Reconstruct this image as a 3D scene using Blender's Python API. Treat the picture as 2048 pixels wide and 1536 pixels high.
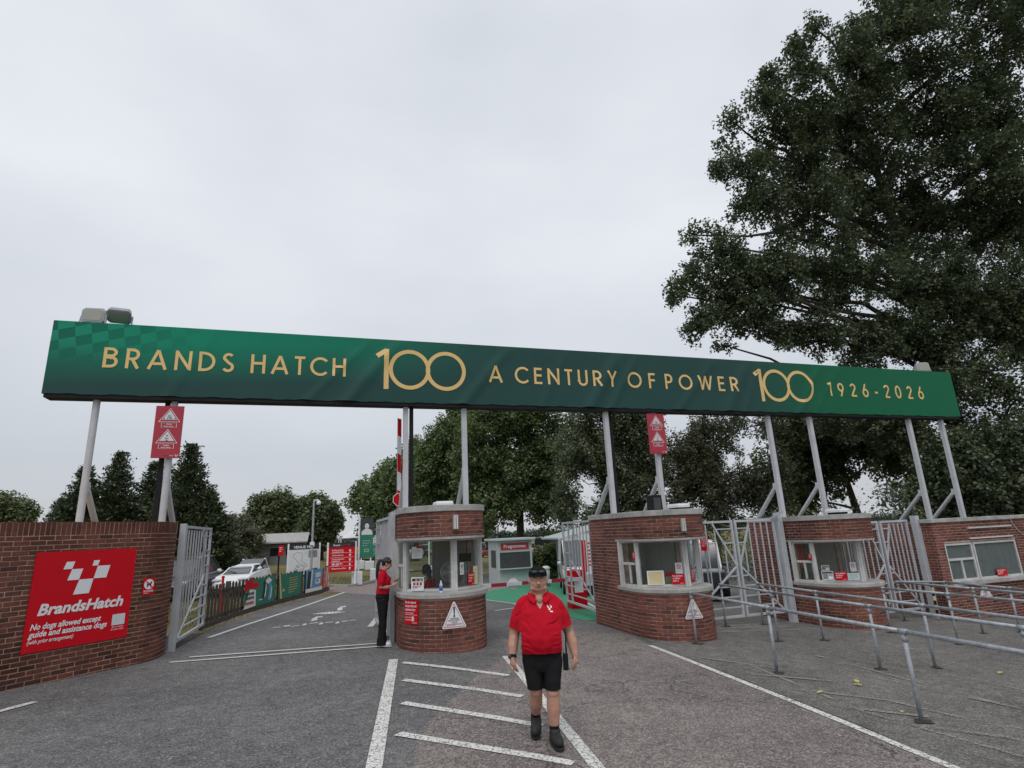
import bpy, bmesh, math, random
import numpy as np
from mathutils import Vector, Matrix, noise as mnoise
for o in list(bpy.data.objects): bpy.data.objects.remove(o)
SC = bpy.context.scene
COL = SC.collection
PI = math.pi
random.seed(7)
RNG = np.random.default_rng(7)

# ------------------------------------------------------------------ camera
FPX, CP, CR, CY, EYE = 1127.6, math.radians(14.70), math.radians(-2.585), math.radians(18.11), 2.1
FW = np.array([math.sin(CY)*math.cos(CP), math.cos(CY)*math.cos(CP), math.sin(CP)])
RT0 = np.array([math.cos(CY), -math.sin(CY), 0.0]); UP0 = np.cross(RT0, FW)
RT = math.cos(CR)*RT0 + math.sin(CR)*UP0
UP = -math.sin(CR)*RT0 + math.cos(CR)*UP0
cam = bpy.data.cameras.new('camera'); camo = bpy.data.objects.new('camera', cam); COL.objects.link(camo)
cam.sensor_width = 36; cam.lens = 36*FPX/2048; cam.clip_end = 3000; cam.clip_start = 0.05
mw = Matrix.Identity(4)
for i in range(3):
    mw[i][0] = RT[i]; mw[i][1] = UP[i]; mw[i][2] = -FW[i]
mw[2][3] = EYE
camo.matrix_world = mw
SC.camera = camo

# ------------------------------------------------------------------ world, sun, exposure
SUN_EL, SUN_ROT = math.radians(58), math.radians(205)
W = bpy.data.worlds.new('World'); SC.world = W; W.use_nodes = True
nt = W.node_tree; nt.nodes.clear()
def nn(t, typ, **kw):
    n = t.nodes.new(typ)
    for k, v in kw.items(): setattr(n, k, v)
    return n
wo = nn(nt, 'ShaderNodeOutputWorld'); bg = nn(nt, 'ShaderNodeBackground')
sky = nn(nt, 'ShaderNodeTexSky', sky_type='NISHITA', sun_disc=False)
sky.sun_elevation = SUN_EL; sky.sun_rotation = SUN_ROT; sky.air_density = 1.0; sky.dust_density = 2.5
tc = nn(nt, 'ShaderNodeTexCoord')
mp = nn(nt, 'ShaderNodeMapping'); mp.inputs['Scale'].default_value = (1.0, 1.0, 2.2)
n1 = nn(nt, 'ShaderNodeTexNoise'); n1.inputs['Scale'].default_value = 1.7; n1.inputs['Detail'].default_value = 5; n1.inputs['Roughness'].default_value = .48
cr = nn(nt, 'ShaderNodeValToRGB')
cr.color_ramp.elements[0].position = .30; cr.color_ramp.elements[0].color = (5.75, 6.05, 6.5, 1)
cr.color_ramp.elements[1].position = .68; cr.color_ramp.elements[1].color = (7.15, 7.4, 7.8, 1)
sx = nn(nt, 'ShaderNodeSeparateXYZ')
er = nn(nt, 'ShaderNodeValToRGB')          # a cloud deck: greyer and thicker towards the horizon
er.color_ramp.elements[0].position = 0.0; er.color_ramp.elements[0].color = (.80, .79, .78, 1)
er.color_ramp.elements[1].position = .5; er.color_ramp.elements[1].color = (1.03, 1.03, 1.03, 1)
e2 = er.color_ramp.elements.new(.13); e2.color = (.76, .765, .78, 1)
mul = nn(nt, 'ShaderNodeMixRGB', blend_type='MULTIPLY'); mul.inputs[0].default_value = 1
mix = nn(nt, 'ShaderNodeMixRGB'); mix.inputs[0].default_value = .9
nt.links.new(tc.outputs['Generated'], mp.inputs[0]); nt.links.new(mp.outputs[0], n1.inputs['Vector'])
nt.links.new(n1.outputs[0], cr.inputs[0]); nt.links.new(tc.outputs['Generated'], sx.inputs[0])
nt.links.new(sx.outputs[2], er.inputs[0]); nt.links.new(cr.outputs[0], mul.inputs[1]); nt.links.new(er.outputs[0], mul.inputs[2])
nt.links.new(sky.outputs[0], mix.inputs[1]); nt.links.new(mul.outputs[0], mix.inputs[2])
nt.links.new(mix.outputs[0], bg.inputs[0]); bg.inputs[1].default_value = .1
nt.links.new(bg.outputs[0], wo.inputs[0])
sl = bpy.data.lights.new('sun', 'SUN'); sl.energy = .8; sl.angle = math.radians(25); sl.color = (1, .97, .93)
so = bpy.data.objects.new('sun', sl); COL.objects.link(so)
sd = Vector((math.sin(SUN_ROT)*math.cos(SUN_EL), math.cos(SUN_ROT)*math.cos(SUN_EL), math.sin(SUN_EL)))
so.rotation_euler = sd.to_track_quat('Z', 'Y').to_euler()
so.location = (0, 0, 60)
SC.view_settings.view_transform = 'Standard'; SC.view_settings.look = 'None'
SC.view_settings.gamma = 1; SC.view_settings.use_curve_mapping = False; SC.view_settings.exposure = 0.28
SC.cycles.max_bounces = 6; SC.cycles.transparent_max_bounces = 16; SC.cycles.caustics_reflective = False; SC.cycles.caustics_refractive = False

# ------------------------------------------------------------------ geometry of the place
def gz(x):                                   # the forecourt falls gently to the right
    return -.05*(min(x, 20)-2) if x > 2 else .02*(2-max(x, -10))
def ray(px, py): return FW + RT*(px-1024)/FPX - UP*(py-768)/FPX
CAM = np.array([0, 0, EYE])
def atY(px, py, y):                          # where the sight line of a photo pixel meets the plane Y = y
    d = ray(px, py); return CAM + d*(y/d[1])
def atD(px, py, depth): return CAM + ray(px, py)*depth
def pix(P):
    d = np.asarray(P, float)-CAM; z = d@FW
    return (1024+FPX*(d@RT)/z, 768-FPX*(d@UP)/z, z)

# ------------------------------------------------------------------ materials
def new_mat(name):
    m = bpy.data.materials.new(name); m.use_nodes = True
    t = m.node_tree; b = t.nodes['Principled BSDF']
    return m, t, b
def lk(t, a, b): t.links.new(a, b)
def rgb(c): return (c[0], c[1], c[2], 1)
def mat(name, col, rough=.6, metal=0.0, var=.15, scale=6.0, bump=0.0, bscale=60.0, spec=.5, dirt=None, coat=0):
    m, t, b = new_mat(name)
    b.inputs['Roughness'].default_value = rough; b.inputs['Metallic'].default_value = metal
    b.inputs['Specular IOR Level'].default_value = spec
    if coat: b.inputs['Coat Weight'].default_value = coat
    g = nn(t, 'ShaderNodeNewGeometry')
    if var > 0:
        n = nn(t, 'ShaderNodeTexNoise'); n.inputs['Scale'].default_value = scale; n.inputs['Detail'].default_value = 6
        n.inputs['Roughness'].default_value = .65
        lk(t, g.outputs['Position'], n.inputs['Vector'])
        r = nn(t, 'ShaderNodeValToRGB')
        r.color_ramp.elements[0].position = .3; r.color_ramp.elements[1].position = .7
        lo = [c*(1-var) for c in col]; hi = [min(1, c*(1+var)) for c in col]
        if dirt: lo = dirt
        r.color_ramp.elements[0].color = rgb(lo); r.color_ramp.elements[1].color = rgb(hi)
        lk(t, n.outputs[0], r.inputs[0]); lk(t, r.outputs[0], b.inputs['Base Color'])
    else:
        b.inputs['Base Color'].default_value = rgb(col)
    if bump > 0:
        n2 = nn(t, 'ShaderNodeTexNoise'); n2.inputs['Scale'].default_value = bscale; n2.inputs['Detail'].default_value = 4
        lk(t, g.outputs['Position'], n2.inputs['Vector'])
        bp = nn(t, 'ShaderNodeBump'); bp.inputs['Strength'].default_value = bump; bp.inputs['Distance'].default_value = .01
        lk(t, n2.outputs[0], bp.inputs['Height']); lk(t, bp.outputs[0], b.inputs['Normal'])
    return m

def brick_mat(name, src, dark=1.0):
    m, t, b = new_mat(name)
    b.inputs['Roughness'].default_value = .85; b.inputs['Specular IOR Level'].default_value = .25
    if src == 'object':
        s = nn(t, 'ShaderNodeObjectInfo').outputs['Random']
    else:
        s = nn(t, 'ShaderNodeNewGeometry').outputs['Random Per Island']
    r = nn(t, 'ShaderNodeValToRGB'); e = r.color_ramp.elements
    cols = [(0, (.085, .045, .040)), (.14, (.145, .060, .048)), (.32, (.215, .080, .060)), (.55, (.175, .066, .051)), (.75, (.245, .090, .064)), (.92, (.205, .083, .066)), (1, (.11, .055, .048))]
    e[0].position = 0; e[0].color = rgb([c*dark for c in cols[0][1]]); e[1].position = 1; e[1].color = rgb([c*dark for c in cols[-1][1]])
    for p, c in cols[1:-1]:
        k = e.new(p); k.color = rgb([x*dark for x in c])
    lk(t, s, r.inputs[0])
    g = nn(t, 'ShaderNodeNewGeometry')
    n = nn(t, 'ShaderNodeTexNoise'); n.inputs['Scale'].default_value = 22; n.inputs['Detail'].default_value = 6; n.inputs['Roughness'].default_value = .7
    lk(t, g.outputs['Position'], n.inputs['Vector'])
    n3 = nn(t, 'ShaderNodeTexNoise'); n3.inputs['Scale'].default_value = .9; n3.inputs['Detail'].default_value = 5
    lk(t, g.outputs['Position'], n3.inputs['Vector'])
    a = nn(t, 'ShaderNodeMapRange'); a.inputs[1].default_value = .25; a.inputs[2].default_value = .75; a.inputs[3].default_value = .55; a.inputs[4].default_value = 1.35
    lk(t, n.outputs[0], a.inputs[0])
    a3 = nn(t, 'ShaderNodeMapRange'); a3.inputs[1].default_value = .3; a3.inputs[2].default_value = .65; a3.inputs[3].default_value = .52; a3.inputs[4].default_value = 1.22
    lk(t, n3.outputs[0], a3.inputs[0])
    mm = nn(t, 'ShaderNodeMath', operation='MULTIPLY'); lk(t, a.outputs[0], mm.inputs[0]); lk(t, a3.outputs[0], mm.inputs[1])
    mx = nn(t, 'ShaderNodeMixRGB', blend_type='MULTIPLY'); mx.inputs[0].default_value = 1
    lk(t, r.outputs[0], mx.inputs[1]); lk(t, mm.outputs[0], mx.inputs[2]); lk(t, mx.outputs[0], b.inputs['Base Color'])
    bp = nn(t, 'ShaderNodeBump'); bp.inputs['Strength'].default_value = .5; bp.inputs['Distance'].default_value = .006
    n4 = nn(t, 'ShaderNodeTexNoise'); n4.inputs['Scale'].default_value = 90; n4.inputs['Detail'].default_value = 3
    lk(t, g.outputs['Position'], n4.inputs['Vector']); lk(t, n4.outputs[0], bp.inputs['Height']); lk(t, bp.outputs[0], b.inputs['Normal'])
    return m

def leaf_mat(name, c0, c1, c2, trans=.42):
    m, t, b = new_mat(name)
    t.nodes.remove(b)
    out = t.nodes['Material Output']
    at = nn(t, 'ShaderNodeAttribute', attribute_name='rnd')
    r = nn(t, 'ShaderNodeValToRGB'); r.color_ramp.elements[0].color = rgb(c0); r.color_ramp.elements[1].color = rgb(c2)
    k = r.color_ramp.elements.new(.5); k.color = rgb(c1)
    lk(t, at.outputs['Fac'], r.inputs[0])
    d = nn(t, 'ShaderNodeBsdfDiffuse'); tr = nn(t, 'ShaderNodeBsdfTranslucent'); gl = nn(t, 'ShaderNodeBsdfGlossy')
    gl.inputs['Roughness'].default_value = .45
    mx = nn(t, 'ShaderNodeMixShader'); mx.inputs[0].default_value = trans
    m2 = nn(t, 'ShaderNodeMixShader'); m2.inputs[0].default_value = .05
    lk(t, r.outputs[0], d.inputs[0]); lk(t, r.outputs[0], tr.inputs[0])
    lk(t, d.outputs[0], mx.inputs[1]); lk(t, tr.outputs[0], mx.inputs[2])
    lk(t, mx.outputs[0], m2.inputs[1]); lk(t, gl.outputs[0], m2.inputs[2]); lk(t, m2.outputs[0], out.inputs[0])
    return m

def asphalt_mat(name, c0, c1, stone, crack=0.0, patch=.25, speck=.12):
    m, t, b = new_mat(name)
    b.inputs['Roughness'].default_value = .88; b.inputs['Specular IOR Level'].default_value = .3
    g = nn(t, 'ShaderNodeNewGeometry')
    def noise(s, d=5, ro=.6):
        n = nn(t, 'ShaderNodeTexNoise'); n.inputs['Scale'].default_value = s; n.inputs['Detail'].default_value = d; n.inputs['Roughness'].default_value = ro
        lk(t, g.outputs['Position'], n.inputs['Vector']); return n.outputs[0]
    big = noise(.45, 6, .62)
    r = nn(t, 'ShaderNodeValToRGB'); r.color_ramp.elements[0].position = .32; r.color_ramp.elements[1].position = .68
    r.color_ramp.elements[0].color = rgb(c0); r.color_ramp.elements[1].color = rgb(c1); lk(t, big, r.inputs[0])
    v = nn(t, 'ShaderNodeTexVoronoi'); v.inputs['Scale'].default_value = 62; lk(t, g.outputs['Position'], v.inputs['Vector'])
    sep = nn(t, 'ShaderNodeSeparateColor'); lk(t, v.outputs['Color'], sep.inputs[0])
    mr = nn(t, 'ShaderNodeMapRange'); mr.inputs[1].default_value = 0; mr.inputs[2].default_value = 1; mr.inputs[3].default_value = .55; mr.inputs[4].default_value = 1.45
    lk(t, sep.outputs[0], mr.inputs[0])
    mu = nn(t, 'ShaderNodeMixRGB', blend_type='MULTIPLY'); mu.inputs[0].default_value = 1; lk(t, r.outputs[0], mu.inputs[1]); lk(t, mr.outputs[0], mu.inputs[2])
    # pale aggregate showing in the binder
    gt = nn(t, 'ShaderNodeMath', operation='GREATER_THAN'); gt.inputs[1].default_value = 1-speck; lk(t, sep.outputs[1], gt.inputs[0])
    ms = nn(t, 'ShaderNodeMixRGB'); lk(t, gt.outputs[0], ms.inputs[0]); lk(t, mu.outputs[0], ms.inputs[1]); ms.inputs[2].default_value = rgb(stone)
    mid = noise(5, 4, .7)
    m2 = nn(t, 'ShaderNodeMapRange'); m2.inputs[1].default_value = .3; m2.inputs[2].default_value = .7; m2.inputs[3].default_value = 1-patch; m2.inputs[4].default_value = 1+patch*.7
    lk(t, mid, m2.inputs[0])
    mu2 = nn(t, 'ShaderNodeMixRGB', blend_type='MULTIPLY'); mu2.inputs[0].default_value = 1; lk(t, ms.outputs[0], mu2.inputs[1]); lk(t, m2.outputs[0], mu2.inputs[2])
    colout = mu2.outputs[0]
    # oil drips and worn dark patches
    st = nn(t, 'ShaderNodeMapRange'); st.inputs[1].default_value = .62; st.inputs[2].default_value = .72; st.inputs[3].default_value = 0; st.inputs[4].default_value = .45; lk(t, noise(1.15, 6, .72), st.inputs[0])
    sm = nn(t, 'ShaderNodeMixRGB'); lk(t, st.outputs[0], sm.inputs[0]); lk(t, colout, sm.inputs[1]); sm.inputs[2].default_value = rgb([c*.5 for c in c0]); colout = sm.outputs[0]
    lt = nn(t, 'ShaderNodeMapRange'); lt.inputs[1].default_value = .30; lt.inputs[2].default_value = .40; lt.inputs[3].default_value = .22; lt.inputs[4].default_value = 0; lk(t, noise(.8, 5, .7), lt.inputs[0])
    lm = nn(t, 'ShaderNodeMixRGB'); lk(t, lt.outputs[0], lm.inputs[0]); lk(t, colout, lm.inputs[1]); lm.inputs[2].default_value = rgb(stone); colout = lm.outputs[0]
    hgt = v.outputs['Distance']
    if crack > 0:
        dn = nn(t, 'ShaderNodeTexNoise'); dn.inputs['Scale'].default_value = 1.6; dn.inputs['Detail'].default_value = 7; dn.inputs['Roughness'].default_value = .65
        lk(t, g.outputs['Position'], dn.inputs['Vector'])
        ad = nn(t, 'ShaderNodeMixRGB'); ad.inputs[0].default_value = .55; lk(t, g.outputs['Position'], ad.inputs[1]); lk(t, dn.outputs['Color'], ad.inputs[2])
        vc = nn(t, 'ShaderNodeTexVoronoi', feature='DISTANCE_TO_EDGE'); vc.inputs['Scale'].default_value = 1.5; lk(t, ad.outputs[0], vc.inputs['Vector'])
        ls = nn(t, 'ShaderNodeMapRange'); ls.inputs[1].default_value = 0.0; ls.inputs[2].default_value = .016; ls.inputs[3].default_value = 1; ls.inputs[4].default_value = 0
        lk(t, vc.outputs['Distance'], ls.inputs[0])
        mk = nn(t, 'ShaderNodeMapRange'); mk.inputs[1].default_value = .42; mk.inputs[2].default_value = .6; mk.inputs[3].default_value = 0; mk.inputs[4].default_value = crack
        lk(t, noise(.6, 3), mk.inputs[0])
        cm = nn(t, 'ShaderNodeMath', operation='MULTIPLY'); lk(t, ls.outputs[0], cm.inputs[0]); lk(t, mk.outputs[0], cm.inputs[1])
        mc = nn(t, 'ShaderNodeMixRGB'); lk(t, cm.outputs[0], mc.inputs[0]); lk(t, colout, mc.inputs[1]); mc.inputs[2].default_value = (.018, .016, .016, 1)
        colout = mc.outputs[0]
    lk(t, colout, b.inputs['Base Color'])
    bp = nn(t, 'ShaderNodeBump'); bp.inputs['Strength'].default_value = .6; bp.inputs['Distance'].default_value = .008; bp.invert = True
    lk(t, hgt, bp.inputs['Height']); lk(t, bp.outputs[0], b.inputs['Normal'])
    return m

def paint_mat(name, col, wear=.45, cracks=True):          # worn road paint: gaps let the road show
    m, t, b = new_mat(name); out = t.nodes['Material Output']
    b.inputs['Roughness'].default_value = .7
    g = nn(t, 'ShaderNodeNewGeometry')
    n = nn(t, 'ShaderNodeTexNoise'); n.inputs['Scale'].default_value = 38; n.inputs['Detail'].default_value = 6; n.inputs['Roughness'].default_value = .75
    lk(t, g.outputs['Position'], n.inputs['Vector'])
    n0 = nn(t, 'ShaderNodeTexNoise'); n0.inputs['Scale'].default_value = 1.7; n0.inputs['Detail'].default_value = 3
    lk(t, g.outputs['Position'], n0.inputs['Vector'])
    ad = nn(t, 'ShaderNodeMath', operation='MULTIPLY_ADD'); lk(t, n0.outputs[0], ad.inputs[0]); ad.inputs[1].default_value = .5; lk(t, n.outputs[0], ad.inputs[2])
    gt = nn(t, 'ShaderNodeMath', operation='LESS_THAN'); gt.inputs[1].default_value = wear+.20; lk(t, ad.outputs[0], gt.inputs[0])
    fac = gt.outputs[0]
    if cracks:
        dn = nn(t, 'ShaderNodeMixRGB'); dn.inputs[0].default_value = .06; lk(t, g.outputs['Position'], dn.inputs[1]); lk(t, n.outputs['Color'], dn.inputs[2])
        v = nn(t, 'ShaderNodeTexVoronoi', feature='DISTANCE_TO_EDGE'); v.inputs['Scale'].default_value = 13; lk(t, dn.outputs[0], v.inputs['Vector'])
        l2 = nn(t, 'ShaderNodeMath', operation='LESS_THAN'); l2.inputs[1].default_value = .035; lk(t, v.outputs['Distance'], l2.inputs[0])
        mk = nn(t, 'ShaderNodeMath', operation='GREATER_THAN'); mk.inputs[1].default_value = .47; lk(t, n0.outputs[0], mk.inputs[0])
        mm = nn(t, 'ShaderNodeMath', operation='MULTIPLY'); lk(t, l2.outputs[0], mm.inputs[0]); lk(t, mk.outputs[0], mm.inputs[1])
        mxx = nn(t, 'ShaderNodeMath', operation='MAXIMUM'); lk(t, fac, mxx.inputs[0]); lk(t, mm.outputs[0], mxx.inputs[1]); fac = mxx.outputs[0]
    r = nn(t, 'ShaderNodeValToRGB'); r.color_ramp.elements[0].color = rgb([c*.72 for c in col]); r.color_ramp.elements[1].color = rgb(col)
    r.color_ramp.elements[0].position = .4; r.color_ramp.elements[1].position = .6
    lk(t, n.outputs[0], r.inputs[0]); lk(t, r.outputs[0], b.inputs['Base Color'])
    tp = nn(t, 'ShaderNodeBsdfTransparent'); ms = nn(t, 'ShaderNodeMixShader')
    lk(t, fac, ms.inputs[0]); lk(t, b.outputs[0], ms.inputs[1]); lk(t, tp.outputs[0], ms.inputs[2]); lk(t, ms.outputs[0], out.inputs[0])
    return m

def glass_mat(name, tint=(.92, .95, .94), refl=1.0):
    m, t, b = new_mat(name); t.nodes.remove(b); out = t.nodes['Material Output']
    tp = nn(t, 'ShaderNodeBsdfTransparent'); tp.inputs[0].default_value = rgb(tint)
    gl = nn(t, 'ShaderNodeBsdfGlossy'); gl.inputs['Roughness'].default_value = .01
    lw = nn(t, 'ShaderNodeLayerWeight'); lw.inputs[0].default_value = .5
    pw = nn(t, 'ShaderNodeMath', operation='POWER'); pw.inputs[1].default_value = 5; lk(t, lw.outputs['Facing'], pw.inputs[0])
    mu = nn(t, 'ShaderNodeMath', operation='MULTIPLY_ADD'); mu.inputs[1].default_value = .9*refl; mu.inputs[2].default_value = .045*refl; lk(t, pw.outputs[0], mu.inputs[0])
    ms = nn(t, 'ShaderNodeMixShader'); lk(t, mu.outputs[0], ms.inputs[0]); lk(t, tp.outputs[0], ms.inputs[1]); lk(t, gl.outputs[0], ms.inputs[2]); lk(t, ms.outputs[0], out.inputs[0])
    return m

M = {}
M['brick1'] = brick_mat('brick_single', 'object'); M['brickN'] = brick_mat('brick_joined', 'island')
M['brick1d'] = brick_mat('brick_single_weathered', 'object', .74); M['brickNd'] = brick_mat('brick_joined_weathered', 'island', .74)
M['mortar'] = mat('mortar', (.47, .32, .26), .95, var=.3, scale=5, bump=.3)
M['mortard'] = mat('mortar_brown', (.43, .27, .18), .95, var=.35, scale=4, bump=.3)
M['concrete'] = mat('cast_concrete', (.41, .405, .39), .85, var=.2, scale=3.5, bump=.2, bscale=45, dirt=(.27, .265, .245))
M['white_frame'] = mat('weathered_white_paint', (.60, .60, .58), .55, var=.15, scale=4, dirt=(.50, .495, .475))
M['steel'] = mat('galvanised_grey_paint', (.48, .50, .525), .5, metal=.0, var=.1, scale=4, dirt=(.42, .435, .455))
M['pole'] = mat('pale_grey_pole_paint', (.52, .53, .555), .5, var=.1, scale=3, dirt=(.45, .455, .47))
M['galv'] = mat('galvanised_tube', (.38, .41, .435), .45, metal=.25, var=.25, scale=12, dirt=(.24, .262, .28))
M['black'] = mat('matt_black', (.012, .012, .013), .7, var=.2, spec=.25)
M['dark'] = mat('dark_grey', (.05, .05, .052), .6, var=.2)
M['interior'] = mat('interior_cream', (.62, .61, .56), .8, var=.1)
M['interior_dark'] = mat('interior_dark', (.06, .055, .05), .8, var=.2)
M['glass'] = glass_mat('window_glass'); M['carglass'] = glass_mat('vehicle_glass', (.25, .28, .29), 1.3)
M['red'] = mat('sign_red', (.60, .003, .012), .5, var=.04, spec=.2)
M['red_old'] = mat('sign_red_faded', (.40, .028, .05), .45, var=.08)
M['white'] = mat('sign_white', (.80, .81, .82), .5, var=.03)
M['offwhite'] = mat('offwhite_sheet', (.66, .68, .69), .6, var=.05)
M['pale_blue'] = mat('pale_print', (.55, .66, .66), .6, var=.04)
M['ink'] = mat('black_ink', (.02, .02, .022), .6, var=0)
M['greyink'] = mat('grey_ink', (.25, .26, .28), .6, var=0)
M['red_ink'] = mat('red_ink', (.50, .03, .05), .6, var=0)
M['cream'] = mat('cream_card', (.72, .60, .33), .7, var=.05)
M['gold'] = mat('gold_print', (.78, .53, .20), .5, var=.03)
M['green_print'] = mat('green_print', (.02, .19, .12), .55, var=.15, scale=3)
M['blue_print'] = mat('blue_print', (.10, .32, .55), .55, var=.15, scale=3)
M['orange_print'] = mat('orange_print', (.55, .10, .06), .55, var=.2, scale=3)
M['pink_print'] = mat('pink_print', (.62, .20, .20), .55, var=.1)
M['car_white'] = mat('car_paint_white', (.72, .72, .72), .3, var=.03, coat=.5)
M['car_dark'] = mat('car_paint_dark', (.022, .026, .034), .3, var=.1, coat=.5)
M['car_grey'] = mat('car_paint_grey', (.20, .21, .225), .3, var=.05, coat=.5)
M['car_red'] = mat('car_paint_red', (.35, .02, .02), .3, var=.05, coat=.5)
M['car_blue'] = mat('car_paint_blue', (.05, .09, .2), .3, var=.05, coat=.5)
M['car_silver'] = mat('car_paint_silver', (.45, .46, .47), .3, var=.04, coat=.5)
M['rubber'] = mat('rubber', (.02, .02, .02), .8, var=.2)
M['alloy'] = mat('alloy_wheel', (.4, .4, .41), .35, metal=.6, var=.05)
M['lamp_glass'] = mat('headlamp_glass', (.5, .52, .54), .15, var=.05)
M['wood'] = mat('dark_stained_wood', (.075, .062, .050), .8, var=.45, scale=18, bump=.3)
M['bark'] = mat('bark', (.075, .062, .050), .9, var=.45, scale=9, bump=.6, bscale=25)
M['bark_pale'] = mat('pale_bark', (.17, .15, .125), .9, var=.35, scale=9, bump=.5, bscale=25)
M['skin'] = mat('skin', (.47, .255, .18), .5, var=.16, scale=16, bump=.15, bscale=90)
M['skin_leg'] = mat('skin', (.46, .27, .20), .6, var=.16, scale=22)
M['polo'] = mat('red_polo_cotton', (.50, .004, .018), .85, var=.12, scale=20, bump=.25, bscale=16, spec=.2)
M['shorts'] = mat('black_cotton', (.012, .012, .013), .85, var=.25, scale=14, bump=.25, bscale=18, spec=.2)
M['cap'] = mat('black_cap_cotton', (.010, .010, .011), .9, var=.2, spec=.12)
M['shoe'] = mat('black_shoe', (.018, .018, .019), .7, var=.3, scale=40)
M['hair'] = mat('dark_hair', (.018, .012, .010), .5, var=.4, scale=50, bump=.4, bscale=70)
M['stubble'] = mat('cropped_hair', (.10, .07, .055), .8, var=.3, scale=50)
M['eyebrow'] = mat('eyebrow_hair', (.22, .12, .085), .8, var=.2)
M['lip'] = mat('lip', (.36, .13, .11), .5, var=.05)
M['plastic_grey'] = mat('grey_plastic', (.30, .32, .33), .45, var=.08)
M['kiosk'] = mat('pale_green_grey_board', (.43, .49, .48), .6, var=.08)
M['hatch'] = mat('white_plastic', (.70, .71, .72), .45, var=.06)
M['grey_wall'] = mat('grey_cladding', (.185, .195, .195), .8, var=.15)
M['canvas_tan'] = mat('tan_card', (.42, .33, .22), .8, var=.1)
M['bottle'] = mat('clear_plastic', (.55, .60, .66), .15, var=.05)
M['bottle_blue'] = mat('blue_label', (.05, .12, .45), .4, var=.05)
M['yellow_leaf'] = mat('fallen_leaf', (.50, .42, .12), .7, var=.2)
M['stone'] = mat('pale_gravel', (.34, .29, .235), .9, var=.45, scale=24)
M['blockgreen'] = mat('green_anti_slip', (.04, .235, .13), .85, var=.22, scale=7, bump=.3)
M['pinkpave'] = mat('pink_paving', (.235, .19, .18), .9, var=.22, scale=8, bump=.3)
M['kerb'] = mat('kerb_concrete', (.36, .35, .33), .9, var=.2, scale=6, bump=.2)
M['asphalt'] = asphalt_mat('asphalt_dark', (.104, .101, .102), (.168, .163, .161), (.27, .265, .255), crack=0.25, patch=.25, speck=.08)
M['asphalt_old'] = asphalt_mat('asphalt_old_red', (.150, .131, .122), (.225, .197, .184), (.34, .305, .285), crack=1.0, patch=.25, speck=.13)
M['asphalt_q'] = asphalt_mat('asphalt_queue', (.112, .107, .099), (.182, .173, .160), (.27, .26, .24), crack=.3, patch=.3, speck=.08)
M['paint'] = paint_mat('road_paint_white', (.78, .77, .73), .45)
M['paint_new'] = paint_mat('road_paint_clean', (.66, .65, .60), .36, False)
M['paint_old'] = paint_mat('road_paint_faded', (.33, .32, .30), .56, False)
M['rust_soil'] = mat('rust_stained_soil', (.055, .038, .03), .95, var=.4, scale=20)
M['leaf_poplar'] = leaf_mat('poplar_leaf', (.05, .076, .034), (.098, .132, .060), (.215, .235, .12))
M['leaf_lime'] = leaf_mat('lime_leaf', (.07, .115, .04), (.14, .20, .068), (.245, .30, .11))
M['leaf_oak'] = leaf_mat('oak_leaf', (.068, .096, .038), (.13, .168, .062), (.22, .25, .10))
M['leaf_birch'] = leaf_mat('birch_leaf', (.078, .105, .05), (.145, .18, .09), (.24, .26, .14))
M['leaf_thorn'] = leaf_mat('thorn_leaf', (.072, .084, .044), (.13, .145, .072), (.235, .23, .13))
M['leaf_con'] = leaf_mat('conifer_leaf', (.036, .052, .028), (.070, .095, .045), (.13, .135, .06), .12)
M['leaf_bush'] = leaf_mat('bush_leaf', (.06, .085, .025), (.11, .14, .04), (.19, .20, .06))
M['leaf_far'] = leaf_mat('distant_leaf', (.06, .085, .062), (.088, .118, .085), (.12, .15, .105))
M['grass_blade'] = leaf_mat('grass_blade', (.075, .085, .03), (.13, .125, .05), (.24, .20, .10))
def lawn_mat():
    m, t, b = new_mat('dry_lawn'); b.inputs['Roughness'].default_value = .95; b.inputs['Specular IOR Level'].default_value = .1
    g = nn(t, 'ShaderNodeNewGeometry')
    def noise(s, d):
        n = nn(t, 'ShaderNodeTexNoise'); n.inputs['Scale'].default_value = s; n.inputs['Detail'].default_value = d; n.inputs['Roughness'].default_value = .68
        lk(t, g.outputs['Position'], n.inputs['Vector']); return n.outputs[0]
    r = nn(t, 'ShaderNodeValToRGB'); e = r.color_ramp.elements
    e[0].position = .3; e[0].color = (.085, .092, .035, 1); e[1].position = .7; e[1].color = (.25, .20, .105, 1)
    k = e.new(.5); k.color = (.16, .142, .062, 1)
    lk(t, noise(.35, 8), r.inputs[0])
    mr = nn(t, 'ShaderNodeMapRange'); mr.inputs[1].default_value = .3; mr.inputs[2].default_value = .7; mr.inputs[3].default_value = .6; mr.inputs[4].default_value = 1.3
    lk(t, noise(14, 5), mr.inputs[0])
    mu = nn(t, 'ShaderNodeMixRGB', blend_type='MULTIPLY'); mu.inputs[0].default_value = 1; lk(t, r.outputs[0], mu.inputs[1]); lk(t, mr.outputs[0], mu.inputs[2])
    lk(t, mu.outputs[0], b.inputs['Base Color'])
    return m
M['lawn'] = lawn_mat()
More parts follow.
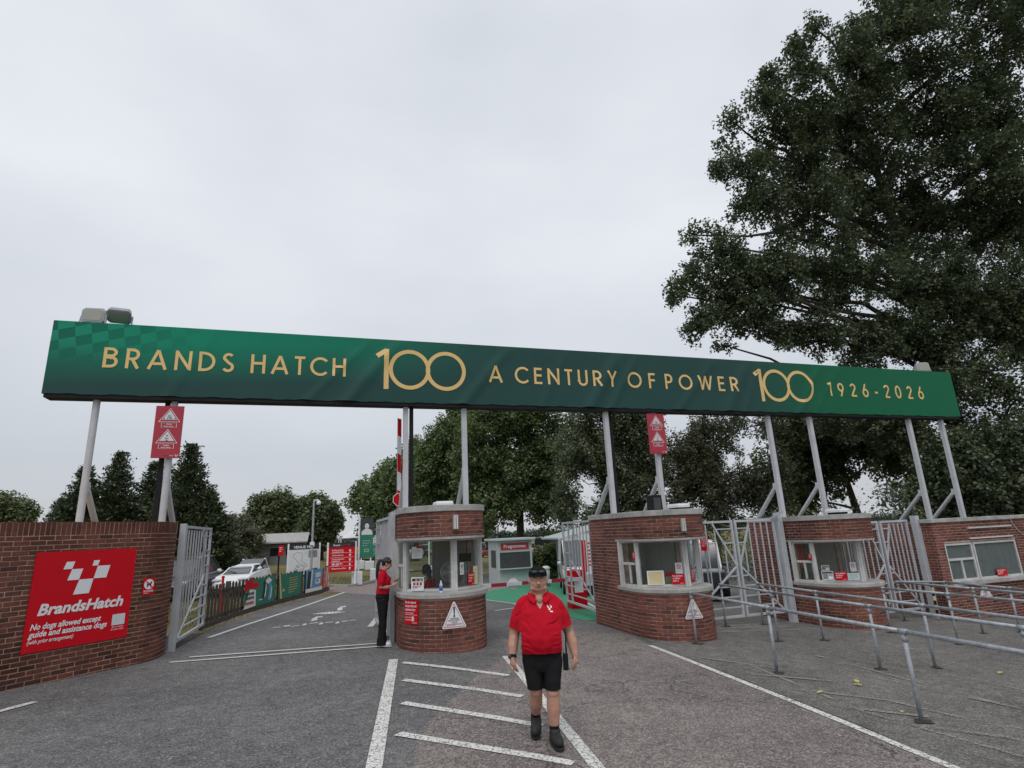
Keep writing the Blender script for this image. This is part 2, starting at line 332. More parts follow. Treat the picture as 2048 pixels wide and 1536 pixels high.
def banner_mat():
    m, t, b = new_mat('printed_banner_cloth'); b.inputs['Roughness'].default_value = .55; b.inputs['Specular IOR Level'].default_value = .18
    g = nn(t, 'ShaderNodeNewGeometry'); s = nn(t, 'ShaderNodeSeparateXYZ'); lk(t, g.outputs['Position'], s.inputs[0])
    def ramp(src, pts):
        r = nn(t, 'ShaderNodeValToRGB'); e = r.color_ramp.elements
        e[0].position = pts[0][0]; e[0].color = rgb(pts[0][1]); e[1].position = pts[-1][0]; e[1].color = rgb(pts[-1][1])
        for p, c in pts[1:-1]:
            k = e.new(p); k.color = rgb(c)
        lk(t, src, r.inputs[0]); return r.outputs[0]
    def mrange(src, a, c, lo=0, hi=1):
        q = nn(t, 'ShaderNodeMapRange'); q.inputs[1].default_value = a; q.inputs[2].default_value = c; q.inputs[3].default_value = lo; q.inputs[4].default_value = hi
        lk(t, src, q.inputs[0]); return q.outputs[0]
    def mth(op, a, c):
        q = nn(t, 'ShaderNodeMath', operation=op)
        for i, v in enumerate((a, c)):
            if isinstance(v, (int, float)): q.inputs[i].default_value = v
            else: lk(t, v, q.inputs[i])
        return q.outputs[0]
    X, Z = s.outputs[0], s.outputs[2]
    deep, mid, bright, rightg = (.022, .070, .063), (.020, .100, .078), (.004, .225, .130), (.002, .130, .055)
    vert = mrange(Z, 5.73, 6.59)                                   # printed gradient: bright top edge
    wave = mth('ADD', Z, mth('MULTIPLY', X, -.045)); vert = mrange(wave, 5.60, 6.50)
    lx = ramp(mrange(X, -5.4, 20.5), [(0, (.75, .75, .75)), (.10, (1, 1, 1)), (.22, (.75, .75, .75)), (.33, (.12, .12, .12)), (.40, (0, 0, 0)), (1, (0, 0, 0))])
    f1 = mth('MULTIPLY', vert, lx)
    c1 = nn(t, 'ShaderNodeMixRGB'); lk(t, f1, c1.inputs[0]); c1.inputs[1].default_value = rgb(deep); c1.inputs[2].default_value = rgb(bright)
    f2 = ramp(mrange(X, -5.4, 20.5), [(0, (0, 0, 0)), (.66, (0, 0, 0)), (.76, (.8, .8, .8)), (1, (1, 1, 1))])
    c2 = nn(t, 'ShaderNodeMixRGB'); lk(t, f2, c2.inputs[0]); lk(t, c1.outputs[0], c2.inputs[1]); c2.inputs[2].default_value = rgb(rightg)
    # skewed chequer fading out from the top left corner
    uu = mth('ADD', X, mth('MULTIPLY', Z, .16)); vv = mth('ADD', Z, mth('MULTIPLY', X, -.30))
    par = mth('MODULO', mth('ADD', mth('FLOOR', mth('MULTIPLY', mth('ADD', uu, 20), 3.4), 0), mth('FLOOR', mth('MULTIPLY', mth('ADD', vv, 20), 4.4), 0)), 2)
    fade = mth('MULTIPLY', mrange(X, -2.6, -5.2), mrange(Z, 5.80, 6.45))
    fade2 = mth('MULTIPLY', mth('SUBTRACT', par, .45), mth('MULTIPLY', fade, 1.1))
    fac = mrange(fade2, -1, 1, .45, 1.6)
    c3 = nn(t, 'ShaderNodeMixRGB', blend_type='MULTIPLY'); c3.inputs[0].default_value = 1; lk(t, c2.outputs[0], c3.inputs[1]); lk(t, fac, c3.inputs[2])
    lk(t, c3.outputs[0], b.inputs['Base Color'])
    return m
M['banner'] = banner_mat()

# ------------------------------------------------------------------ mesh builder
class MB:
    def __init__(s): s.v = []; s.f = []
    def add(s, vs, fs):
        k = len(s.v); s.v.extend([tuple(map(float, p)) for p in vs]); s.f.extend([tuple(i+k for i in f) for f in fs]); return s
    def box(s, x0, y0, z0, x1, y1, z1, M4=None):
        vs = [(x0, y0, z0), (x1, y0, z0), (x1, y1, z0), (x0, y1, z0), (x0, y0, z1), (x1, y0, z1), (x1, y1, z1), (x0, y1, z1)]
        if M4 is not None: vs = [M4 @ Vector(v) for v in vs]
        return s.add(vs, [(3, 2, 1, 0), (4, 5, 6, 7), (0, 1, 5, 4), (1, 2, 6, 5), (2, 3, 7, 6), (3, 0, 4, 7)])
    def cbox(s, c, d, M4=None): return s.box(c[0]-d[0]/2, c[1]-d[1]/2, c[2]-d[2]/2, c[0]+d[0]/2, c[1]+d[1]/2, c[2]+d[2]/2, M4)
    def bar(s, a, b, w, h=None, up=(0, 0, 1)):
        a = Vector(a); b = Vector(b); h = h or w; d = (b-a).normalized(); u = Vector(up)
        if abs(d.dot(u)) > .97: u = Vector((0, 1, 0)) if abs(d.y) < .9 else Vector((1, 0, 0))
        x = d.cross(u).normalized()*w/2; y = x.cross(d).normalized()*h/2
        vs = [p+q for p in (a, b) for q in (-x-y, x-y, x+y, -x+y)]
        return s.add(vs, [(3, 2, 1, 0), (4, 5, 6, 7), (0, 1, 5, 4), (1, 2, 6, 5), (2, 3, 7, 6), (3, 0, 4, 7)])
    def tube(s, pts, r, n=10, caps=True):
        pts = [Vector(p) for p in pts]; rs = r if isinstance(r, (list, tuple)) else [r]*len(pts)
        d0 = (pts[1]-pts[0]).normalized(); u = Vector((0, 0, 1)) if abs(d0.z) < .9 else Vector((1, 0, 0))
        x = d0.cross(u).normalized(); vs = []; fs = []
        for i, p in enumerate(pts):
            d = (pts[min(i+1, len(pts)-1)]-pts[max(i-1, 0)]).normalized()
            x = (x-d*x.dot(d)).normalized(); y = d.cross(x)
            for k in range(n):
                a = 2*PI*k/n; vs.append(p+(x*math.cos(a)+y*math.sin(a))*rs[i])
        for i in range(len(pts)-1):
            for k in range(n):
                fs.append((i*n+k, i*n+(k+1) % n, (i+1)*n+(k+1) % n, (i+1)*n+k))
        if caps: fs.append(tuple(range(n-1, -1, -1))); fs.append(tuple(range((len(pts)-1)*n, len(pts)*n)))
        return s.add(vs, fs)
    def prism(s, poly, z0, z1, fn=None):                # poly: ccw xy list
        n = len(poly); vs = [(x, y, z0) for x, y in poly]+[(x, y, z1) for x, y in poly]
        if fn: vs = [fn(*p) for p in vs]
        return s.add(vs, [tuple(range(n-1, -1, -1)), tuple(range(n, 2*n))]+[(i, (i+1) % n, n+(i+1) % n, n+i) for i in range(n)])
    def rings(s, rings, cap=True):
        n = len(rings[0]); vs = [p for r in rings for p in r]; fs = []
        for i in range(len(rings)-1):
            for k in range(n): fs.append((i*n+k, i*n+(k+1) % n, (i+1)*n+(k+1) % n, (i+1)*n+k))
        if cap: fs.append(tuple(range(n-1, -1, -1))); fs.append(tuple(range((len(rings)-1)*n, len(rings)*n)))
        return s.add(vs, fs)
    def ell(s, c, r, n=16, m=10, M4=None):
        rs = []
        for i in range(m+1):
            t = PI*(i+.001)/(m+.002); ring = []
            for k in range(n):
                a = 2*PI*k/n; p = Vector((r[0]*math.sin(t)*math.cos(a), r[1]*math.sin(t)*math.sin(a), -r[2]*math.cos(t)))
                if M4 is not None: p = M4 @ p
                ring.append((c[0]+p[0], c[1]+p[1], c[2]+p[2]))
            rs.append(ring)
        return s.rings(rs)
    def mesh(s, name, smooth=False):
        me = bpy.data.meshes.new(name); me.from_pydata(s.v, [], s.f); me.validate(); me.update()
        if smooth: me.polygons.foreach_set('use_smooth', [True]*len(me.polygons))
        return me
    def build(s, name, m, parent=None, smooth=False, world=True, kind=None, label=None, bevel=0):
        if parent is not None and world:
            L = parent['_loc']; s.v = [(a-L[0], b-L[1], c-L[2]) for a, b, c in s.v]
        me = s.mesh(name, smooth); me.materials.append(m)
        o = bpy.data.objects.new(name, me); COL.objects.link(o)
        if parent is not None: o.parent = parent; o['_loc'] = parent['_loc']
        else: o['_loc'] = (0, 0, 0)
        if kind: o['kind'] = kind
        if label: o['label'] = label
        if bevel:
            bm = bmesh.new(); bm.from_mesh(me)
            bmesh.ops.bevel(bm, geom=[e for e in bm.edges if e.calc_face_angle(0) > .5], offset=bevel, segments=2, affect='EDGES', profile=.5)
            bm.to_mesh(me); bm.free()
        return o
def thing(name, label, cat, loc=(0, 0, 0), group=None):
    o = bpy.data.objects.new(name, None); COL.objects.link(o); o.location = loc; o.empty_display_size = .2
    o['label'] = label; o['category'] = cat; o['_loc'] = tuple(loc)
    if group: o['group'] = group
    return o
def tag(o, label, cat, group=None):
    o['label'] = label; o['category'] = cat
    if group: o['group'] = group
    return o
def copy_tree(o, parent=None):
    c = o.copy(); COL.objects.link(c)
    if parent: c.parent = parent
    for ch in list(o.children): copy_tree(ch, c)
    return c
def np_mesh(name, V, F, mt, attr=None, smooth=False):
    me = bpy.data.meshes.new(name); n = len(F); k = F.shape[1]
    me.vertices.add(len(V)); me.vertices.foreach_set('co', np.ascontiguousarray(V, np.float32).ravel())
    me.loops.add(n*k); me.loops.foreach_set('vertex_index', np.ascontiguousarray(F, np.int32).ravel())
    me.polygons.add(n); me.polygons.foreach_set('loop_start', np.arange(0, n*k, k, dtype=np.int32)); me.polygons.foreach_set('loop_total', np.full(n, k, np.int32))
    if attr is not None:
        a = me.attributes.new('rnd', 'FLOAT', 'FACE'); a.data.foreach_set('value', np.ascontiguousarray(attr, np.float32))
    me.update(calc_edges=True); me.materials.append(mt)
    return me

# ------------------------------------------------------------------ text and boards
_tc = {}
def text_geo(s, bold=0.0, shear=0.0):
    k = (s, bold, shear)
    if k in _tc: return _tc[k]
    cu = bpy.data.curves.new('t', 'FONT'); cu.body = s; cu.size = 1; cu.resolution_u = 3; cu.offset = bold; cu.shear = shear; cu.fill_mode = 'FRONT'
    o = bpy.data.objects.new('t', cu); COL.objects.link(o)
    dg = bpy.context.evaluated_depsgraph_get(); me = o.evaluated_get(dg).to_mesh()
    v = [tuple(p.co) for p in me.vertices]; f = [tuple(p.vertices) for p in me.polygons]
    o.evaluated_get(dg).to_mesh_clear(); bpy.data.objects.remove(o); bpy.data.curves.remove(cu)
    if not v: v = [(0, 0, 0), (.01, 0, 0), (0, .01, 0)]; f = [(0, 1, 2)]
    _tc[k] = (v, f); return _tc[k]
def tri(cx, cy, w, h): return [(cx-w/2, cy), (cx+w/2, cy), (cx, cy+h)]
def disc(cx, cy, r, n=24): return [(cx+r*math.cos(2*PI*i/n), cy+r*math.sin(2*PI*i/n)) for i in range(n)]
class Board:
    """a flat sign: lower left corner o, unit vectors u (right) and v (up); prints lie a hair proud of it"""
    def __init__(s, root, o, u, v, w, h, m, thick=.012, name='panel', poly=None):
        s.o = Vector(o); s.u = Vector(u).normalized(); s.v = Vector(v).normalized(); s.n = s.u.cross(s.v); s.root = root; s.w = w; s.h = h
        s.mb = {}; s.lay = 0
        b = MB(); P = poly or [(0, 0), (w, 0), (w, h), (0, h)]
        b.prism(P, -thick, 0, s.P); b.build(name, M[m], root)
    def P(s, x, y, z=0): return s.o+s.u*x+s.v*y+s.n*z
    def g(s, name, m): return s.mb.setdefault((name, m), MB())
    def poly(s, pts, m, name='print', layer=1):
        a = sum(pts[i][0]*pts[(i+1) % len(pts)][1]-pts[(i+1) % len(pts)][0]*pts[i][1] for i in range(len(pts)))
        if a < 0: pts = pts[::-1]
        s.g(name, m).add([s.P(x, y, .0022*layer) for x, y in pts], [tuple(range(len(pts)))]); return s
    def rect(s, x0, y0, x1, y1, m, name='print', layer=1): return s.poly([(x0, y0), (x1, y0), (x1, y1), (x0, y1)], m, name, layer)
    def frame(s, pts, t, m, name='border', layer=1):
        cx = sum(p[0] for p in pts)/len(pts); cy = sum(p[1] for p in pts)/len(pts); n = len(pts)
        k = [(cx+(x-cx)*(1-t), cy+(y-cy)*(1-t)) for x, y in pts]
        for i in range(n):
            j = (i+1) % n; s.poly([pts[i], pts[j], k[j], k[i]], m, name, layer)
        return s
    def text(s, t, x, y, size, m, bold=.012, shear=0, align='l', width=None, name='lettering', layer=2, rot=0):
        v, f = text_geo(t, bold, shear)
        xs = [p[0] for p in v]; x0, x1 = min(xs), max(xs); k = size*1.0; kx = k
        if width: kx = width/(x1-x0)
        off = {'l': -x0*kx, 'c': -(x0+x1)/2*kx, 'r': -x1*kx}[align]
        c, sn = math.cos(rot), math.sin(rot)
        s.g(name, m).add([s.P(x+c*(p[0]*kx+off)-sn*p[1]*k, y+sn*(p[0]*kx+off)+c*p[1]*k, .0022*layer) for p in v], f); return s
    def lines(s, x0, x1, y, dy, n, th, m, name='small_print', seed=1):      # rows of body copy too small to read
        r = random.Random(seed)
        for i in range(n):
            x = x0; e = x0+(x1-x0)*(1 if i < n-1 else .6)*r.uniform(.86, 1)
            while x < e:
                w = r.uniform(.6, 2.2)*th*1.6; s.rect(x, y-i*dy, min(x+w, e), y-i*dy+th, m, name, 1); x += w+th*.9
        return s
    def logo(s, x, y, k, m, name='emblem'):          # five leaning squares of the circuit's mark, unit box about 1 x .75
        for q in [((.05, .73), (.22, .73), (.18, .57), (.0, .57)), ((.18, .56), (.41, .56), (.35, .32), (.11, .32)), ((.36, .32), (.66, .32), (.60, 0), (.27, 0)), ((.62, .73), (.75, .73), (.72, .61), (.60, .61)), ((.72, .60), (1.0, .60), (.94, .32), (.66, .32))]:
            s.poly([(x+a*k, y+b*k) for a, b in q], m, name, 2)
        return s
    def done(s):
        for (name, m), b in s.mb.items(): b.build(name, M[m], s.root)
        return s.root
# ------------------------------------------------------------------ ground sheets
def sheet(name, poly, dz, m, kind='structure', cuts=()):
    bm = bmesh.new(); vs = [bm.verts.new((x, y, 0)) for x, y in poly]; f = bm.faces.new(vs)
    bmesh.ops.triangulate(bm, faces=[f])
    for xc in (-10, 2, 20)+tuple(cuts):
        bmesh.ops.bisect_plane(bm, geom=bm.verts[:]+bm.edges[:]+bm.faces[:], plane_co=(xc, 0, 0), plane_no=(1, 0, 0))
    bm.normal_update()
    for fc in bm.faces:
        if fc.normal.z < 0: fc.normal_flip()
    for v in bm.verts: v.co.z = gz(v.co.x)+dz
    me = bpy.data.meshes.new(name); bm.to_mesh(me); bm.free(); me.materials.append(M[m])
    o = bpy.data.objects.new(name, me); COL.objects.link(o)
    if kind: o['kind'] = kind
    return o
sheet('ground', [(-700, -200), (700, -200), (700, 1200), (-700, 1200)], -.02, 'lawn')
FENCE = [(-2.98, 16.7), (-2.79, 17.8), (-2.51, 19.2), (-2.01, 20.9), (-1.52, 22.4), (-.93, 23.85), (-.24, 25.4), (.05, 26.9)]
road_edge = [(-2.5, 15.2), (-2.3, 16.2), (-1.95, 17.5), (-1.0, 20.3), (.2, 24.0), (.55, 25.2)]
sheet('asphalt_forecourt', [(-40, -60), (60, -60), (60, 17), (60, 26), (40, 40), (12, 40), (9.5, 27.2), (6.5, 23.6), (3.0, 23.6), (2.0, 23.2), (.62, 25.3), (.2, 24.4), (-.45, 24.3), (-1.3, 22.1), (-2.0, 19.9), (-2.5, 17.7), (-2.75, 16.2), (-2.9, 14.0), (-40, 14.0)], -.012, 'asphalt')
sheet('asphalt_old_road', [(3.25, 11.0), (2.9, 10.3), (2.2, 9.2), (1.55, 8.0), (1.02, 7.0), (.75, 5.6), (.5, 3.0), (-2, -8), (-2, -40), (5.5, -40), (5.5, -8), (5.35, 2), (5.55, 4.5), (5.76, 5.76), (5.97, 7.65), (6.25, 10.9), (6.5, 12.4), (5.3, 13.2), (3.6, 12.4)], -.008, 'asphalt_old')
sheet('asphalt_queue_yard', [(5.60, -40), (5.60, -8), (5.45, 2), (5.65, 4.5), (5.86, 5.76), (6.05, 7.6), (6.33, 10.6), (6.6, 12.2), (8.5, 17), (30, 17), (30, -40)], -.008, 'asphalt_q')
sheet('pink_paving', [(.05, 26.2), (.62, 25.3), (2.0, 23.2), (3.0, 23.6), (6.5, 23.6), (9.5, 27.2), (8, 29), (5.5, 27.4), (2.9, 30.2), (2.2, 30.6), (1.0, 28.2), (.05, 28.9)], -.008, 'pinkpave')
sheet('green_path', [(6.3, 23.9), (5.4, 20.6), (6.0, 19.2), (6.4, 15.6), (6.5, 14.6), (7.5, 14.6), (8.6, 19), (11.6, 24.5), (14, 31), (11.4, 31), (8.2, 26.2)], -.004, 'blockgreen')
sheet('path_far', [(2.0, 30.0), (2.9, 30.2), (4.2, 34), (6.2, 44), (5.2, 44), (3.4, 35)], -.006, 'pinkpave')
# kerb along the lawn at the crossing
kb = MB(); kp = [(.04, 28.9), (.5, 28.4), (1.0, 28.15), (1.6, 28.9), (2.1, 30.1), (2.9, 33.2), (4.3, 40)]
for a, b in zip(kp[:-1], kp[1:]): kb.bar((a[0], a[1], gz(a[0])+.02), (b[0], b[1], gz(b[0])+.02), .14, .16)
kb.build('kerb', M['kerb'], kind='structure')
def strip(name, pts, w, m, dz=.0):                      # road marking along a polyline
    L = []; R = []
    for i, p in enumerate(pts):
        a = Vector(pts[max(i-1, 0)]); b = Vector(pts[min(i+1, len(pts)-1)]); d = (b-a).normalized(); n = Vector((-d.y, d.x))*w/2
        L.append((p[0]+n.x, p[1]+n.y)); R.append((p[0]-n.x, p[1]-n.y))
    return sheet(name, R+L[::-1], dz, m)
strip('stop_line', [(-2.66, 12.53), (-.8, 12.49), (1.03, 12.44)], .10, 'paint_new'); strip('stop_line', [(-2.42, 12.92), (-.7, 12.86), (1.03, 12.80)], .10, 'paint_new')
strip('edge_line', [(-2.5, 15.28), (-1.95, 17.1), (-.9, 20.2), (.72, 25.4)], .12, 'paint_new')
strip('hatch_line', [(1.18, 11.06), (.48, 6.13), (.05, 3.2)], .155, 'paint'); strip('hatch_line', [(3.13, 10.65), (2.79, 8.0), (2.43, 5.40), (2.1, 3.0)], .135, 'paint')
for a, b in (((1.30, 10.72), (2.73, 9.18)), ((1.16, 9.46), (2.55, 7.96)), ((1.0, 8.22), (2.36, 6.71)), ((.80, 7.03), (2.26, 5.58)), ((.62, 5.8), (2.1, 4.4))):
    strip('hatch_bar', [a, b], .13, 'paint')
strip('edge_line', [(6.22, 10.88), (6.08, 9.2), (5.93, 7.63), (5.84, 6.6), (5.74, 5.74), (5.66, 5.1), (5.59, 4.5), (5.50, 3.4)], .115, 'paint')
strip('edge_line', [(-4.35, 9.45), (-3.80, 10.3)], .12, 'paint')
strip('give_way_dash', [(1.05, 15.2), (1.42, 17.2)], .14, 'paint_new')
strip('edge_line', [(3.9, 18.9), (5.3, 20.9)], .1, 'paint_new'); strip('edge_line', [(4.8, 17.3), (6.2, 18.3)], .1, 'paint_new')
strip('edge_line', [(6.1, 15.0), (5.95, 19.1), (5.35, 20.6)], .1, 'paint_new'); strip('edge_line', [(7.45, 14.6), (8.5, 19)], .1, 'paint_new')
strip('stop_line', [(8.2, 12.0), (11.3, 11.75)], .12, 'paint_old'); strip('stop_line', [(8.3, 12.5), (10.9, 12.3)], .12, 'paint_old')
strip('stop_line', [(13.6, 12.2), (15.7, 11.7)], .12, 'paint_old'); strip('stop_line', [(13.8, 12.6), (15.5, 12.2)], .12, 'paint_old')
# faded lettering and symbol in the entry lane (too worn to read)
mk = MB()
def blot(x, y, w, d): mk.add([(x-w/2, y-d/2, gz(x)+.001), (x+w/2, y-d/2*.6, gz(x)+.001), (x+w/2*.9, y+d/2, gz(x)+.001), (x-w/2*.8, y+d/2*.7, gz(x)+.001)], [(0, 1, 2, 3)])
for x, y, w, d in [(-1.15, 16.2, .2, .12), (-.92, 16.35, .16, .3), (-.72, 16.22, .22, .12), (-.5, 16.4, .1, .4), (-.28, 16.55, .22, .16), (-.1, 16.35, .1, .45), (.1, 16.5, .22, .14), (.3, 16.35, .1, .42), (.48, 16.5, .16, .16), (.68, 16.6, .22, .12), (-.28, 17.3, .16, .7), (-.18, 17.75, .22, .3), (.42, 19.4, .16, .9), (.52, 20.0, .2, .4)]: blot(x, y, w, d)
for k in range(9):
    a = -.30+k*.10; blot(a, 18.55+.0*k, .10, .62*math.sin(PI*(k+.8)/9.6))
mk.build('worn_lane_marking', M['paint'], kind='structure')
# scuffed faded lines in the queue yard
for i, (a, b, w) in enumerate([((6.9, 8.95), (6.35, 6.1), .06), ((6.35, 6.1), (6.55, 4.1), .07), ((6.2, 7.4), (7.1, 6.4), .07), ((7.1, 6.4), (7.5, 4.2), .07), ((6.1, 6.5), (6.9, 5.7), .09), ((6.05, 5.9), (7.0, 4.9), .09), ((7.0, 4.9), (7.3, 3.9), .09), ((8.6, 9.1), (8.3, 5.4), .07), ((6.4, 9.6), (7.2, 8.2), .06), ((9.5, 7.2), (9.3, 5.0), .06), ((6.25, 8.3), (7.3, 7.4), .06), ((8.1, 7.4), (8.4, 5.1), .05)]):
    strip('faded_line', [a, b], w, 'paint_old', .001*(i % 3)+.0005*i)

# ------------------------------------------------------------------ brickwork
BW, BH, BD, JT = .213, .063, .06, .012
_bm = {}
def brick_mesh(w, h, m, variant):
    k = (round(w, 2), round(h, 3), m, variant)
    if k in _bm: return _bm[k]
    r = random.Random(hash((round(w, 2), variant)) & 1023); b = MB()
    e = .004; x, z = w/2, h/2; j = lambda: r.uniform(-.0025, .0025)
    out = [(-x+j(), BD/2, -z+j()), (x+j(), BD/2, -z+j()), (x+j(), BD/2, z+j()), (-x+j(), BD/2, z+j())]
    mid = [(p[0], -BD/2+e, p[2]) for p in out]
    fr = [(p[0]*(1-e/x), -BD/2+r.uniform(-.0015, .0015), p[2]*(1-e/z)) for p in out]
    b.add(out+mid+fr, [(0, 1, 5, 4), (1, 2, 6, 5), (2, 3, 7, 6), (3, 0, 4, 7), (4, 5, 9, 8), (5, 6, 10, 9), (6, 7, 11, 10), (7, 4, 8, 11), (8, 9, 10, 11)])
    me = b.mesh('brick'); me.materials.append(M[m]); _bm[k] = me; return me
class Path:
    def __init__(s, pts):
        s.p = [Vector(q) for q in pts]; s.c = [0]
        for a, b in zip(s.p[:-1], s.p[1:]): s.c.append(s.c[-1]+(b-a).length)
        s.L = s.c[-1]
    def at(s, t):
        t = max(0, min(s.L, t))
        for i in range(len(s.p)-1):
            if t <= s.c[i+1] or i == len(s.p)-2:
                k = (t-s.c[i])/max(1e-9, s.c[i+1]-s.c[i]); return s.p[i].lerp(s.p[i+1], k)
    def frame(s, t, d=.1):
        a, b = s.at(t-d), s.at(t+d); tg = (b-a).normalized(); return s.at(t), tg, Vector((tg.y, -tg.x))     # outward = right of travel
def lay_bricks(path, z0, ncourse, skip=None, soldier=None, holes=()):
    """list of (centre, angle, w, h); outward face on the right of the path"""
    P = Path(path); out = []
    for i in range(ncourse):
        z = z0+i*(BH+JT)+BH/2
        x = -(.1125 if i % 2 else 0)-.0
        row = []
        while x < P.L:
            a, b = max(0, x), min(P.L, x+BW)
            if b-a > .05: row.append((a, b))
            x += BW+JT
        row2 = []
        for a, b in row:
            segs = [(a, b)]
            for h0, h1, hz0, hz1 in holes:
                if hz0 < z < hz1: segs = [q for u, v in segs for q in ((u, min(v, h0)), (max(u, h1), v)) if q[1]-q[0] > .03]
            row2 += segs
        for a, b in row2:
            if skip and skip((a+b)/2, z): continue
            c, tg, n = P.frame((a+b)/2, (b-a)/2); c = c-n*(BD/2-random.uniform(-.0015, .002))
            out.append((Vector((c.x, c.y, z)), math.atan2(tg.y, tg.x), b-a, BH))
    if soldier is not None:
        x = 0
        while x+.065 <= P.L+.01:
            c, tg, n = P.frame(x+.0325, .03); c = c-n*(BD/2-random.uniform(-.002, .003))
            out.append((Vector((c.x, c.y, soldier+BW/2)), math.atan2(tg.y, tg.x), .0655, BW)); x += .0755
    return out
def build_bricks(root, items, weather=False):
    L = Vector(root['_loc']); sc = []
    for i, (c, a, w, h) in enumerate(items):
        x, y, z = pix(c); n = Vector((math.sin(a), -math.cos(a), 0)); v = (Vector(CAM)-c)
        vis = 0 if (z < .3 or x < -30 or x > 2078 or y > 1560) else max(0, n.dot(v.normalized()))*w*h/z**2
        sc.append((vis, i))
    sc.sort(reverse=True); top = set(i for _, i in sc[:300]); rest = MB()
    m1, mN = ('brick1d', 'brickNd') if weather else ('brick1', 'brickN')
    for i, (c, a, w, h) in enumerate(items):
        me = brick_mesh(w, h, m1, i % 5)
        R = Matrix.Rotation(a+random.uniform(-.012, .012), 4, 'Z')
        if i in top:
            o = bpy.data.objects.new('brick', me); COL.objects.link(o); o.parent = root; o.matrix_local = Matrix.Translation(c-L) @ R
        else:
            T = Matrix.Translation(c) @ R; rest.add([T @ v.co for v in me.vertices], [tuple(p.vertices) for p in me.polygons])
    if rest.v: rest.build('brickwork', M[mN], root, kind='stuff')
def core(root, path, z0, z1, m, inset=.0055, thick=.09, name='mortar'):
    P = Path(path); a = []; b = []; n = max(2, int(P.L/.12))
    for i in range(n+1):
        c, tg, nn_ = P.frame(P.L*i/n, .02); a.append(c-nn_*inset); b.append(c-nn_*(inset+thick))
    mb = MB(); vs = []
    for z in (z0, z1): vs += [(p.x, p.y, z) for p in a]+[(p.x, p.y, z) for p in b]
    k = n+1; fs = []
    for i in range(n):
        fs += [(i, i+1, 2*k+i+1, 2*k+i), (k+i+1, k+i, 3*k+i, 3*k+i+1), (2*k+i, 2*k+i+1, 3*k+i+1, 3*k+i), (i+1, i, k+i, k+i+1)]
    fs += [(0, 2*k, 3*k, k), (n, k+n, 3*k+n, 2*k+n)]
    mb.add(vs, fs); return mb.build(name, M[m], root)

# ------------------------------------------------------------------ left boundary wall
wl = thing('brick_wall', 'dark red brick boundary wall with soldier course top, left of the entry gate', 'wall', (-3.6, 12.2, .11))
wdir = Vector((1.55, 1.61)).normalized(); wa = Vector((-4.59, 11.21))
cnr = wa+wdir*2.02
wpath = [tuple(wa-wdir*4.2), tuple(wa), tuple(wa+wdir*1.95)]
for i in range(1, 7):
    t = i/6; q = (1-t)**2*(wa+wdir*1.95)+2*t*(1-t)*(wa+wdir*2.3)+t*t*Vector((-2.99, 13.30)); wpath.append(tuple(q))
wpath.append((-2.99, 13.62))
W0 = -.02
items = lay_bricks(wpath, W0, 32, soldier=W0+32*.075)
build_bricks(wl, items, True)
core(wl, wpath, -.2, W0+32*.075+.215-.01, 'mortard', thick=.10)
mb = MB()                                              # body of the wall behind the face, level top
bk = [tuple(Vector(p)+Vector((-.12, .12))) for p in wpath]
poly = [tuple(wa-wdir*4.2), tuple(wa+wdir*1.95), (-3.03, 13.3), (-3.03, 13.52), (-6.5, 14.2), (-9, 9.6)]
poly = [(p[0]-.09, p[1]+.09) for p in poly]
mb.prism(poly[::1], .2, W0+32*.075+.19); mb.build('wall_back', M['mortard'], wl)

def wallP(s, z, off=.0):
    n = Vector((wdir.y, -wdir.x)); c = wa+wdir*s+n*off; return (c.x, c.y, z)
rt = thing('sign_board', 'large red sign with white chequered mark and no dogs notice on the brick wall', 'sign', wallP(.95, 0.6, .02))
B = Board(rt, wallP(.17, .60, .022), (wdir.x, wdir.y, 0), (0, 0, 1), 1.57, 1.515, 'red', .014)
B.logo(.41, .81, .73, 'white')
B.text('BrandsHatch', .785, .545, .235, 'white', .034, .22, 'c', 1.30)
B.text('No dogs allowed except', .07, .335, .125, 'white', .028, .22, 'l', 1.03)
B.text('guide and assistance dogs', .06, .225, .125, 'white', .028, .22, 'l', 1.15)
B.text('(with prior arrangement)', .06, .13, .085, 'white', .012, .22, 'l', .64)
B.rect(1.285, .225, 1.50, .405, 'offwhite', 'blank_label', 1)
B.text('See our website', 1.39, .185, .036, 'white', .006, .2, 'c', .19); B.text('for further details', 1.39, .145, .036, 'white', .006, .2, 'c', .21)
for x, y in [(.05, .05), (1.52, .05), (.05, 1.465), (1.52, 1.465), (.78, 1.47), (1.53, .75)]: q_ = MB(); q_.add([B.P(a, b, .004) for a, b in disc(x, y, .011, 10)], [tuple(range(10))]); q_.build('screw', M['red_old'], rt)
B.done()
nd = thing('notice', 'small red and white no dogs notice on the brick wall beside the big red sign', 'sign', wallP(2.03, 1.27, .02))
cN = wallP(1.93, 1.27, .024)
B = Board(nd, cN, (wdir.x, wdir.y, 0), (0, 0, 1), .215, .295, 'red', .008)
B.poly(disc(.1075, .185, .09), 'white', 'disc', 1)
B.poly([(.06, .155), (.072, .195), (.10, .205), (.135, .20), (.13, .235), (.145, .225), (.17, .22), (.16, .205), (.15, .2), (.145, .17), (.15, .13), (.138, .13), (.128, .165), (.095, .165), (.08, .125), (.068, .13), (.078, .165)], 'ink', 'dog_symbol', 2)
B.poly([(.04, .235), (.053, .25), (.175, .135), (.162, .12)], 'red', 'bar', 3)
B.text('NO DOGS', .1075, .05, .048, 'white', .02, 0, 'c', .18); B.lines(.03, .185, .026, .016, 1, .008, 'white'); B.done()

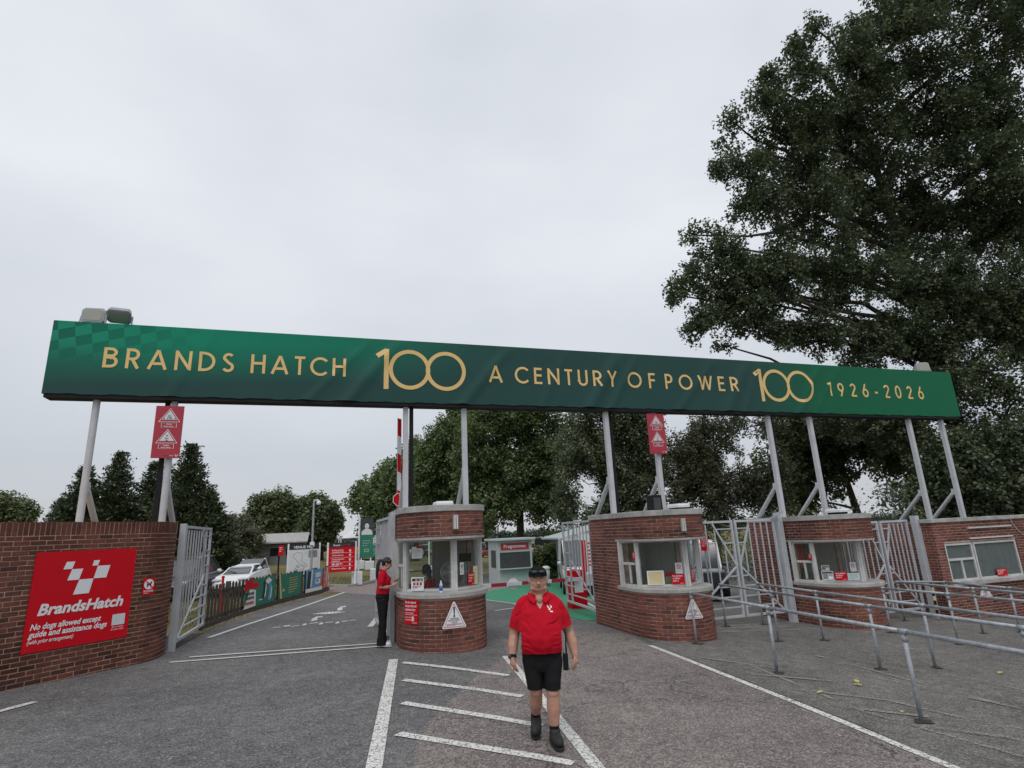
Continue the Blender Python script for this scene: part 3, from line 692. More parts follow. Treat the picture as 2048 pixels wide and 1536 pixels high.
# ------------------------------------------------------------------ gates of steel bars
def gate(label, hinge, free, z0, z1, post=None, brackets=(), name='steel_gate', group='grey steel bar gates'):
    t = thing(name, label, 'gate', (hinge[0], hinge[1], z0), group)
    hx = Vector((hinge[0], hinge[1], 0)); d = Vector((free[0]-hinge[0], free[1]-hinge[1], 0)); w = d.length; d.normalize(); h = z1-z0
    def Q(s, z): return hx+d*s+Vector((0, 0, z0+z))
    n = d.cross(Vector((0, 0, 1)))
    def bar(nm, a, b, tw, th, off=0): mb = MB(); mb.bar(Q(*a)+n*off, Q(*b)+n*off, tw, th, up=n); mb.build(nm, M['steel'], t)
    T = .055
    bar('stile', (.03, 0), (.03, h), T, T); bar('stile', (w-.03, 0), (w-.03, h), T, T)
    bar('rail', (.0575, h-.03), (w-.0575, h-.03), T, T); bar('rail', (.0575, .03), (w-.0575, .03), T, T)
    fx = w-.0575; topx = w*.62; midz = h*.52; hx0 = .0575
    if w > 1.9: fx2 = w*.80; bar('stile', (fx2, .0575), (fx2, h-.0575), .045, .045)
    else: fx2 = fx
    def lower(x): return .0575+(x-hx0)/(fx2-hx0)*(midz-.0575)
    def upper(x): return midz+(fx2-x)/(fx2-topx)*(h-.0575-midz)
    bar('brace', (hx0, .07), (fx2, midz-.02), .045, .03, .024); bar('brace', (fx2, midz+.02), (topx, h-.07), .045, .03, .024)
    k = max(6, int(w/.30))
    for i in range(1, k):                               # uprights on the hinge side
        x = hx0+(fx2-hx0)*i/k
        bar('upright', (x, lower(x)+.03), (x, (upper(x) if x > topx else h-.0575)-.03), .028, .028)
    for i in range(1, 5):                               # rungs on the free side, below and above
        z = midz*i/5; x = hx0+(z-.0575)/(midz-.0575)*(fx2-hx0); bar('rung', (x+.07, z), (fx, z), .028, .028)
    for i in range(0, 3):
        z = midz+(h-midz)*(i+.6)/3.2; x = fx2-(z-midz)/(h-.0575-midz)*(fx2-topx); bar('rung', (x+.03, z), (fx, z), .028, .028)
    for a, b in brackets: mb = MB(); mb.bar(a, b, .05, .035); mb.build('hinge_bracket', M['steel'], t)
    if post:
        for (x, y, zt, s) in post: mb = MB(); mb.box(x-s/2, y-s/2, gz(x)-.1, x+s/2, y+s/2, zt); mb.build('post', M['steel'], t, bevel=.006)
    return t
gate('open grey steel bar gate standing against the left brick wall by the picket fence', (-2.90, 13.92), (-2.86, 16.5), .22, 2.54, post=[(-2.915, 13.78, 2.57, .12)])
gate('grey steel gate seen edge-on, folded back along the left side of the first booth', (1.27, 12.95), (1.20, 15.4), .12, 2.55, post=[(1.33, 12.86, 2.62, .10)])
gate('open grey steel bar gate hinged at the left side of the second booth', (6.79, 14.30), (7.0, 16.95), -.02, 2.33, post=[(6.79, 14.22, 2.45, .09)], brackets=[((6.79, 14.18, 2.0), (6.72, 13.6, 2.0)), ((6.79, 14.18, 1.1), (6.72, 13.6, 1.1)), ((6.79, 14.18, -.14), (6.70, 13.4, -.14))])
gate('left leaf of the closed grey bar gate between second and third booth', (8.50, 12.95), (10.19, 12.95), -.25, 2.15)
gate('right leaf of the closed grey bar gate beside the third booth', (11.55, 12.95), (10.25, 12.95), -.25, 2.15, post=[(11.66, 12.90, 2.30, .16)], brackets=[((11.45, 12.95, 2.15), (11.62, 12.6, 2.32))])
gate('left leaf of the closed grey bar gate right of the third booth', (13.70, 12.75), (14.98, 12.75), -.50, 1.95)
gate('right leaf of the closed grey bar gate beside the ticket building', (16.12, 12.75), (15.06, 12.75), -.50, 1.95, post=[(16.2, 12.55, 2.05, .16)])

# ------------------------------------------------------------------ ticket booths
def nose(x0, y0, a=.88, b=1.0, back=3.1, n=22, grow=0.0, closed=False):
    pts = [(x0-a-grow, y0+back)]
    k = 4
    for i in range(n+1):
        t = PI*i/n; pts.append((x0-(a+grow)*math.cos(t), y0+b-(b+grow)*math.sin(t)))
    pts.append((x0+a+grow, y0+back)); return pts
def booth(label, x0, y0, z0, lamp, hatch, panes):
    t = thing('ticket_booth', label, 'booth', (x0, y0+1.5, z0), 'round fronted brick ticket booths')
    base = nose(x0, y0)
    P = Path(base); sA = P.L
    # courses: lower wall, side piers, parapet
    s_left = 1.55; s_right = P.L-1.55                     # path lengths along the side piers
    glaz = lambda s, z: (z > z0+.95 and z < z0+2.08 and s > s_left and s < s_right)
    items = lay_bricks(base, z0-.12, 36, holes=[(s_left, s_right, z0+.95, z0+2.085)])
    items = [i for i in items if not (z0+2.05 < i[0].z < z0+2.12 and False)]
    build_bricks(t, items)
    core(t, base, z0-.2, z0+.955, 'mortar'); core(t, base, z0+2.09, z0+2.575, 'mortar')
    left = [base[0], (base[0][0], y0+1.56)]; core(t, left, z0+.957, z0+2.088, 'mortar', thick=.2)
    right = [(base[-1][0], y0+1.56), base[-1]]; core(t, right, z0+.957, z0+2.088, 'mortar', thick=.2)
    # sill and coping: cast concrete rounding the nose
    m = MB(); o = nose(x0, y0, grow=.05, back=1.72); m.prism(o, z0+.958, z0+1.045); m.build('window_sill', M['concrete'], t, bevel=.012)
    m = MB(); o = nose(x0, y0, grow=.03, back=3.1); m.prism(o, z0+2.577, z0+2.70); m.build('coping', M['concrete'], t, bevel=.01)
    m = MB(); o = nose(x0, y0, grow=.012, back=1.7); m.prism(o, z0+2.045, z0+2.088); m.build('lintel', M['concrete'], t)
    m = MB(); o = nose(x0, y0, grow=-.13, back=3.0); m.prism(o, z0+2.092, z0+2.12); m.build('ceiling', M['interior'], t)
    m = MB(); m.prism(o, z0-.02, z0+.06); m.build('floor', M['interior_dark'], t)
    # glazing ring
    G = [(-.85, 1.56), (-.745, .95), (.13, .42), (.78, .92), (.85, 1.56)]
    G = [Vector((x0+a, y0+b)) for a, b in G]; zb, zt = z0+1.048, z0+2.043
    fr = t
    for i, (a, b) in enumerate(zip(G[:-1], G[1:])):
        d = (b-a); L = d.length; d.normalize()
        f = MB()
        A = lambda s, z: Vector((a.x+d.x*s, a.y+d.y*s, z))
        f.bar(A(.03, zb+.025), A(L-.03, zb+.025), .05, .05); f.bar(A(.03, zt-.02), A(L-.03, zt-.02), .05, .04)
        if i in (0, 3): f.bar(A(.06, zb), A(.06, zt), .035, .04); f.bar(A(L-.065, zb), A(L-.065, zt), .035, .04)
        if i in (0,) :
            zm = zb+.50; f.bar(A(.1, zm), A(L-.1, zm), .045, .055); f.bar(A(L*.52, zb+.07), A(L*.52, zm-.02), .04, .045)
        if i == 3: f.bar(A(L*.5, zb+.07), A(L*.5, zt-.06), .035, .04)
        w = f.build('window', M['white_frame'], t)
        g = MB(); g.bar(A(.05, (zb+zt)/2), A(L-.05, (zb+zt)/2), .006, zt-zb-.1); g.build('pane', M['glass'], w)
    for i, p in enumerate(G):
        f = MB(); s = .03 if i in (0, 4) else (.042, .062, .042)[i-1]
        d1 = (G[min(i+1, 4)]-G[max(i-1, 0)]).normalized()
        a = math.atan2(d1.y, d1.x); R = Matrix.Translation((p.x, p.y, 0)) @ Matrix.Rotation(a, 4, 'Z')
        f.box(-s, -.05, zb, s, .05, zt, R)
        if i in (1, 2, 3): f.box(-.012, -.068, zb, .012, -.051, zt, R)
        f.build('mullion', M['white_frame'], t)
    # inside: counter, back wall with glazed door, cream side lining
    yb = y0+3.06
    m = MB(); m.box(x0-.72, y0+1.0, z0+.72, x0+.72, y0+1.45, z0+.76); m.build('counter', M['interior_dark'], t)
    m = MB(); m.box(x0-.86, yb-.06, z0, x0-.70, yb, z0+2.09); m.box(x0+.18, yb-.06, z0, x0+.86, yb, z0+2.09); m.box(x0-.70, yb-.06, z0+1.98, x0+.18, yb, z0+2.09); m.box(x0-.70, yb-.06, z0, x0+.18, yb, z0+.75)
    m.build('back_wall', M['interior'], t)
    m = MB(); m.box(x0-.70, yb-.05, z0+.75, x0-.66, yb-.01, z0+1.98); m.box(x0+.14, yb-.05, z0+.75, x0+.179, yb-.01, z0+1.98); m.box(x0-.66, yb-.05, z0+1.3, x0+.14, yb-.01, z0+1.33) if panes else None
    w = m.build('back_window', M['white_frame'], t)
    g = MB(); g.box(x0-.66, yb-.035, z0+.75, x0+.18, yb-.03, z0+1.98); g.build('pane', M['glass'], w)
    for sx in (-1, 1):
        m = MB(); m.box(x0+sx*.655-.006, y0+1.62, z0+.06, x0+sx*.655+.006, yb-.07, z0+2.09); m.build('lining', M['interior'], t)
    # lamp on the parapet and roof light
    px, py = lamp
    s, best = 0, 9
    for i in range(200):
        q = P.at(P.L*i/199); d = abs(pix((q.x, q.y, z0+2.3))[0]-px)
        if d < best and q.y < y0+1.0: best = d; s = P.L*i/199
    c, tg, n = P.frame(s, .05); R = Matrix.Translation((c.x+n.x*.03, c.y+n.y*.03, z0+2.36)) @ Matrix.Rotation(math.atan2(tg.y, tg.x), 4, 'Z')
    m = MB(); m.box(-.055, -.0, -.14, .055, .03, .14, R); o = m.build('wall_lamp', M['concrete'], t)
    m = MB(); m.box(-.038, -.03, -.13, -.008, -.001, .13, R); m.box(.008, -.03, -.13, .038, -.001, .13, R); m.build('lamp_tube', M['white_frame'], o)
    hx, hy, hw = hatch
    m = MB(); m.box(x0+hx-hw/2, y0+hy-.2, z0+2.70, x0+hx+hw/2, y0+hy+.2, z0+2.76); o = m.build('roof_upstand', M['black'], t)
    m = MB(); m.rings([[(x0+hx+sx*(hw/2+.04)*k, y0+hy+sy*.24*k, z0+2.76+dz) for sx, sy in ((-1, -1), (1, -1), (1, 1), (-1, 1))] for k, dz in ((1, 0), (1, .05), (.9, .09))]); m.build('roof_light', M['hatch'], o)
    return t
BX = [(2.28, 11.22, -.02), (7.46, 10.98, -.27), (12.68, 11.2, -.525)]
b1 = booth('nearest round brick ticket booth, a woman in red standing at its left window', *BX[0], (911, 1028), (.15, 1.6, .30), True)
b2 = booth('middle round brick ticket booth with a yellow framed card in its window', *BX[1], (1365, 1035), (.50, 1.0, .24), True)
b3 = booth('right round brick ticket booth with orange jackets hanging inside', *BX[2], (1738, 1042), (.45, 1.1, .26), True)

# ------------------------------------------------------------------ ticket building on the right
YB = 12.15
tb = thing('ticket_building', 'flat roofed red brick ticket building with a large blinded window, far right', 'building', (19, YB+1, -.85))
x0, x1, zb, zt = 16.28, 23.0, -.95, 1.86
W1 = (16.62, 17.72, .22, 1.24); W2 = (17.76, 19.55, .22, 1.24)
hole = lambda x, z: (W1[0]-.08 < x < W2[1]+.10 and W1[2]-.06 < z < W1[3]+.06)
items = lay_bricks([(x0, YB), (x1, YB)], zb, 37, holes=[(W1[0]-.01-x0, W2[1]+.01-x0, W1[2]-.09, W1[3]+.03)])+lay_bricks([(x0, YB+4), (x0, YB+.06)], zb, 37)
build_bricks(tb, items)
m = MB(); m.box(x0+.0055, YB+.0055, zb, W1[0]-.012, YB+.2, zt-.03); m.box(W2[1]+.012, YB+.0055, zb, x1, YB+.2, zt-.03); m.box(W1[0]-.012, YB+.0055, zb, W2[1]+.012, YB+.2, W1[2]-.02); m.box(W1[0]-.012, YB+.0055, W1[3]+.012, W2[1]+.012, YB+.2, zt-.03)
m.box(x0+.0055, YB+.2, zb, x0+.2, YB+4, zt-.03); m.build('mortar', M['mortar'], tb)
for i in range(8):
    m = MB(); a = x0-.05+i*.87; m.box(a, YB-.04, zt-.028, a+.862, YB+.32, zt+.075+.004*(i % 2)); m.build('coping', M['concrete'], tb, bevel=.008)
m = MB(); m.box(x0+.02, YB+.33, zt-.1, x1, YB+4, zt-.02); m.build('roof', M['dark'], tb)
def win(root, X, zlo, zhi, bars, blind):
    f = MB(); a, b = X; T = .055
    f.box(a, YB+.02, zlo, b, YB+.09, zlo+T); f.box(a, YB+.02, zhi-T, b, YB+.09, zhi); f.box(a, YB+.02, zlo+T, a+T, YB+.09, zhi-T); f.box(b-T, YB+.02, zlo+T, b, YB+.09, zhi-T)
    for q in bars: f.box(*q)
    w = f.build('window', M['white_frame'], root)
    g = MB(); g.box(a+T, YB+.052, zlo+T, b-T, YB+.056, zhi-T); g.build('pane', M['glass'], w)
    g = MB(); g.box(a+.02, YB+.068, zlo+.02, b-.02, YB+.076, zhi-.02); g.build('blind', M[blind], root)
zm = W1[2]+.55; xm = (W1[0]+W1[1])/2
win(tb, W1[:2], W1[2], W1[3], [(W1[0]+.055, YB+.021, zm, W1[1]-.055, YB+.089, zm+.06), (xm-.03, YB+.022, W1[2]+.055, xm+.03, YB+.088, zm)], 'grey_wall')
win(tb, W2[:2], W2[2], W2[3], [], 'grey_wall')
m = MB(); m.box(W1[0]-.12, YB-.10, W1[2]-.11, W2[1]+.15, YB+.10, W1[2]-.002); m.build('window_sill', M['concrete'], tb, bevel=.01)
for nm, z, a, b in (('canopy_rail', 1.62, 17.65, 19.45), ('canopy_rail', 1.33, 17.62, 19.42)):
    m = MB(); m.box(a, YB-.05, z, b, YB-.002, z+.035); m.build(nm, M['white_frame'], tb)
m = MB(); m.tube([(19.5, YB-.03, 1.86), (19.55, YB-.03, 1.7), (19.75, YB-.03, 1.45), (20.0, YB-.03, 1.3)], .008, 6); m.build('cable', M['white_frame'], tb)

x0_, y0_, z0_ = BX[1]
t = thing('loudspeaker', 'black boxy loudspeaker on the roof of the middle booth behind the roof light', 'loudspeaker', (x0_+.42, y0_+1.9, z0_+2.70))
m = MB(); m.rings([[(x0_+.42+sx*.15*k, y0_+1.9+sy*.12, z0_+2.70+z) for sx, sy in ((-1, -1), (1, -1), (1, 1), (-1, 1))] for k, z in ((1, 0), (1.05, .05), (.95, .40), (.85, .42))]); m.build('body', M['black'], t)
m = MB(); m.box(x0_+.32, y0_+1.765, z0_+2.76, x0_+.52, y0_+1.778, z0_+3.05); m.build('grille', M['dark'], t)
# ------------------------------------------------------------------ the banner hoarding over the gates
YH = 13.2
def wr(x, z):                                          # creases of the stretched cloth
    v = 0
    for cx, sl, wd, am in ((-3.138, 0.5, 0.108, 0.018), (0.595, 0.75, 0.173, 0.048), (-0.216, 0.9, 0.097, 0.027), (3.354, 0.8, 0.151, 0.042), (5.302, 0.5, 0.13, 0.024), (6.708, 0.62, 0.173, 0.054), (7.303, 0.62, 0.097, 0.036), (9.521, 0.9, 0.13, 0.03), (11.036, 0.55, 0.173, 0.048), (11.577, 0.5, 0.087, 0.03), (13.633, 0.7, 0.13, 0.042), (14.282, 0.8, 0.097, 0.024), (16.77, 0.5, 0.151, 0.018)):
        d = (x-cx)-(z-5.562)*sl; v += am*math.exp(-(d/wd)**2)*(1 if z < 6.32 else max(0, 1-(z-6.32)*2.0))
    return v+.007*mnoise.noise(Vector((x*.9, z*1.4, 3)))+.004*mnoise.noise(Vector((x*3.1, z*2.2, 8)))+.010*max(0, 5.368-z)*math.sin(x*5.5+2*math.sin(x*1.7))
hd = thing('hoarding', 'long green banner hoarding on pale grey poles spanning the entrance, reading Brands Hatch 100', 'banner', (7.2, 13.5, 2.4))
X0, X1, Z0, Z1 = -5.561, 20.146, 5.189, 6.742
nx, nz = 330, 22; V = []; F = []
for i in range(nx+1):
    for k in range(nz+1):
        x = X0+(X1-X0)*i/nx; z = Z0+(Z1-Z0)*k/nz; e = min(1, (Z1-z)/.06)*1.0
        V.append((x, YH-wr(x, z)*e, z+ (.008*math.sin(x*7)+.006*math.sin(x*17) if k == 0 else 0)))
for i in range(nx):
    for k in range(nz):
        a = i*(nz+1)+k; F.append((a, a+nz+1, a+nz+2, a+1))
m = MB(); m.add(V, F)
n = len(m.v)
for (x, s) in ((X0, 1), (X1, -1)):                     # cloth wrapped round the ends and over the top
    q = [(x, YH, Z0), (x, YH+.30, Z0), (x, YH+.30, Z1), (x, YH, Z1)]; m.add(q, [(0, 3, 2, 1) if s > 0 else (0, 1, 2, 3)])
m.add([(X0, YH, Z1), (X1, YH, Z1), (X1, YH+.3, Z1), (X0, YH+.3, Z1)], [(0, 1, 2, 3)])
m.build('banner', M['banner'], hd, smooth=True)
m = MB(); m.box(X0+.06, YH+.04, Z0+.02, X1-.06, YH+.29, Z1-.03); m.build('board', M['black'], hd)
m = MB(); m.box(X0+.03, YH+.02, Z0-.075, X1-.05, YH+.34, Z0+.015); m.build('bottom_frame', M['black'], hd)
T = .138
def arc(cx, cy, rx, ry, a0, a1, n=14): return [(cx+rx*math.cos(math.radians(a0+(a1-a0)*i/n)), cy+ry*math.sin(math.radians(a0+(a1-a0)*i/n))) for i in range(n+1)]
h = T/2
GL = {
 'B': (.62, [[(h, 0), (h, 1)], [(h, 1-h), (.30, 1-h)]+arc(.30, .755, .20, .171, 90, -90)+[(h, .585)], [(h, .51), (.32, .51)]+arc(.32, .292, .226, .218, 90, -90)+[(h, h)]]),
 'R': (.60, [[(h, 0), (h, 1)], [(h, 1-h), (.28, 1-h)]+arc(.28, .70, .22, .226, 90, -90)+[(h, .474)], [(.27, .47), (.53, 0)]]),
 'A': (.86, [[(.07, 0), (.43, .97)], [(.43, .97), (.79, 0)], [(.20, .29), (.66, .29)]]),
 'N': (.74, [[(h, 0), (h, 1)], [(h, .95), (.74-h, .05)], [(.74-h, 0), (.74-h, 1)]]),
 'D': (.74, [[(h, 0), (h, 1)], [(h, 1-h), (.24, 1-h)]+arc(.24, .5, .426, .426, 90, -90, 22)+[(h, h)]]),
 'S': (.55, [arc(.275, .745, .19, .185, 35, 200, 12)+arc(.275, .265, .20, .197, 75, -155, 18)]),
 'H': (.68, [[(h, 0), (h, 1)], [(.68-h, 0), (.68-h, 1)], [(h, .53), (.68-h, .53)]]),
 'T': (.52, [[(.26, 0), (.26, .93)], [(0, 1-h), (.52, 1-h)]]),
 'C': (.84, [arc(.49, .5, .43, .44, 42, 318, 30)]),
 'E': (.50, [[(h, 0), (h, 1)], [(h, 1-h), (.5, 1-h)], [(h, h), (.5, h)], [(h, .53), (.47, .53)]]),
 'U': (.64, [[(h, 1), (h, .32)]+arc(.32, .32, .32-h, .26, 180, 360, 18)+[(.64-h, 1)]]),
 'Y': (.68, [[(.05, 1), (.34, .46)], [(.63, 1), (.34, .46)], [(.34, .5), (.34, 0)]]),
 'O': (1.02, [arc(.51, .5, .44, .44, 0, 360, 40)]),
 'F': (.48, [[(h, 0), (h, 1)], [(h, 1-h), (.48, 1-h)], [(h, .53), (.45, .53)]]),
 'P': (.56, [[(h, 0), (h, 1)], [(h, 1-h), (.26, 1-h)]+arc(.26, .69, .23, .236, 90, -90)+[(h, .454)]]),
 'W': (1.10, [[(.05, 1), (.30, .04)], [(.30, .04), (.55, .96)], [(.55, .96), (.80, .04)], [(.80, .04), (1.05, 1)]]),
 '1': (.34, [[(.26, 0), (.26, 1)], [(.02, .86), (.26, .95)]]),
 '9': (.58, [arc(.29, .67, .22, .26, 0, 360, 24), [(.50, .60), (.22, 0)]]),
 '2': (.54, [arc(.27, .73, .20, .20, 170, -30, 14)+[(.07, h)], [(.05, h), (.53, h)]]),
 '6': (.58, [arc(.29, .33, .22, .26, 0, 360, 24), [(.08, .40), (.36, 1)]]),
 '0': (.60, [arc(.30, .5, .23, .43, 0, 360, 30)]),
 '-': (.34, [[(.03, .38), (.31, .38)]]),
}
lays = [0]
def stroke(mb, pts, th, sx, z0, k):
    p = [Vector((sx+x*k, z0+z*k)) for x, z in pts]; q = [p[0]]
    for a, b in zip(p[:-1], p[1:]):
        n = max(1, int((b-a).length/.07)); q += [a.lerp(b, (i+1)/n) for i in range(n)]
    lays[0] = (lays[0]+1) % 4; off = .006+.0012*lays[0]; vs = []
    closed = (q[0]-q[-1]).length < 1e-4
    for i, c in enumerate(q):
        d1 = (q[i]-q[i-1]).normalized() if i > 0 else ((q[-1]-q[-2]).normalized() if closed else (q[1]-q[0]).normalized())
        d2 = (q[i+1]-q[i]).normalized() if i < len(q)-1 else ((q[1]-q[0]).normalized() if closed else d1)
        d = (d1+d2).normalized(); n = Vector((-d.y, d.x)); s = th/2/max(.5, n.dot(Vector((-d1.y, d1.x))))
        for e in (c+n*s, c-n*s): vs.append((e.x, YH-wr(e.x, e.y)-off, e.y))
    mb.add(vs, [(2*i, 2*i+1, 2*i+3, 2*i+2) for i in range(len(q)-1)])
def word(mb, s, xa, xb, z0, k):
    ws = [GL[c][0]*k for c in s]; gap = (xb-xa-sum(ws))/max(1, len(s)-1); x = xa
    for c, w in zip(s, ws):
        mb = MB()
        for st in GL[c][1]: stroke(mb, st, T*k, x, z0, k)
        mb.build('letter' if c.isalpha() else 'digit', M['gold'], hd); x += w+gap
mb = MB()
for s, a, b in (('BRANDS', -4.598, -2.121), ('HATCH', -1.785, 0.249), ('A', 3.7, 4.176), ('CENTURY', 4.404, 7.314), ('OF', 7.628, 8.504), ('POWER', 8.818, 11.252)): word(mb, s, a, b, 5.768, 0.4382)
word(mb, '1926-2026', 14.607, 18.653, 5.746, 0.4328)
def hundred(x, sc=1.0):
    z = 5.503; k = 1.0062
    mb = MB(); stroke(mb, [(.20, 0), (.20, .985)], .114, x, z, k); stroke(mb, [(-.02, .80), (.20, .95)], .119, x, z, k)
    mb.build('digit', M['gold'], hd)
    for c in (.70, 1.52):
        mb = MB(); R = .465; stroke(mb, arc(c, .465, R-.048, R-.048, 0, 360, 56), .095, x, z, k/.93); mb.build('digit', M['gold'], hd)
hundred(0.974); hundred(11.902)
for i, (x, zb) in enumerate([(-4.668, 2.45), (-3.242, 2.45), (1.664, 2.66), (3.091, 2.66), (6.981, 2.4), (8.451, 2.4), (12.319, 2.15), (13.875, 2.15), (17.96, 1.85), (19.43, 1.85)]):
    m = MB(); m.tube([(x, YH+.2, zb), (x, YH+.2, Z0-.05)], .066 if i < 2 else .058, 14) if i < 2 else m.box(x-.058, YH+.142, zb, x+.058, YH+.258, Z0-.07)
    p = m.build('post', M['pole'], hd, smooth=False)
    m = MB(); m.tube([(x, YH+1.25, zb), (x, YH+.27, zb+.92)], .058, 12); m.build('brace', M['pole'], p)
    m = MB(); m.box(x-.05, YH+.25, zb+.80, x+.05, YH+.36, zb+.99); m.build('cleat', M['pole'], p)
for x, zb in ((-3.382, 2.45), (1.804, 2.66), (7.121, 2.4), (12.439, 2.15)):
    m = MB(); m.box(x-.045, YH+.21, zb, x+.045, YH+.29, Z0-.06); m.build('cable_duct', M['black'], hd)
def flood(label, x, tilt, rot, z=6.742):
    t = thing('floodlight', label, 'floodlight', (x, YH+.15, z), 'floodlights on the hoarding')
    R = Matrix.Translation((x, YH+.12, z+.20)) @ Matrix.Rotation(rot, 4, 'Z') @ Matrix.Rotation(tilt, 4, 'X')
    m = MB()
    rr = lambda w, hh, y: [R @ Vector((a*w/2, y, b*hh/2)) for a, b in ((-1, -.7), (-.75, -1), (.75, -1), (1, -.7), (1, .7), (.75, 1), (-.75, 1), (-1, .7))]
    m.rings([rr(.30, .22, .16), rr(.42, .33, .10), rr(.44, .35, 0), rr(.38, .29, -.012)]); m.build('housing', M['plastic_grey'], t)
    m = MB(); m.rings([rr(.33, .24, -.012), rr(.33, .24, -.018)]); m.build('lens', mat_lens, t)
    for k in range(5):
        m = MB(); m.box(-.16+.08*k-.006, .12, -.10, -.16+.08*k+.006, .20, .10, R); m.build('cooling_fin', M['plastic_grey'], t)
    for s in (-1, 1):
        m = MB(); m.bar(R @ Vector((s*.235, .05, 0)), (x+s*.235*math.cos(rot), YH+.12+s*.235*math.sin(rot), z+.01), .03, .012); m.build('bracket', M['plastic_grey'], t)
mat_lens = mat('led_lens', (.33, .325, .28), .3, var=.1, scale=60)
flood('floodlight on the left end of the hoarding with its square lens facing forward', -4.934, -.10, -.05)
flood('floodlight on the left end of the hoarding tilted steeply down, second from the end', -4.458, .95, .15)
flood('floodlight on the far right end of the hoarding in front of the tree', 19.108, -.15, -.35, 6.72)

def width_sign(label, x, z, y, w=.52, hgt=1.10, tilt=0):
    t = thing('restriction_sign', label, 'sign', (x, y, z), 'width and height restriction signs')
    B = Board(t, (x, y, z), (1, tilt, 0), (0, 0, 1), w, hgt, 'red_old', .03)
    B.u *= 1.1; B.v *= 1.08
    for cy, tx in ((.70, ('Max', 'Width', '3.7m', 'Width')), (.285, (None, None, '5m', 'Height'))):
        cx = .245 if cy > .5 else .235
        P = tri(cx, cy, .37, .275); B.frame(P, .085, 'white', 'triangle_border', 1); q = [(cx+(a-cx)*.69, cy+.015+(b-cy)*.69+.028) for a, b in P]
        B.poly(q, 'offwhite', 'triangle', 1)
        if tx[0]:
            B.text('Max', cx, cy+.112, .032, 'ink', .01, 0, 'c'); B.text('Width', cx, cy+.082, .032, 'ink', .01, 0, 'c'); B.text('3.7m', cx, cy+.05, .042, 'ink', .01, 0, 'c', .095)
            B.poly([(cx-.10, cy+.048), (cx-.10, cy+.078), (cx-.07, cy+.063)], 'ink', 'arrow', 2); B.poly([(cx+.10, cy+.048), (cx+.10, cy+.078), (cx+.07, cy+.063)], 'ink', 'arrow', 2)
        else:
            B.text('5m', cx, cy+.078, .05, 'ink', .01, 0, 'c'); B.poly([(cx-.02, cy+.155), (cx+.02, cy+.155), (cx, cy+.128)], 'ink', 'arrow', 2); B.poly([(cx-.02, cy+.046), (cx+.02, cy+.046), (cx, cy+.07)], 'ink', 'arrow', 2)
        R = [(cx-.13, cy-.108), (cx+.13, cy-.108), (cx+.13, cy-.018), (cx-.13, cy-.018)]
        B.frame(R, .055, 'white', 'label_border', 1)
        B.text(tx[3], cx, cy-.056, .038, 'white', .015, 0, 'c'); B.text('Restriction', cx, cy-.096, .038, 'white', .015, 0, 'c')
    B.text('Brands', .30, .035, .028, 'ink', .01, .1, 'r'); B.text('Hatch', .31, .035, .028, 'white', .01, .1, 'l'); B.logo(.395, .025, .06, 'white'); B.done()
    m = MB(); m.box(x+.16, y+.033, z+.1, x+.36, y+.10, z+.13); m.box(x+.16, y+.033, z+.93, x+.36, y+.10, z+.96); m.build('fixing', M['galv'], t)
width_sign('red width and height restriction sign on the left hoarding pole above the wall', -3.544, 3.894, YH+.06)
width_sign('red width and height restriction sign on a hoarding pole over the middle booth', 8.162, 3.968, YH+.06)

# ------------------------------------------------------------------ notices on the booths
def onbooth(b, px, z, off=.0):                          # point and tangent on the lower wall under a photo column
    x0, y0, z0 = BX[b]; P = Path(nose(x0, y0)); best = (1e9,)
    for i in range(400):
        q = P.at(P.L*i/399)
        if q.y > y0+1.3: continue
        d = abs(pix((q.x, q.y, z))[0]-px)
        if d < best[0]: best = (d, P.L*i/399)
    c, tg, n = P.frame(best[1], .12); return c+n*off, tg
# dog notice bends with the wall: built in three narrow facets
c, tg = onbooth(0, 824, .7, .012)
t = thing('notice', 'red no dogs allowed notice on the lower wall of the nearest booth', 'sign', (c.x, c.y, .48))
u = Vector((tg.x, tg.y, 0)); o = Vector((c.x, c.y, .485))-u*.185+Vector((tg.y, -tg.x, 0))*.012
B = Board(t, o, u, (0, 0, 1), .37, .445, 'red', .006)
for i, (s, sz) in enumerate((('No dogs allowed', .062), ('except guide and', .062), ('assistance dogs', .062))): B.text(s, .02, .375-.065*i, sz, 'white', .02, 0, 'l', [.29, .31, .28][i])
B.text('(with prior arrangement)', .02, .195, .034, 'white', .012, 0, 'l', .23); B.rect(.015, .168, .345, .174, 'white', 'rule')
B.text('See our website', .02, .115, .036, 'white', .012, 0, 'l', .15); B.text('for further details', .02, .07, .036, 'white', .012, 0, 'l', .165); B.rect(.195, .06, .26, .145, 'offwhite', 'blank_label')
B.text('BrandsHatch', .21, .022, .026, 'white', .008, .15, 'l', .09); B.logo(.305, .02, .035, 'white'); B.done()
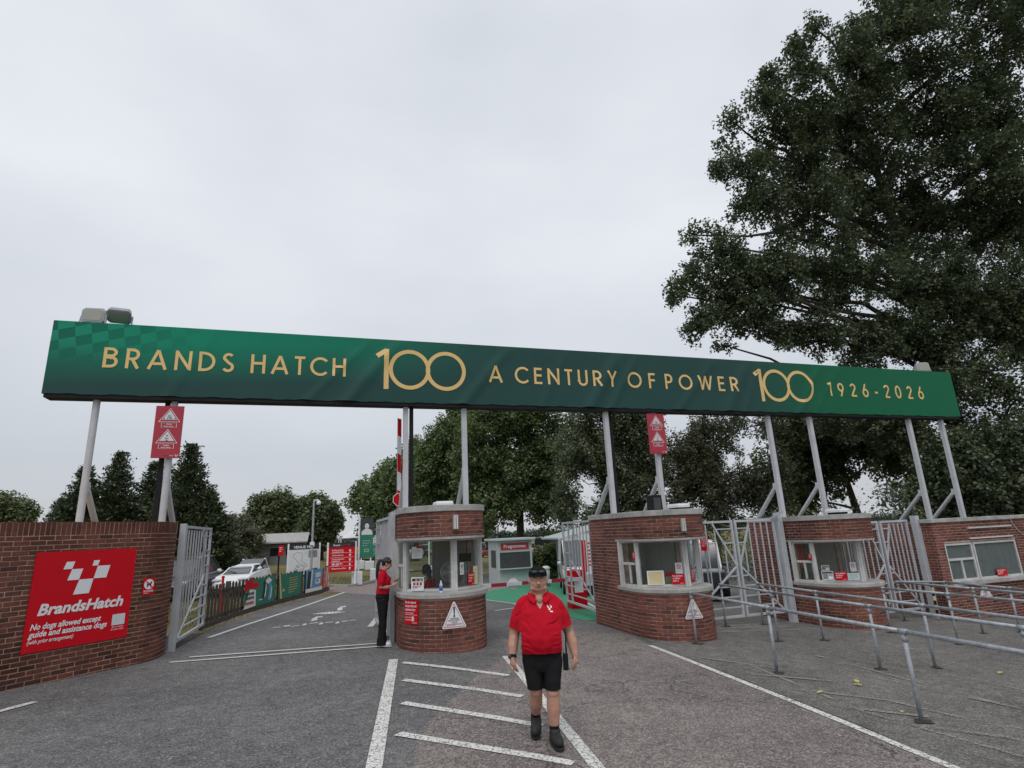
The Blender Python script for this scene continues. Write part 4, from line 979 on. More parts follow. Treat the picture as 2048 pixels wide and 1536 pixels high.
def warn(b, px, z, label, ww=.46, hh=.475):
    if b < 3: c, tg = onbooth(b, px, z+.2, .012)
    else: c, tg = Vector((px, YB-.012)), Vector((1, 0))
    t = thing('warning_sign', label, 'sign', (c.x, c.y, z), 'motor sport warning triangles')
    u = Vector((tg.x, tg.y, 0)); o = Vector((c.x, c.y, z))-u*ww/2+Vector((tg.y, -tg.x, 0))*(.03 if b < 3 else .0)
    B = Board(t, o, u, (0, 0, 1), ww, hh, 'white', .006, poly=[(.0, .02), (.02, 0), (ww-.02, 0), (ww, .02), (ww/2+.015, hh-.01), (ww/2-.015, hh-.01)])
    B.frame([(.025, .018), (ww-.025, .018), (ww/2, hh-.035)], .07, 'red_ink', 'border', 1)
    cx = ww/2
    B.poly([(cx-.018, hh-.10), (cx+.018, hh-.10), (cx+.008, hh-.235), (cx-.008, hh-.235)], 'ink', 'exclamation_mark', 2); B.poly(disc(cx, hh-.262, .019, 14), 'ink', 'exclamation_mark', 2)
    B.text('WARNING', cx, .158, .036, 'ink', .012, 0, 'c', .16); B.text('MOTOR SPORT', cx, .125, .036, 'ink', .012, 0, 'c', .215); B.text('CAN BE', cx, .095, .032, 'ink', .012, 0, 'c', .11)
    B.text('DANGEROUS', cx, .056, .042, 'red_ink', .016, 0, 'c', .29); B.lines(.08, ww-.08, .042, .016, 1, .008, 'greyink'); B.done()
warn(0, 907.5, .41, 'white warning triangle with exclamation mark on the nearest booth')
warn(1, 1384, .18, 'white warning triangle behind a rail post on the middle booth', .40, .42)
warn(2, 1765, -.10, 'white warning triangle on the right booth behind the queue rails', .46, .45)
warn(3, 17.75, -.27, 'white warning triangle on the ticket building below its large window', .50, .46)

def pane_sign(b, seg, s, z, w, hgt, m, label, draw, name='notice', cat='sign', off=.045, group=None):
    """a sheet on the outside of a booth pane: segment of the glazing ring, distance along it"""
    x0, y0, z0 = BX[b]; G = [(-.85, 1.56), (-.745, .95), (.13, .42), (.78, .92), (.85, 1.56)]; a = Vector(G[seg]); c = Vector(G[seg+1]); d = (c-a).normalized(); n = Vector((d.y, -d.x))
    p = Vector((x0, y0))+a+d*s+n*off
    t = thing(name, label, cat, (p.x, p.y, z0+z), group)
    B = Board(t, (p.x, p.y, z0+z), (d.x, d.y, 0), (0, 0, 1), w, hgt, m, .004); draw(B); return B.done()
def d_free(B):
    B.text('Free admission', .02, B.h*.74, .05, 'white', .02, 0, 'l', B.w*.80); B.text('to children', .02, B.h*.51, .05, 'white', .02, 0, 'l', B.w*.58); B.text('under 13', .02, B.h*.28, .05, 'white', .02, 0, 'l', B.w*.45)
    B.text('BrandsHatch', B.w-.02, B.h*.08, .02, 'white', .01, 0, 'r', B.w*.30)
def d_smoke(B):
    w, hh = B.w, B.h; cx = w/2; r = w*.32; n = 20
    for i in range(n):
        a, b = 2*PI*i/n, 2*PI*(i+1)/n; cy = hh*.70
        B.poly([(cx+r*math.cos(a), cy+r*math.sin(a)), (cx+r*math.cos(b), cy+r*math.sin(b)), (cx+r*.76*math.cos(b), cy+r*.76*math.sin(b)), (cx+r*.76*math.cos(a), cy+r*.76*math.sin(a))], 'red_ink', 'ring', 2)
    B.rect(cx-r*.6, hh*.68, cx+r*.5, hh*.72, 'ink', 'cigarette', 1); B.poly([(cx-r*.62, hh*.70+r*.5), (cx-r*.5, hh*.70+r*.62), (cx+r*.62, hh*.70-r*.5), (cx+r*.5, hh*.70-r*.62)], 'red_ink', 'ring', 3)
    B.text('NO SMOKING', cx, hh*.42, .02, 'ink', .01, 0, 'c', w*.74); B.rect(.012, .012, w-.012, hh*.32, 'pale_blue', 'panel_print', 1); B.lines(.02, w-.02, hh*.24, .016, 2, .006, 'greyink')
def d_price(B):
    w, hh = B.w, B.h; B.rect(.02, hh*.70, w-.02, hh-.025, 'ink', 'header', 1); B.rect(w*.32, hh*.76, w*.5, hh*.82, 'white', 'header_mark', 2); B.rect(w*.62, hh*.76, w*.86, hh*.82, 'white', 'header_mark', 2)
    for i in range(3): B.rect(w*(.16+.26*i), hh*.40, w*(.34+.26*i), hh*.62, 'red_ink', 'ticket_print', 1)
    B.lines(.03, w-.03, hh*.28, hh*.08, 2, .014, 'ink'); B.lines(.02, w*.7, hh*.07, .02, 1, .008, 'greyink')
def d_info(B):
    w, hh = B.w, B.h; B.rect(w*.45, hh*.86, w, hh, 'red', 'header', 1); B.rect(0, hh*.86, w*.44, hh*.93, 'white', 'header', 1); B.lines(.03, w-.03, hh*.64, hh*.10, 3, .008, 'greyink', seed=4); B.lines(.05, w-.03, hh*.28, hh*.09, 2, .009, 'greyink', seed=5)
def d_table(B):
    w, hh = B.w, B.h; B.frame([(.012, .012), (w-.012, .012), (w-.012, hh-.012), (.012, hh-.012)], .06, 'ink', 'frame', 1); B.rect(.02, hh*.74, w-.02, hh*.90, 'ink', 'header', 2)
    for i in range(4):
        B.rect(w*.10, hh*(.58-.13*i), w*.52, hh*(.66-.13*i), 'ink', 'row', 2); B.rect(w*.58, hh*(.58-.13*i), w*.88, hh*(.66-.13*i), 'greyink', 'row', 2) if i < 2 else None
def d_lines(B): B.lines(.03, B.w-.03, B.h*.78, B.h*.16, 5, .008, 'greyink', seed=9)
def d_frame(B): B.rect(.03, .025, B.w-.03, B.h-.025, 'cream', 'card', 1)
pane_sign(0, 1, .13, .645+.42, .27, .26, 'white', 'white price list with red ticket pictures in the nearest booth window', d_price)
pane_sign(0, 1, .14, 1.045+.64, .23, .23, 'offwhite', 'white information sheet with red header high in the nearest booth window', d_info)
pane_sign(0, 2, .14, 1.045+.29, .115, .235, 'white', 'narrow no smoking sticker beside the mullion of the nearest booth', d_smoke)
pane_sign(0, 2, .385, 1.045+.07, .21, .24, 'red', 'red free admission to children notice leaning in the nearest booth window', d_free)
pane_sign(0, 2, .555, 1.045+.07, .145, .36, 'cream', 'tall yellowed sheet at the right edge of the nearest booth window', d_lines)
pane_sign(1, 1, .17, 1.045+.05, .37, .30, 'white', 'yellow card in a white frame in the middle booth window', d_frame)
pane_sign(1, 1, .70, 1.045+.05, .27, .22, 'red', 'red free admission to children notice in the middle booth window', d_free)
pane_sign(1, 1, .80, 1.045+.275, .15, .23, 'offwhite', 'no smoking notice above the red notice on the middle booth', d_smoke)
pane_sign(1, 0, .50, 1.045+.58, .08, .19, 'red', 'small red sticker high on the side window of the middle booth', lambda B: B.lines(.012, .07, .15, .025, 5, .010, 'white'))
pane_sign(1, 2, .22, 1.045+.06, .15, .30, 'red', 'red notice on the right hand pane of the middle booth', lambda B: B.lines(.012, .13, .24, .04, 5, .016, 'white'))
pane_sign(1, 2, .46, 1.045+.06, .13, .36, 'offwhite', 'white posters on the right hand pane of the middle booth', d_table)
pane_sign(2, 1, .10, 1.045+.05, .27, .22, 'white', 'white timetable sheet in a dark frame in the right booth window', d_table)
pane_sign(2, 1, .12, 1.045+.285, .18, .13, 'offwhite', 'small white card above the timetable in the right booth window', d_table)
pane_sign(2, 1, .40, 1.045+.04, .28, .21, 'red', 'red free admission to children notice in the right booth window', d_free)
pane_sign(2, 1, .69, 1.045+.04, .27, .17, 'pale_blue', 'pale blue sheet of small print in the right booth window', d_lines)
pane_sign(2, 1, .78, 1.045+.25, .14, .22, 'offwhite', 'no smoking notice in the right booth window', d_smoke)
pane_sign(2, 0, .50, 1.045+.56, .08, .14, 'red', 'small red sticker on the side window of the right booth', lambda B: B.lines(.012, .07, .11, .025, 4, .010, 'white'))
t = thing('notice', 'red free admission to children notice on the ticket building window', 'sign', (18.55, YB, .25))
B = Board(t, (18.45, YB+.012, .245), (1, 0, 0), (0, 0, 1), .42, .21, 'red', .004); d_free(B); B.done()
# paper bag with a red jersey on the middle booth counter; jackets hanging in the right booth
x0, y0, z0 = BX[1]
t = thing('paper_bag', 'brown paper bag with red cloth on top inside the middle booth window', 'bag', (x0-.08, y0+.80, z0+1.05))
m = MB(); m.rings([[(x0-.08+sx*.12*k, y0+.82+sy*.07*k, z0+1.05+dz) for sx, sy in ((-1, -1), (1, -1), (1, 1), (-1, 1))] for k, dz in ((.95, 0), (1, .12), (1.05, .20))]); m.build('bag', M['canvas_tan'], t)
m = MB()
for k, (dx, dz, r) in enumerate(((-.05, .22, .09), (.06, .24, .10), (.12, .20, .07))): m.ell((x0-.08+dx, y0+.82, z0+1.05+dz), (r, .07, r*.6), 10, 6)
m.build('jersey', M['polo'], t, smooth=True)
x0, y0, z0 = BX[2]
for i, (dx, dy) in enumerate(((-.36, 1.9), (-.18, 2.1))):
    t = thing('jacket', ['orange red jacket hanging inside the right booth, nearer the glass', 'orange red jacket hanging inside the right booth, further back'][i], 'jacket', (x0+dx, y0+dy, z0+1.3))
    m = MB(); m.rings([[(x0+dx+a*w, y0+dy+b*.07, z0+z) for a, b in ((-1, -1), (1, -1), (1, 1), (-1, 1))] for w, z in ((.16, 1.35), (.17, 1.6), (.17, 1.85), (.06, 1.98))]); m.build('body', M['orange_print'], t)
    for s in (-1, 1):
        m = MB(); m.tube([(x0+dx+s*.14, y0+dy, z0+1.86), (x0+dx+s*.22, y0+dy, z0+1.45)], [.06, .045], 8); m.build('sleeve', M['orange_print'], t)
# fan, monitor and bottle in the first booth
x0, y0, z0 = BX[0]
t = thing('desk_fan', 'round desk fan inside the nearest booth behind the mullion', 'fan', (x0+.22, y0+1.15, z0+.76))
m = MB(); c = Vector((x0+.20, y0+1.2, z0+1.36)); m.tube([(c.x+.19*math.cos(2*PI*i/28), c.y, c.z+.19*math.sin(2*PI*i/28)) for i in range(29)], .008, 6); m.build('guard', M['white_frame'], t)
for k in range(8):
    m = MB(); a = PI*k/8; m.tube([(c.x-.19*math.cos(a), c.y, c.z-.19*math.sin(a)), (c.x+.19*math.cos(a), c.y, c.z+.19*math.sin(a))], .003, 5); m.build('guard_wire', M['white_frame'], t)
m = MB(); m.tube([(c.x, c.y+.03, z0+.76), (c.x, c.y+.03, c.z)], .015, 8); m.tube([(c.x, c.y+.03, z0+.76), (c.x, c.y+.03, z0+.78)], .09, 14); m.build('stand', M['plastic_grey'], t)
m = MB()
for k in range(4):
    a = PI/2*k; m.add([(c.x, c.y+.01, c.z), (c.x+.15*math.cos(a-.35), c.y+.03, c.z+.15*math.sin(a-.35)), (c.x+.15*math.cos(a+.35), c.y, c.z+.15*math.sin(a+.35))], [(0, 1, 2)])
m.build('blade', M['plastic_grey'], t)
t = thing('till', 'dark till screen on a stand inside the nearest booth', 'till', (x0+.55, y0+1.25, z0+.76))
m = MB(); m.box(x0+.42, y0+1.2, z0+1.55, x0+.68, y0+1.26, z0+1.72); m.build('screen', M['black'], t)
m = MB(); m.box(x0+.52, y0+1.22, z0+.76, x0+.58, y0+1.25, z0+1.55); m.build('stand', M['plastic_grey'], t)
q = Vector(onbooth(0, 885, 1.05)[0]); t = thing('water_bottle', 'clear plastic water bottle with a blue label on the nearest booth sill', 'bottle', (q.x, q.y+.10, z0+1.045))
def lathe(mb, c, prof, n=14): mb.rings([[(c[0]+r*math.cos(2*PI*k/n), c[1]+r*math.sin(2*PI*k/n), c[2]+z) for k in range(n)] for r, z in prof])
m = MB(); lathe(m, (q.x, q.y+.10, z0+1.046), [(.030, 0), (.033, .01), (.033, .05)]); lathe(m, (q.x, q.y+.10, z0+1.046), [(.033, .125), (.032, .16), (.014, .20), (.013, .21)]); m.build('body', M['bottle'], t, smooth=True)
m = MB(); lathe(m, (q.x, q.y+.10, z0+1.046), [(.0335, .048), (.0335, .127)]); m.build('label_band', M['bottle_blue'], t, smooth=True)
m = MB(); lathe(m, (q.x, q.y+.10, z0+1.046), [(.015, .205), (.015, .23)]); m.build('cap', M['white'], t)

# ------------------------------------------------------------------ queue rails
def rail(label, posts, ends):
    t = thing('handrail', label, 'handrail', (posts[0][0], posts[0][1], gz(posts[0][0])), 'galvanised queue rails')
    top = [Vector((x, y, gz(x)+.97)) for x, y in ends]
    for a, b in zip(top[:-1], top[1:]):
        m = MB(); m.tube([a, b], .0265, 12); m.build('rail', M['galv'], t, smooth=True)
    for x, y in posts:
        z = gz(x); m = MB(); m.tube([(x, y, z-.05), (x, y, z+.955)], .0245, 12); p = m.build('post', M['galv'], t, smooth=True)
        m = MB(); m.tube([(x, y, z+.86), (x, y, z+.925)], .033, 12); m.build('fitting', M['galv'], p, smooth=True)
        i = min(range(len(top)-1), key=lambda i: abs((top[i].lerp(top[i+1], .5)-Vector((x, y, z+.97))).length)); d = (top[i+1]-top[i]).normalized(); c = Vector((x, y, z+.97))
        m = MB(); m.tube([c-d*.055, c+d*.055], .034, 12); m.build('fitting', M['galv'], p, smooth=True)
        s = MB(); rr = random.Random(int(x*100)); s.add([(x, y, z+.001)]+[(x+.02+rr.uniform(.05, .17)*math.cos(2*PI*k/12), y+rr.uniform(.05, .13)*math.sin(2*PI*k/12), gz(x+.1*math.cos(2*PI*k/12))+.001) for k in range(12)], [(0, 1+k, 1+(k+1) % 12) for k in range(12)]); o = s.build('soil_patch', M['rust_soil'], p)
rail('galvanised queue rail nearest the camera, starting at the middle booth', [(7.24, 10.80), (6.89, 8.16), (6.64, 5.59), (6.40, 3.1)], [(7.24, 10.80), (6.89, 8.16), (6.64, 5.59), (6.40, 3.1), (6.2, .8)])
rail('second galvanised queue rail counting from the camera, starting at the bar gate', [(9.41, 12.70), (9.09, 10.58), (8.72, 7.89), (8.4, 5.4)], [(9.41, 12.70), (9.09, 10.58), (8.72, 7.89), (8.4, 5.4), (8.1, 3)])
rail('third galvanised queue rail counting from the camera, left of the right booth', [(10.56, 12.75), (10.11, 10.42), (9.71, 7.72), (9.3, 5.0)], [(10.56, 12.75), (10.11, 10.42), (9.71, 7.72), (9.3, 5.0)])
rail('fourth galvanised queue rail counting from the camera, starting at the right booth', [(12.47, 10.81), (12.41, 9.25), (12.2, 6.6)], [(12.47, 10.81), (12.41, 9.25), (12.2, 6.6), (12.0, 4)])
rail('fifth galvanised queue rail counting from the camera, crossing before the right hand gate', [(14.75, 12.3), (14.47, 10.16), (14.2, 8.0)], [(14.75, 12.3), (14.47, 10.16), (14.2, 8.0), (14, 6)])
rail('farthest galvanised queue rail, bending before the ticket building', [(16.1, 12.0), (15.49, 10.03), (15.0, 8.0)], [(14.9, 12.5), (16.1, 12.0), (15.49, 10.03), (15.0, 8.0)])
t = thing('striped_post', 'black and yellow striped post before the right hand bar gate', 'post', (15.9, 12.25, gz(15.9)))
for k in range(8):
    m = MB(); z = gz(15.9)+.02+k*.115; m.tube([(15.9, 12.25, z), (15.9, 12.25, z+.115)], .035, 10); m.build('band', M['black'] if k % 2 else M['cream'], t)
# fallen leaves
for i, (px, py, lb) in enumerate([(1641, 1386, 'pale yellow fallen leaf between the painted edge line and the nearest rail post'), (1713, 1364, 'yellow fallen leaf, larger of the touching pair in the queue yard'), (1716, 1371, 'yellow fallen leaf, smaller of the touching pair in the queue yard'), (1804, 1425, 'yellow fallen leaf left of the nearest rail post foot'), (1998, 1304, 'yellow fallen leaf at the right edge under the third rail'), (2001, 1347, 'yellow fallen leaf at the right edge of the queue yard, nearer the camera')]):
    d = ray(px, py); lo, hi = .5, 60
    for _ in range(50):
        k = (lo+hi)/2; p = CAM+d*k
        if p[2] > gz(p[0]): lo = k
        else: hi = k
    a = i*1.3; s = .055; m = MB(); c = p
    m.add([(c[0]+s*r*math.cos(a+q), c[1]+s*r*math.sin(a+q), gz(c[0])+.008+h2) for r, q, h2 in ((1.3, 0, .01), (.6, .9, .02), (.8, 2.2, .005), (1.1, 3.14, .0), (.8, 4.1, .012), (.6, 5.4, .02))], [(0, 1, 2, 3, 4, 5)])
    tag(m.build('fallen_leaf', M['yellow_leaf']), lb, 'leaf', 'fallen leaves')

# ------------------------------------------------------------------ picket fence with banners
ft = thing('picket_fence', 'dark wooden picket fence along the entry lane behind the open gate', 'fence', (-1.8, 21, .08))
fp = Path(FENCE); n = int(fp.L/.24)
FH = .95
for i in range(n+1):
    c, tg, nn_ = fp.frame(fp.L*i/n, .2); z = gz(c.x); a = math.atan2(tg.y, tg.x)
    R = Matrix.Translation((c.x, c.y, z)) @ Matrix.Rotation(a, 4, 'Z'); dz = random.uniform(-.02, .02)
    if i % 7 == 1: m = MB(); m.box(-.055, -.02, -.1, .055, .09, FH+.06+dz, R); m.build('post', M['wood'], ft)
    else: m = MB(); m.prism([(-.068, 0), (.068, 0), (.068, FH-.03+dz), (0, FH+.01+dz), (-.068, FH-.03+dz)], -.018, 0, lambda x, y, q: R @ Vector((x, -q-.02, y+.03))); m.build('slat', M['wood'], ft)
for zz in (.18, .78):
    for a, b in zip(FENCE[:-1], FENCE[1:]): m = MB(); m.bar((a[0], a[1], gz(a[0])+zz), (b[0], b[1], gz(b[0])+zz), .04, .08); m.build('rail', M['wood'], ft)
m = MB()
for a, b in zip(FENCE[:-1], FENCE[1:]): m.bar((a[0]+.03, a[1], gz(a[0])+.03), (b[0]+.03, b[1], gz(b[0])+.03), .08, .14)
m.build('gravel_board', M['wood'], ft)
def fence_banner(label, s0, s1, z0, z1, m, draw, seed):
    a, b = fp.at(s0), fp.at(s1); d = (b-a).normalized(); nn_ = Vector((d.y, -d.x)); o = a+nn_*.06
    t = thing('fence_banner', label, 'banner', (o.x, o.y, gz(o.x)+z0), 'banners tied to the picket fence')
    w = (b-a).length; B = Board(t, (o.x, o.y, gz(o.x)+z0), (d.x, d.y, 0), (0, 0, 1), w, z1-z0, m, .004); draw(B, w, z1-z0); B.done()
def db1(B, w, h):
    B.poly([(0, 0), (w*.36, .02), (w*.34, h*.60), (w*.16, h*.66)], 'white', 'flash', 1); B.poly([(0, h*.55), (w*.16, h*.7), (w*.30, h), (0, h)], 'red', 'flash', 1)
    B.rect(w*.10, h*.68, w*.42, h*.86, 'red', 'name_panel', 2); B.lines(w*.12, w*.40, h*.73, .1, 1, .10, 'white', seed=2)
    for (nm, c, y, n_) in (('ink_row', 'ink', .45, 2), ('red_row', 'red', .12, 1)):
        for i in range(n_):
            for k in range(6): B.rect(w*(.05+.042*k), h*(y-.15*i), w*(.05+.042*k+.030), h*(y-.15*i)+.085, c, nm, 3)
    for k, (cx, cy) in enumerate(((.62, .55), (.82, .45))):
        x, y = w*cx, h*cy; B.poly([(x-w*.08, y-.25), (x-w*.03, y-.05), (x-w*.05, y+.22), (x+w*.02, y+.30), (x+w*.06, y+.1), (x+w*.04, y-.2), (x, y-.32)], ['ink', 'blue_print'][k], 'rider_print', 2); B.poly([(x, y-.28), (x+w*.03, y-.05), (x+w*.04, y+.2), (x+w*.065, y+.05), (x+w*.05, y-.2)], 'white', 'rider_print', 3)
    B.rect(w*.45, h*.18, w*.60, h*.22, 'offwhite', 'rule', 1); B.poly([(w*.62, h*.84), (w*.75, h*.98), (w*.88, h*.84), (w*.75, h*.72)], 'white', 'mark', 1)
def db2(B, w, h):
    B.poly([(0, h), (w*.30, h), (w*.24, 0), (w*.10, 0)], 'gold', 'flash', 1); B.poly([(w*.05, h), (w*.42, h), (w*.30, 0), (w*.16, 0)], 'green_print', 'flash', 2); B.lines(w*.44, w*.86, h*.78, h*.10, 7, .02, 'gold', seed=3)
    B.poly([(w*.14, h*.30), (w*.22, h*.42), (w*.26, h*.28)], 'gold', 'mark', 3)
def db3(B, w, h):
    B.rect(0, 0, w, h*.16, 'white', 'strip', 1); B.poly([(w*.05, h*.18), (w*.38, h*.18), (w*.30, h*.95), (w*.12, h*.95)], 'ink', 'rider_print', 1); B.poly([(w*.26, h*.2), (w*.34, h*.2), (w*.40, h), (w*.30, h)], 'offwhite', 'rider_print', 2)
    for i in range(2): B.rect(w*.55, h*(.62-.30*i), w*.86, h*(.84-.30*i), 'offwhite', 'panel_print', 2)
    B.rect(w*.62, h*.42, w*.72, h*.50, 'ink', 'mark', 3); B.poly([(w*.8, h*.2), (w, h*.2), (w, h*.75), (w*.9, h*.5)], 'orange_print', 'flash', 1)
def db4(B, w, h):
    for i in range(3): B.rect(w*.04, h*(.66-.30*i), w*.36, h*(.84-.30*i), 'pink_print', 'panel_print', 1); B.lines(w*.06, w*.34, h*(.79-.30*i), .05, 2, .02, 'white', seed=i)
    B.poly([(w*.42, .02), (w*.62, h*.6), (w*.70, h), (w*.52, h), (w*.44, h*.6)], 'offwhite', 'rider_print', 1); B.poly([(w*.66, h*.1), (w*.9, h*.5), (w*.8, h*.8)], 'white', 'rider_print', 2); B.poly([(w*.6, .02), (w, .02), (w, h*.3)], 'cream', 'flash', 1)
fence_banner('white red and green motorcycle banner on the picket fence behind the white car', 2.95, 5.25, .12, .94, 'green_print', db1, 1)
fence_banner('plain green banner with gold print tied to the picket fence', 5.55, 7.35, .14, .95, 'green_print', db2, 2)
fence_banner('blue and white banner on the picket fence below the venue map', 7.75, 9.25, .14, .95, 'blue_print', db3, 3)
fence_banner('orange red banner at the far end of the picket fence', 9.40, 10.75, .16, .96, 'orange_print', db4, 4)
# gravel and litter along the fence foot
st = MB(); rr = random.Random(3)
for i in range(1500):
    s = rr.uniform(0, fp.L); c, tg, nn_ = fp.frame(s, .2); k = rr.uniform(-.1, .42)*rr.uniform(.4, 1); c = c+nn_*k; r = rr.uniform(.010, .026); z = gz(c.x)-.012
    st.add([(c.x+r*math.cos(q+i), c.y+r*math.sin(q+i), z) for q in (0, 2.1, 4.2)]+[(c.x, c.y, z+r*.8)], [(0, 1, 3), (1, 2, 3), (2, 0, 3)])
st.build('gravel', M['stone'], kind='stuff')
t = thing('red_post', 'slim red post with a thicker base behind the picket fence', 'post', (-3.25, 20.2, .1))
m = MB(); m.tube([(-3.05, 20.2, .1), (-3.05, 20.2, .72)], .075, 12); m.build('base', M['red'], t); m = MB(); m.tube([(-3.05, 20.2, .72), (-3.05, 20.2, 1.12)], .035, 10); m.build('pole', M['red'], t); m = MB(); m.ell((-3.05, 20.2, 1.14), (.05, .05, .05), 10, 6); m.build('cap', M['red'], t)

# ------------------------------------------------------------------ barriers
bt = thing('lift_barrier', 'lowered red and white striped barrier arm between first and second booth', 'barrier', (7.4, 17.4, -.25))
bz, by = .60, 17.3
m = MB(); m.box(7.22, by-.2, -.35, 7.75, by+.22, .85); m.build('cabinet', M['red'], bt, bevel=.02)
m = MB(); m.box(7.33, by-.206, .2, 7.62, by-.201, .55); m.build('label_plate', M['white'], bt)
segs = 9; xa, xb = 3.2, 7.5
for k in range(segs):
    a, b = xa+(xb-xa)*k/segs, xa+(xb-xa)*(k+1)/segs
    m = MB(); z = bz; m.box(a, by-.30, z-.05, b, by-.235, z+.05); m.build('band', M['red_old'] if k % 2 else M['white'], bt)
m = MB(); m.prism([(5.35+.17*math.cos(PI/8+PI/4*i), bz+.0+.17*math.sin(PI/8+PI/4*i)) for i in range(8)], 0, .012, lambda x, y, z: (x, by-.22+z, y)); m.build('stop_plate', M['white'], bt)
rb = thing('raised_barrier', 'raised red and white barrier pole with a red STOP plate behind the nearest booth', 'barrier', (1.62, 14.6, 0))
bx, by = 1.655, 14.6
m = MB(); m.box(bx-.25, by-.2, -.05, bx+.3, by+.25, 1.0); m.build('cabinet', M['red'], rb)
for k in range(9):
    a, b = .95+k*.46, .95+(k+1)*.46
    sl_ = .05
    m = MB(); m.prism([(bx-.042, a), (bx+.042, a-sl_), (bx+.042, b-sl_), (bx-.042, b)], 0, .05, lambda x, y, z: (x, by-z, y)); m.build('band', M['red'] if k % 2 == 0 else M['white'], rb)
m = MB(); m.box(bx-.052, by+.001, .9, bx+.052, by+.02, 5.08); m.build('arm', M['white'], rb)
sp = Board(rb, (bx-.17, by-.065, 2.84), (1, 0, 0), (0, 0, 1), .34, .34, 'white', .01, name='stop_plate', poly=[(.17+.17*math.cos(PI/8+PI/4*i), .17+.17*math.sin(PI/8+PI/4*i)) for i in range(8)])
sp.poly([(.17+.152*math.cos(PI/8+PI/4*i), .17+.152*math.sin(PI/8+PI/4*i)) for i in range(8)], 'red', 'red_face', 1)
sp.text('STOP', .165, .295, .088, 'white', .012, 0, 'l', .25, rot=-PI/2); sp.done()
# ------------------------------------------------------------------ kiosk, shelter, signs beyond the gate
KX0, KX1, KY = 7.62, 9.32, 26.6; kz = gz(8.4)
t = thing('kiosk', 'pale grey green kiosk with a dark hatch and a red Programmes fascia beyond the barrier', 'kiosk', (8.4, KY+.8, kz))
m = MB()
m.box(KX0, KY, kz-.1, KX0+.09, KY+1.7, kz+2.02); m.box(KX1-.09, KY, kz-.1, KX1, KY+1.7, kz+2.02); m.box(KX0+.09, KY+1.6, kz-.1, KX1-.09, KY+1.7, kz+2.02); m.box(KX0+.09, KY+.01, kz-.1, KX1-.09, KY+.10, kz+.78); m.box(KX0+.09, KY+.01, kz+1.50, KX1-.09, KY+.10, kz+2.02)
m.build('walls', M['kiosk'], t)
m = MB(); m.prism([(KX0-.15, KY-.2), (KX1+.15, KY-.2), (KX1+.15, KY+1.9), (KX0-.15, KY+1.9)], kz+2.03, kz+2.14); m.build('roof', M['kiosk'], t, bevel=.02)
m = MB(); m.box(KX0+.10, KY+.03, kz+.79, KX1-.10, KY+.08, kz+1.49); m.build('hatch_shutter', M['dark'], t)
m = MB(); m.box(KX0+.05, KY-.22, kz+.74, KX1-.05, KY+.005, kz+.775); m.build('counter', M['kiosk'], t)
m = MB(); m.box(KX0-.006, KY+.35, kz+.8, KX0-.001, KY+1.2, kz+1.6); m.build('side_window', M['dark'], t)
B = Board(t, (KX0+.12, KY-.005, kz+1.60), (1, 0, 0), (0, 0, 1), KX1-KX0-.24, .33, 'red_old', .012, name='fascia'); B.text('Programmes', (KX1-KX0-.24)/2, .10, .22, 'white', .012, 0, 'c', 1.1); B.frame([(.0, 0), (B.w, 0), (B.w, B.h), (0, B.h)], .03, 'cream', 'border', 1); B.done()
t = thing('shelter', 'low pitched shelter with two white paper fans hanging from its edge', 'shelter', (12.3, 27.5, gz(12.3)))
z = gz(12)+2.3
m = MB(); m.prism([(10.9, z-.15), (14.5, z+.60), (14.5, z+.68), (10.9, z-.07)], 26.5, 29.5, lambda x, y, q: (x, q, y)); m.build('roof', M['kiosk'], t)
for x in (11.7, 14.2):
    for y in (26.6, 29.3): m = MB(); m.tube([(x, y, gz(x)), (x, y, z+.05+(x-11.7)*.2)], .04, 8); m.build('post', M['galv'], t)
for i, x in enumerate((11.35, 12.0)):
    zz = z-.10+(x-11)*.2; m = MB(); m.prism([(x, zz)]+[(x-.34*math.cos(PI*k/10), zz-.34*math.sin(PI*k/10)) for k in range(11)][0:11], 0, .02, lambda a, b, q: (a, 26.44-q, b)); m.build('paper_fan', M['offwhite'], t)
t = thing('litter_bin', 'pale drum shaped litter bin behind the barrier near the bush', 'bin', (10.0, 26.5, gz(10)))
m = MB(); lathe(m, (9.75, 26.0, gz(9.75)), [(.16, 0), (.19, .75)]); m.build('drum', M['kiosk'], t, smooth=True); m = MB(); lathe(m, (9.75, 26.0, gz(9.75)), [(.21, .75), (.21, .82), (.1, .88)]); m.build('lid', M['offwhite'], t)
# venue map
Yv = 29.3; xa = -1.74
t = thing('map_board', 'white venue map board with black header behind the picket fence', 'sign', (-1.05, Yv, .1))
for x in (-1.76, -.37): m = MB(); m.box(x-.035, Yv+.0, -.1, x+.035, Yv+.07, 2.02); m.build('post', M['white'], t)
B = Board(t, (-1.72, Yv-.02, .56), (1, 0, 0), (0, 0, 1), 1.31, 1.40, 'offwhite', .015)
B.rect(0, 1.18, 1.31, 1.40, 'ink', 'header', 1); B.text('VENUE MAP', .655, 1.235, .16, 'white', .025, .1, 'c', .92)
trk = [(.42, 1.06), (.30, 1.03), (.20, .95), (.19, .85), (.28, .77), (.40, .64), (.52, .53), (.66, .44), (.70, .36), (.62, .30), (.48, .26), (.36, .28), (.28, .34), (.36, .40), (.48, .38), (.36, .46), (.34, .50), (.44, .44), (.62, .46), (.78, .40), (.80, .46), (.66, .58), (.54, .68), (.58, .80), (.60, .92), (.54, 1.02), (.42, 1.06)]
for a, b in zip(trk[:-1], trk[1:]):
    d = Vector((b[0]-a[0], b[1]-a[1])).normalized()*.009; B.poly([(a[0]-d.y, a[1]+d.x), (b[0]-d.y, b[1]+d.x), (b[0]+d.y, b[1]-d.x), (a[0]+d.y, a[1]-d.x)], 'greyink', 'circuit_outline', 1)
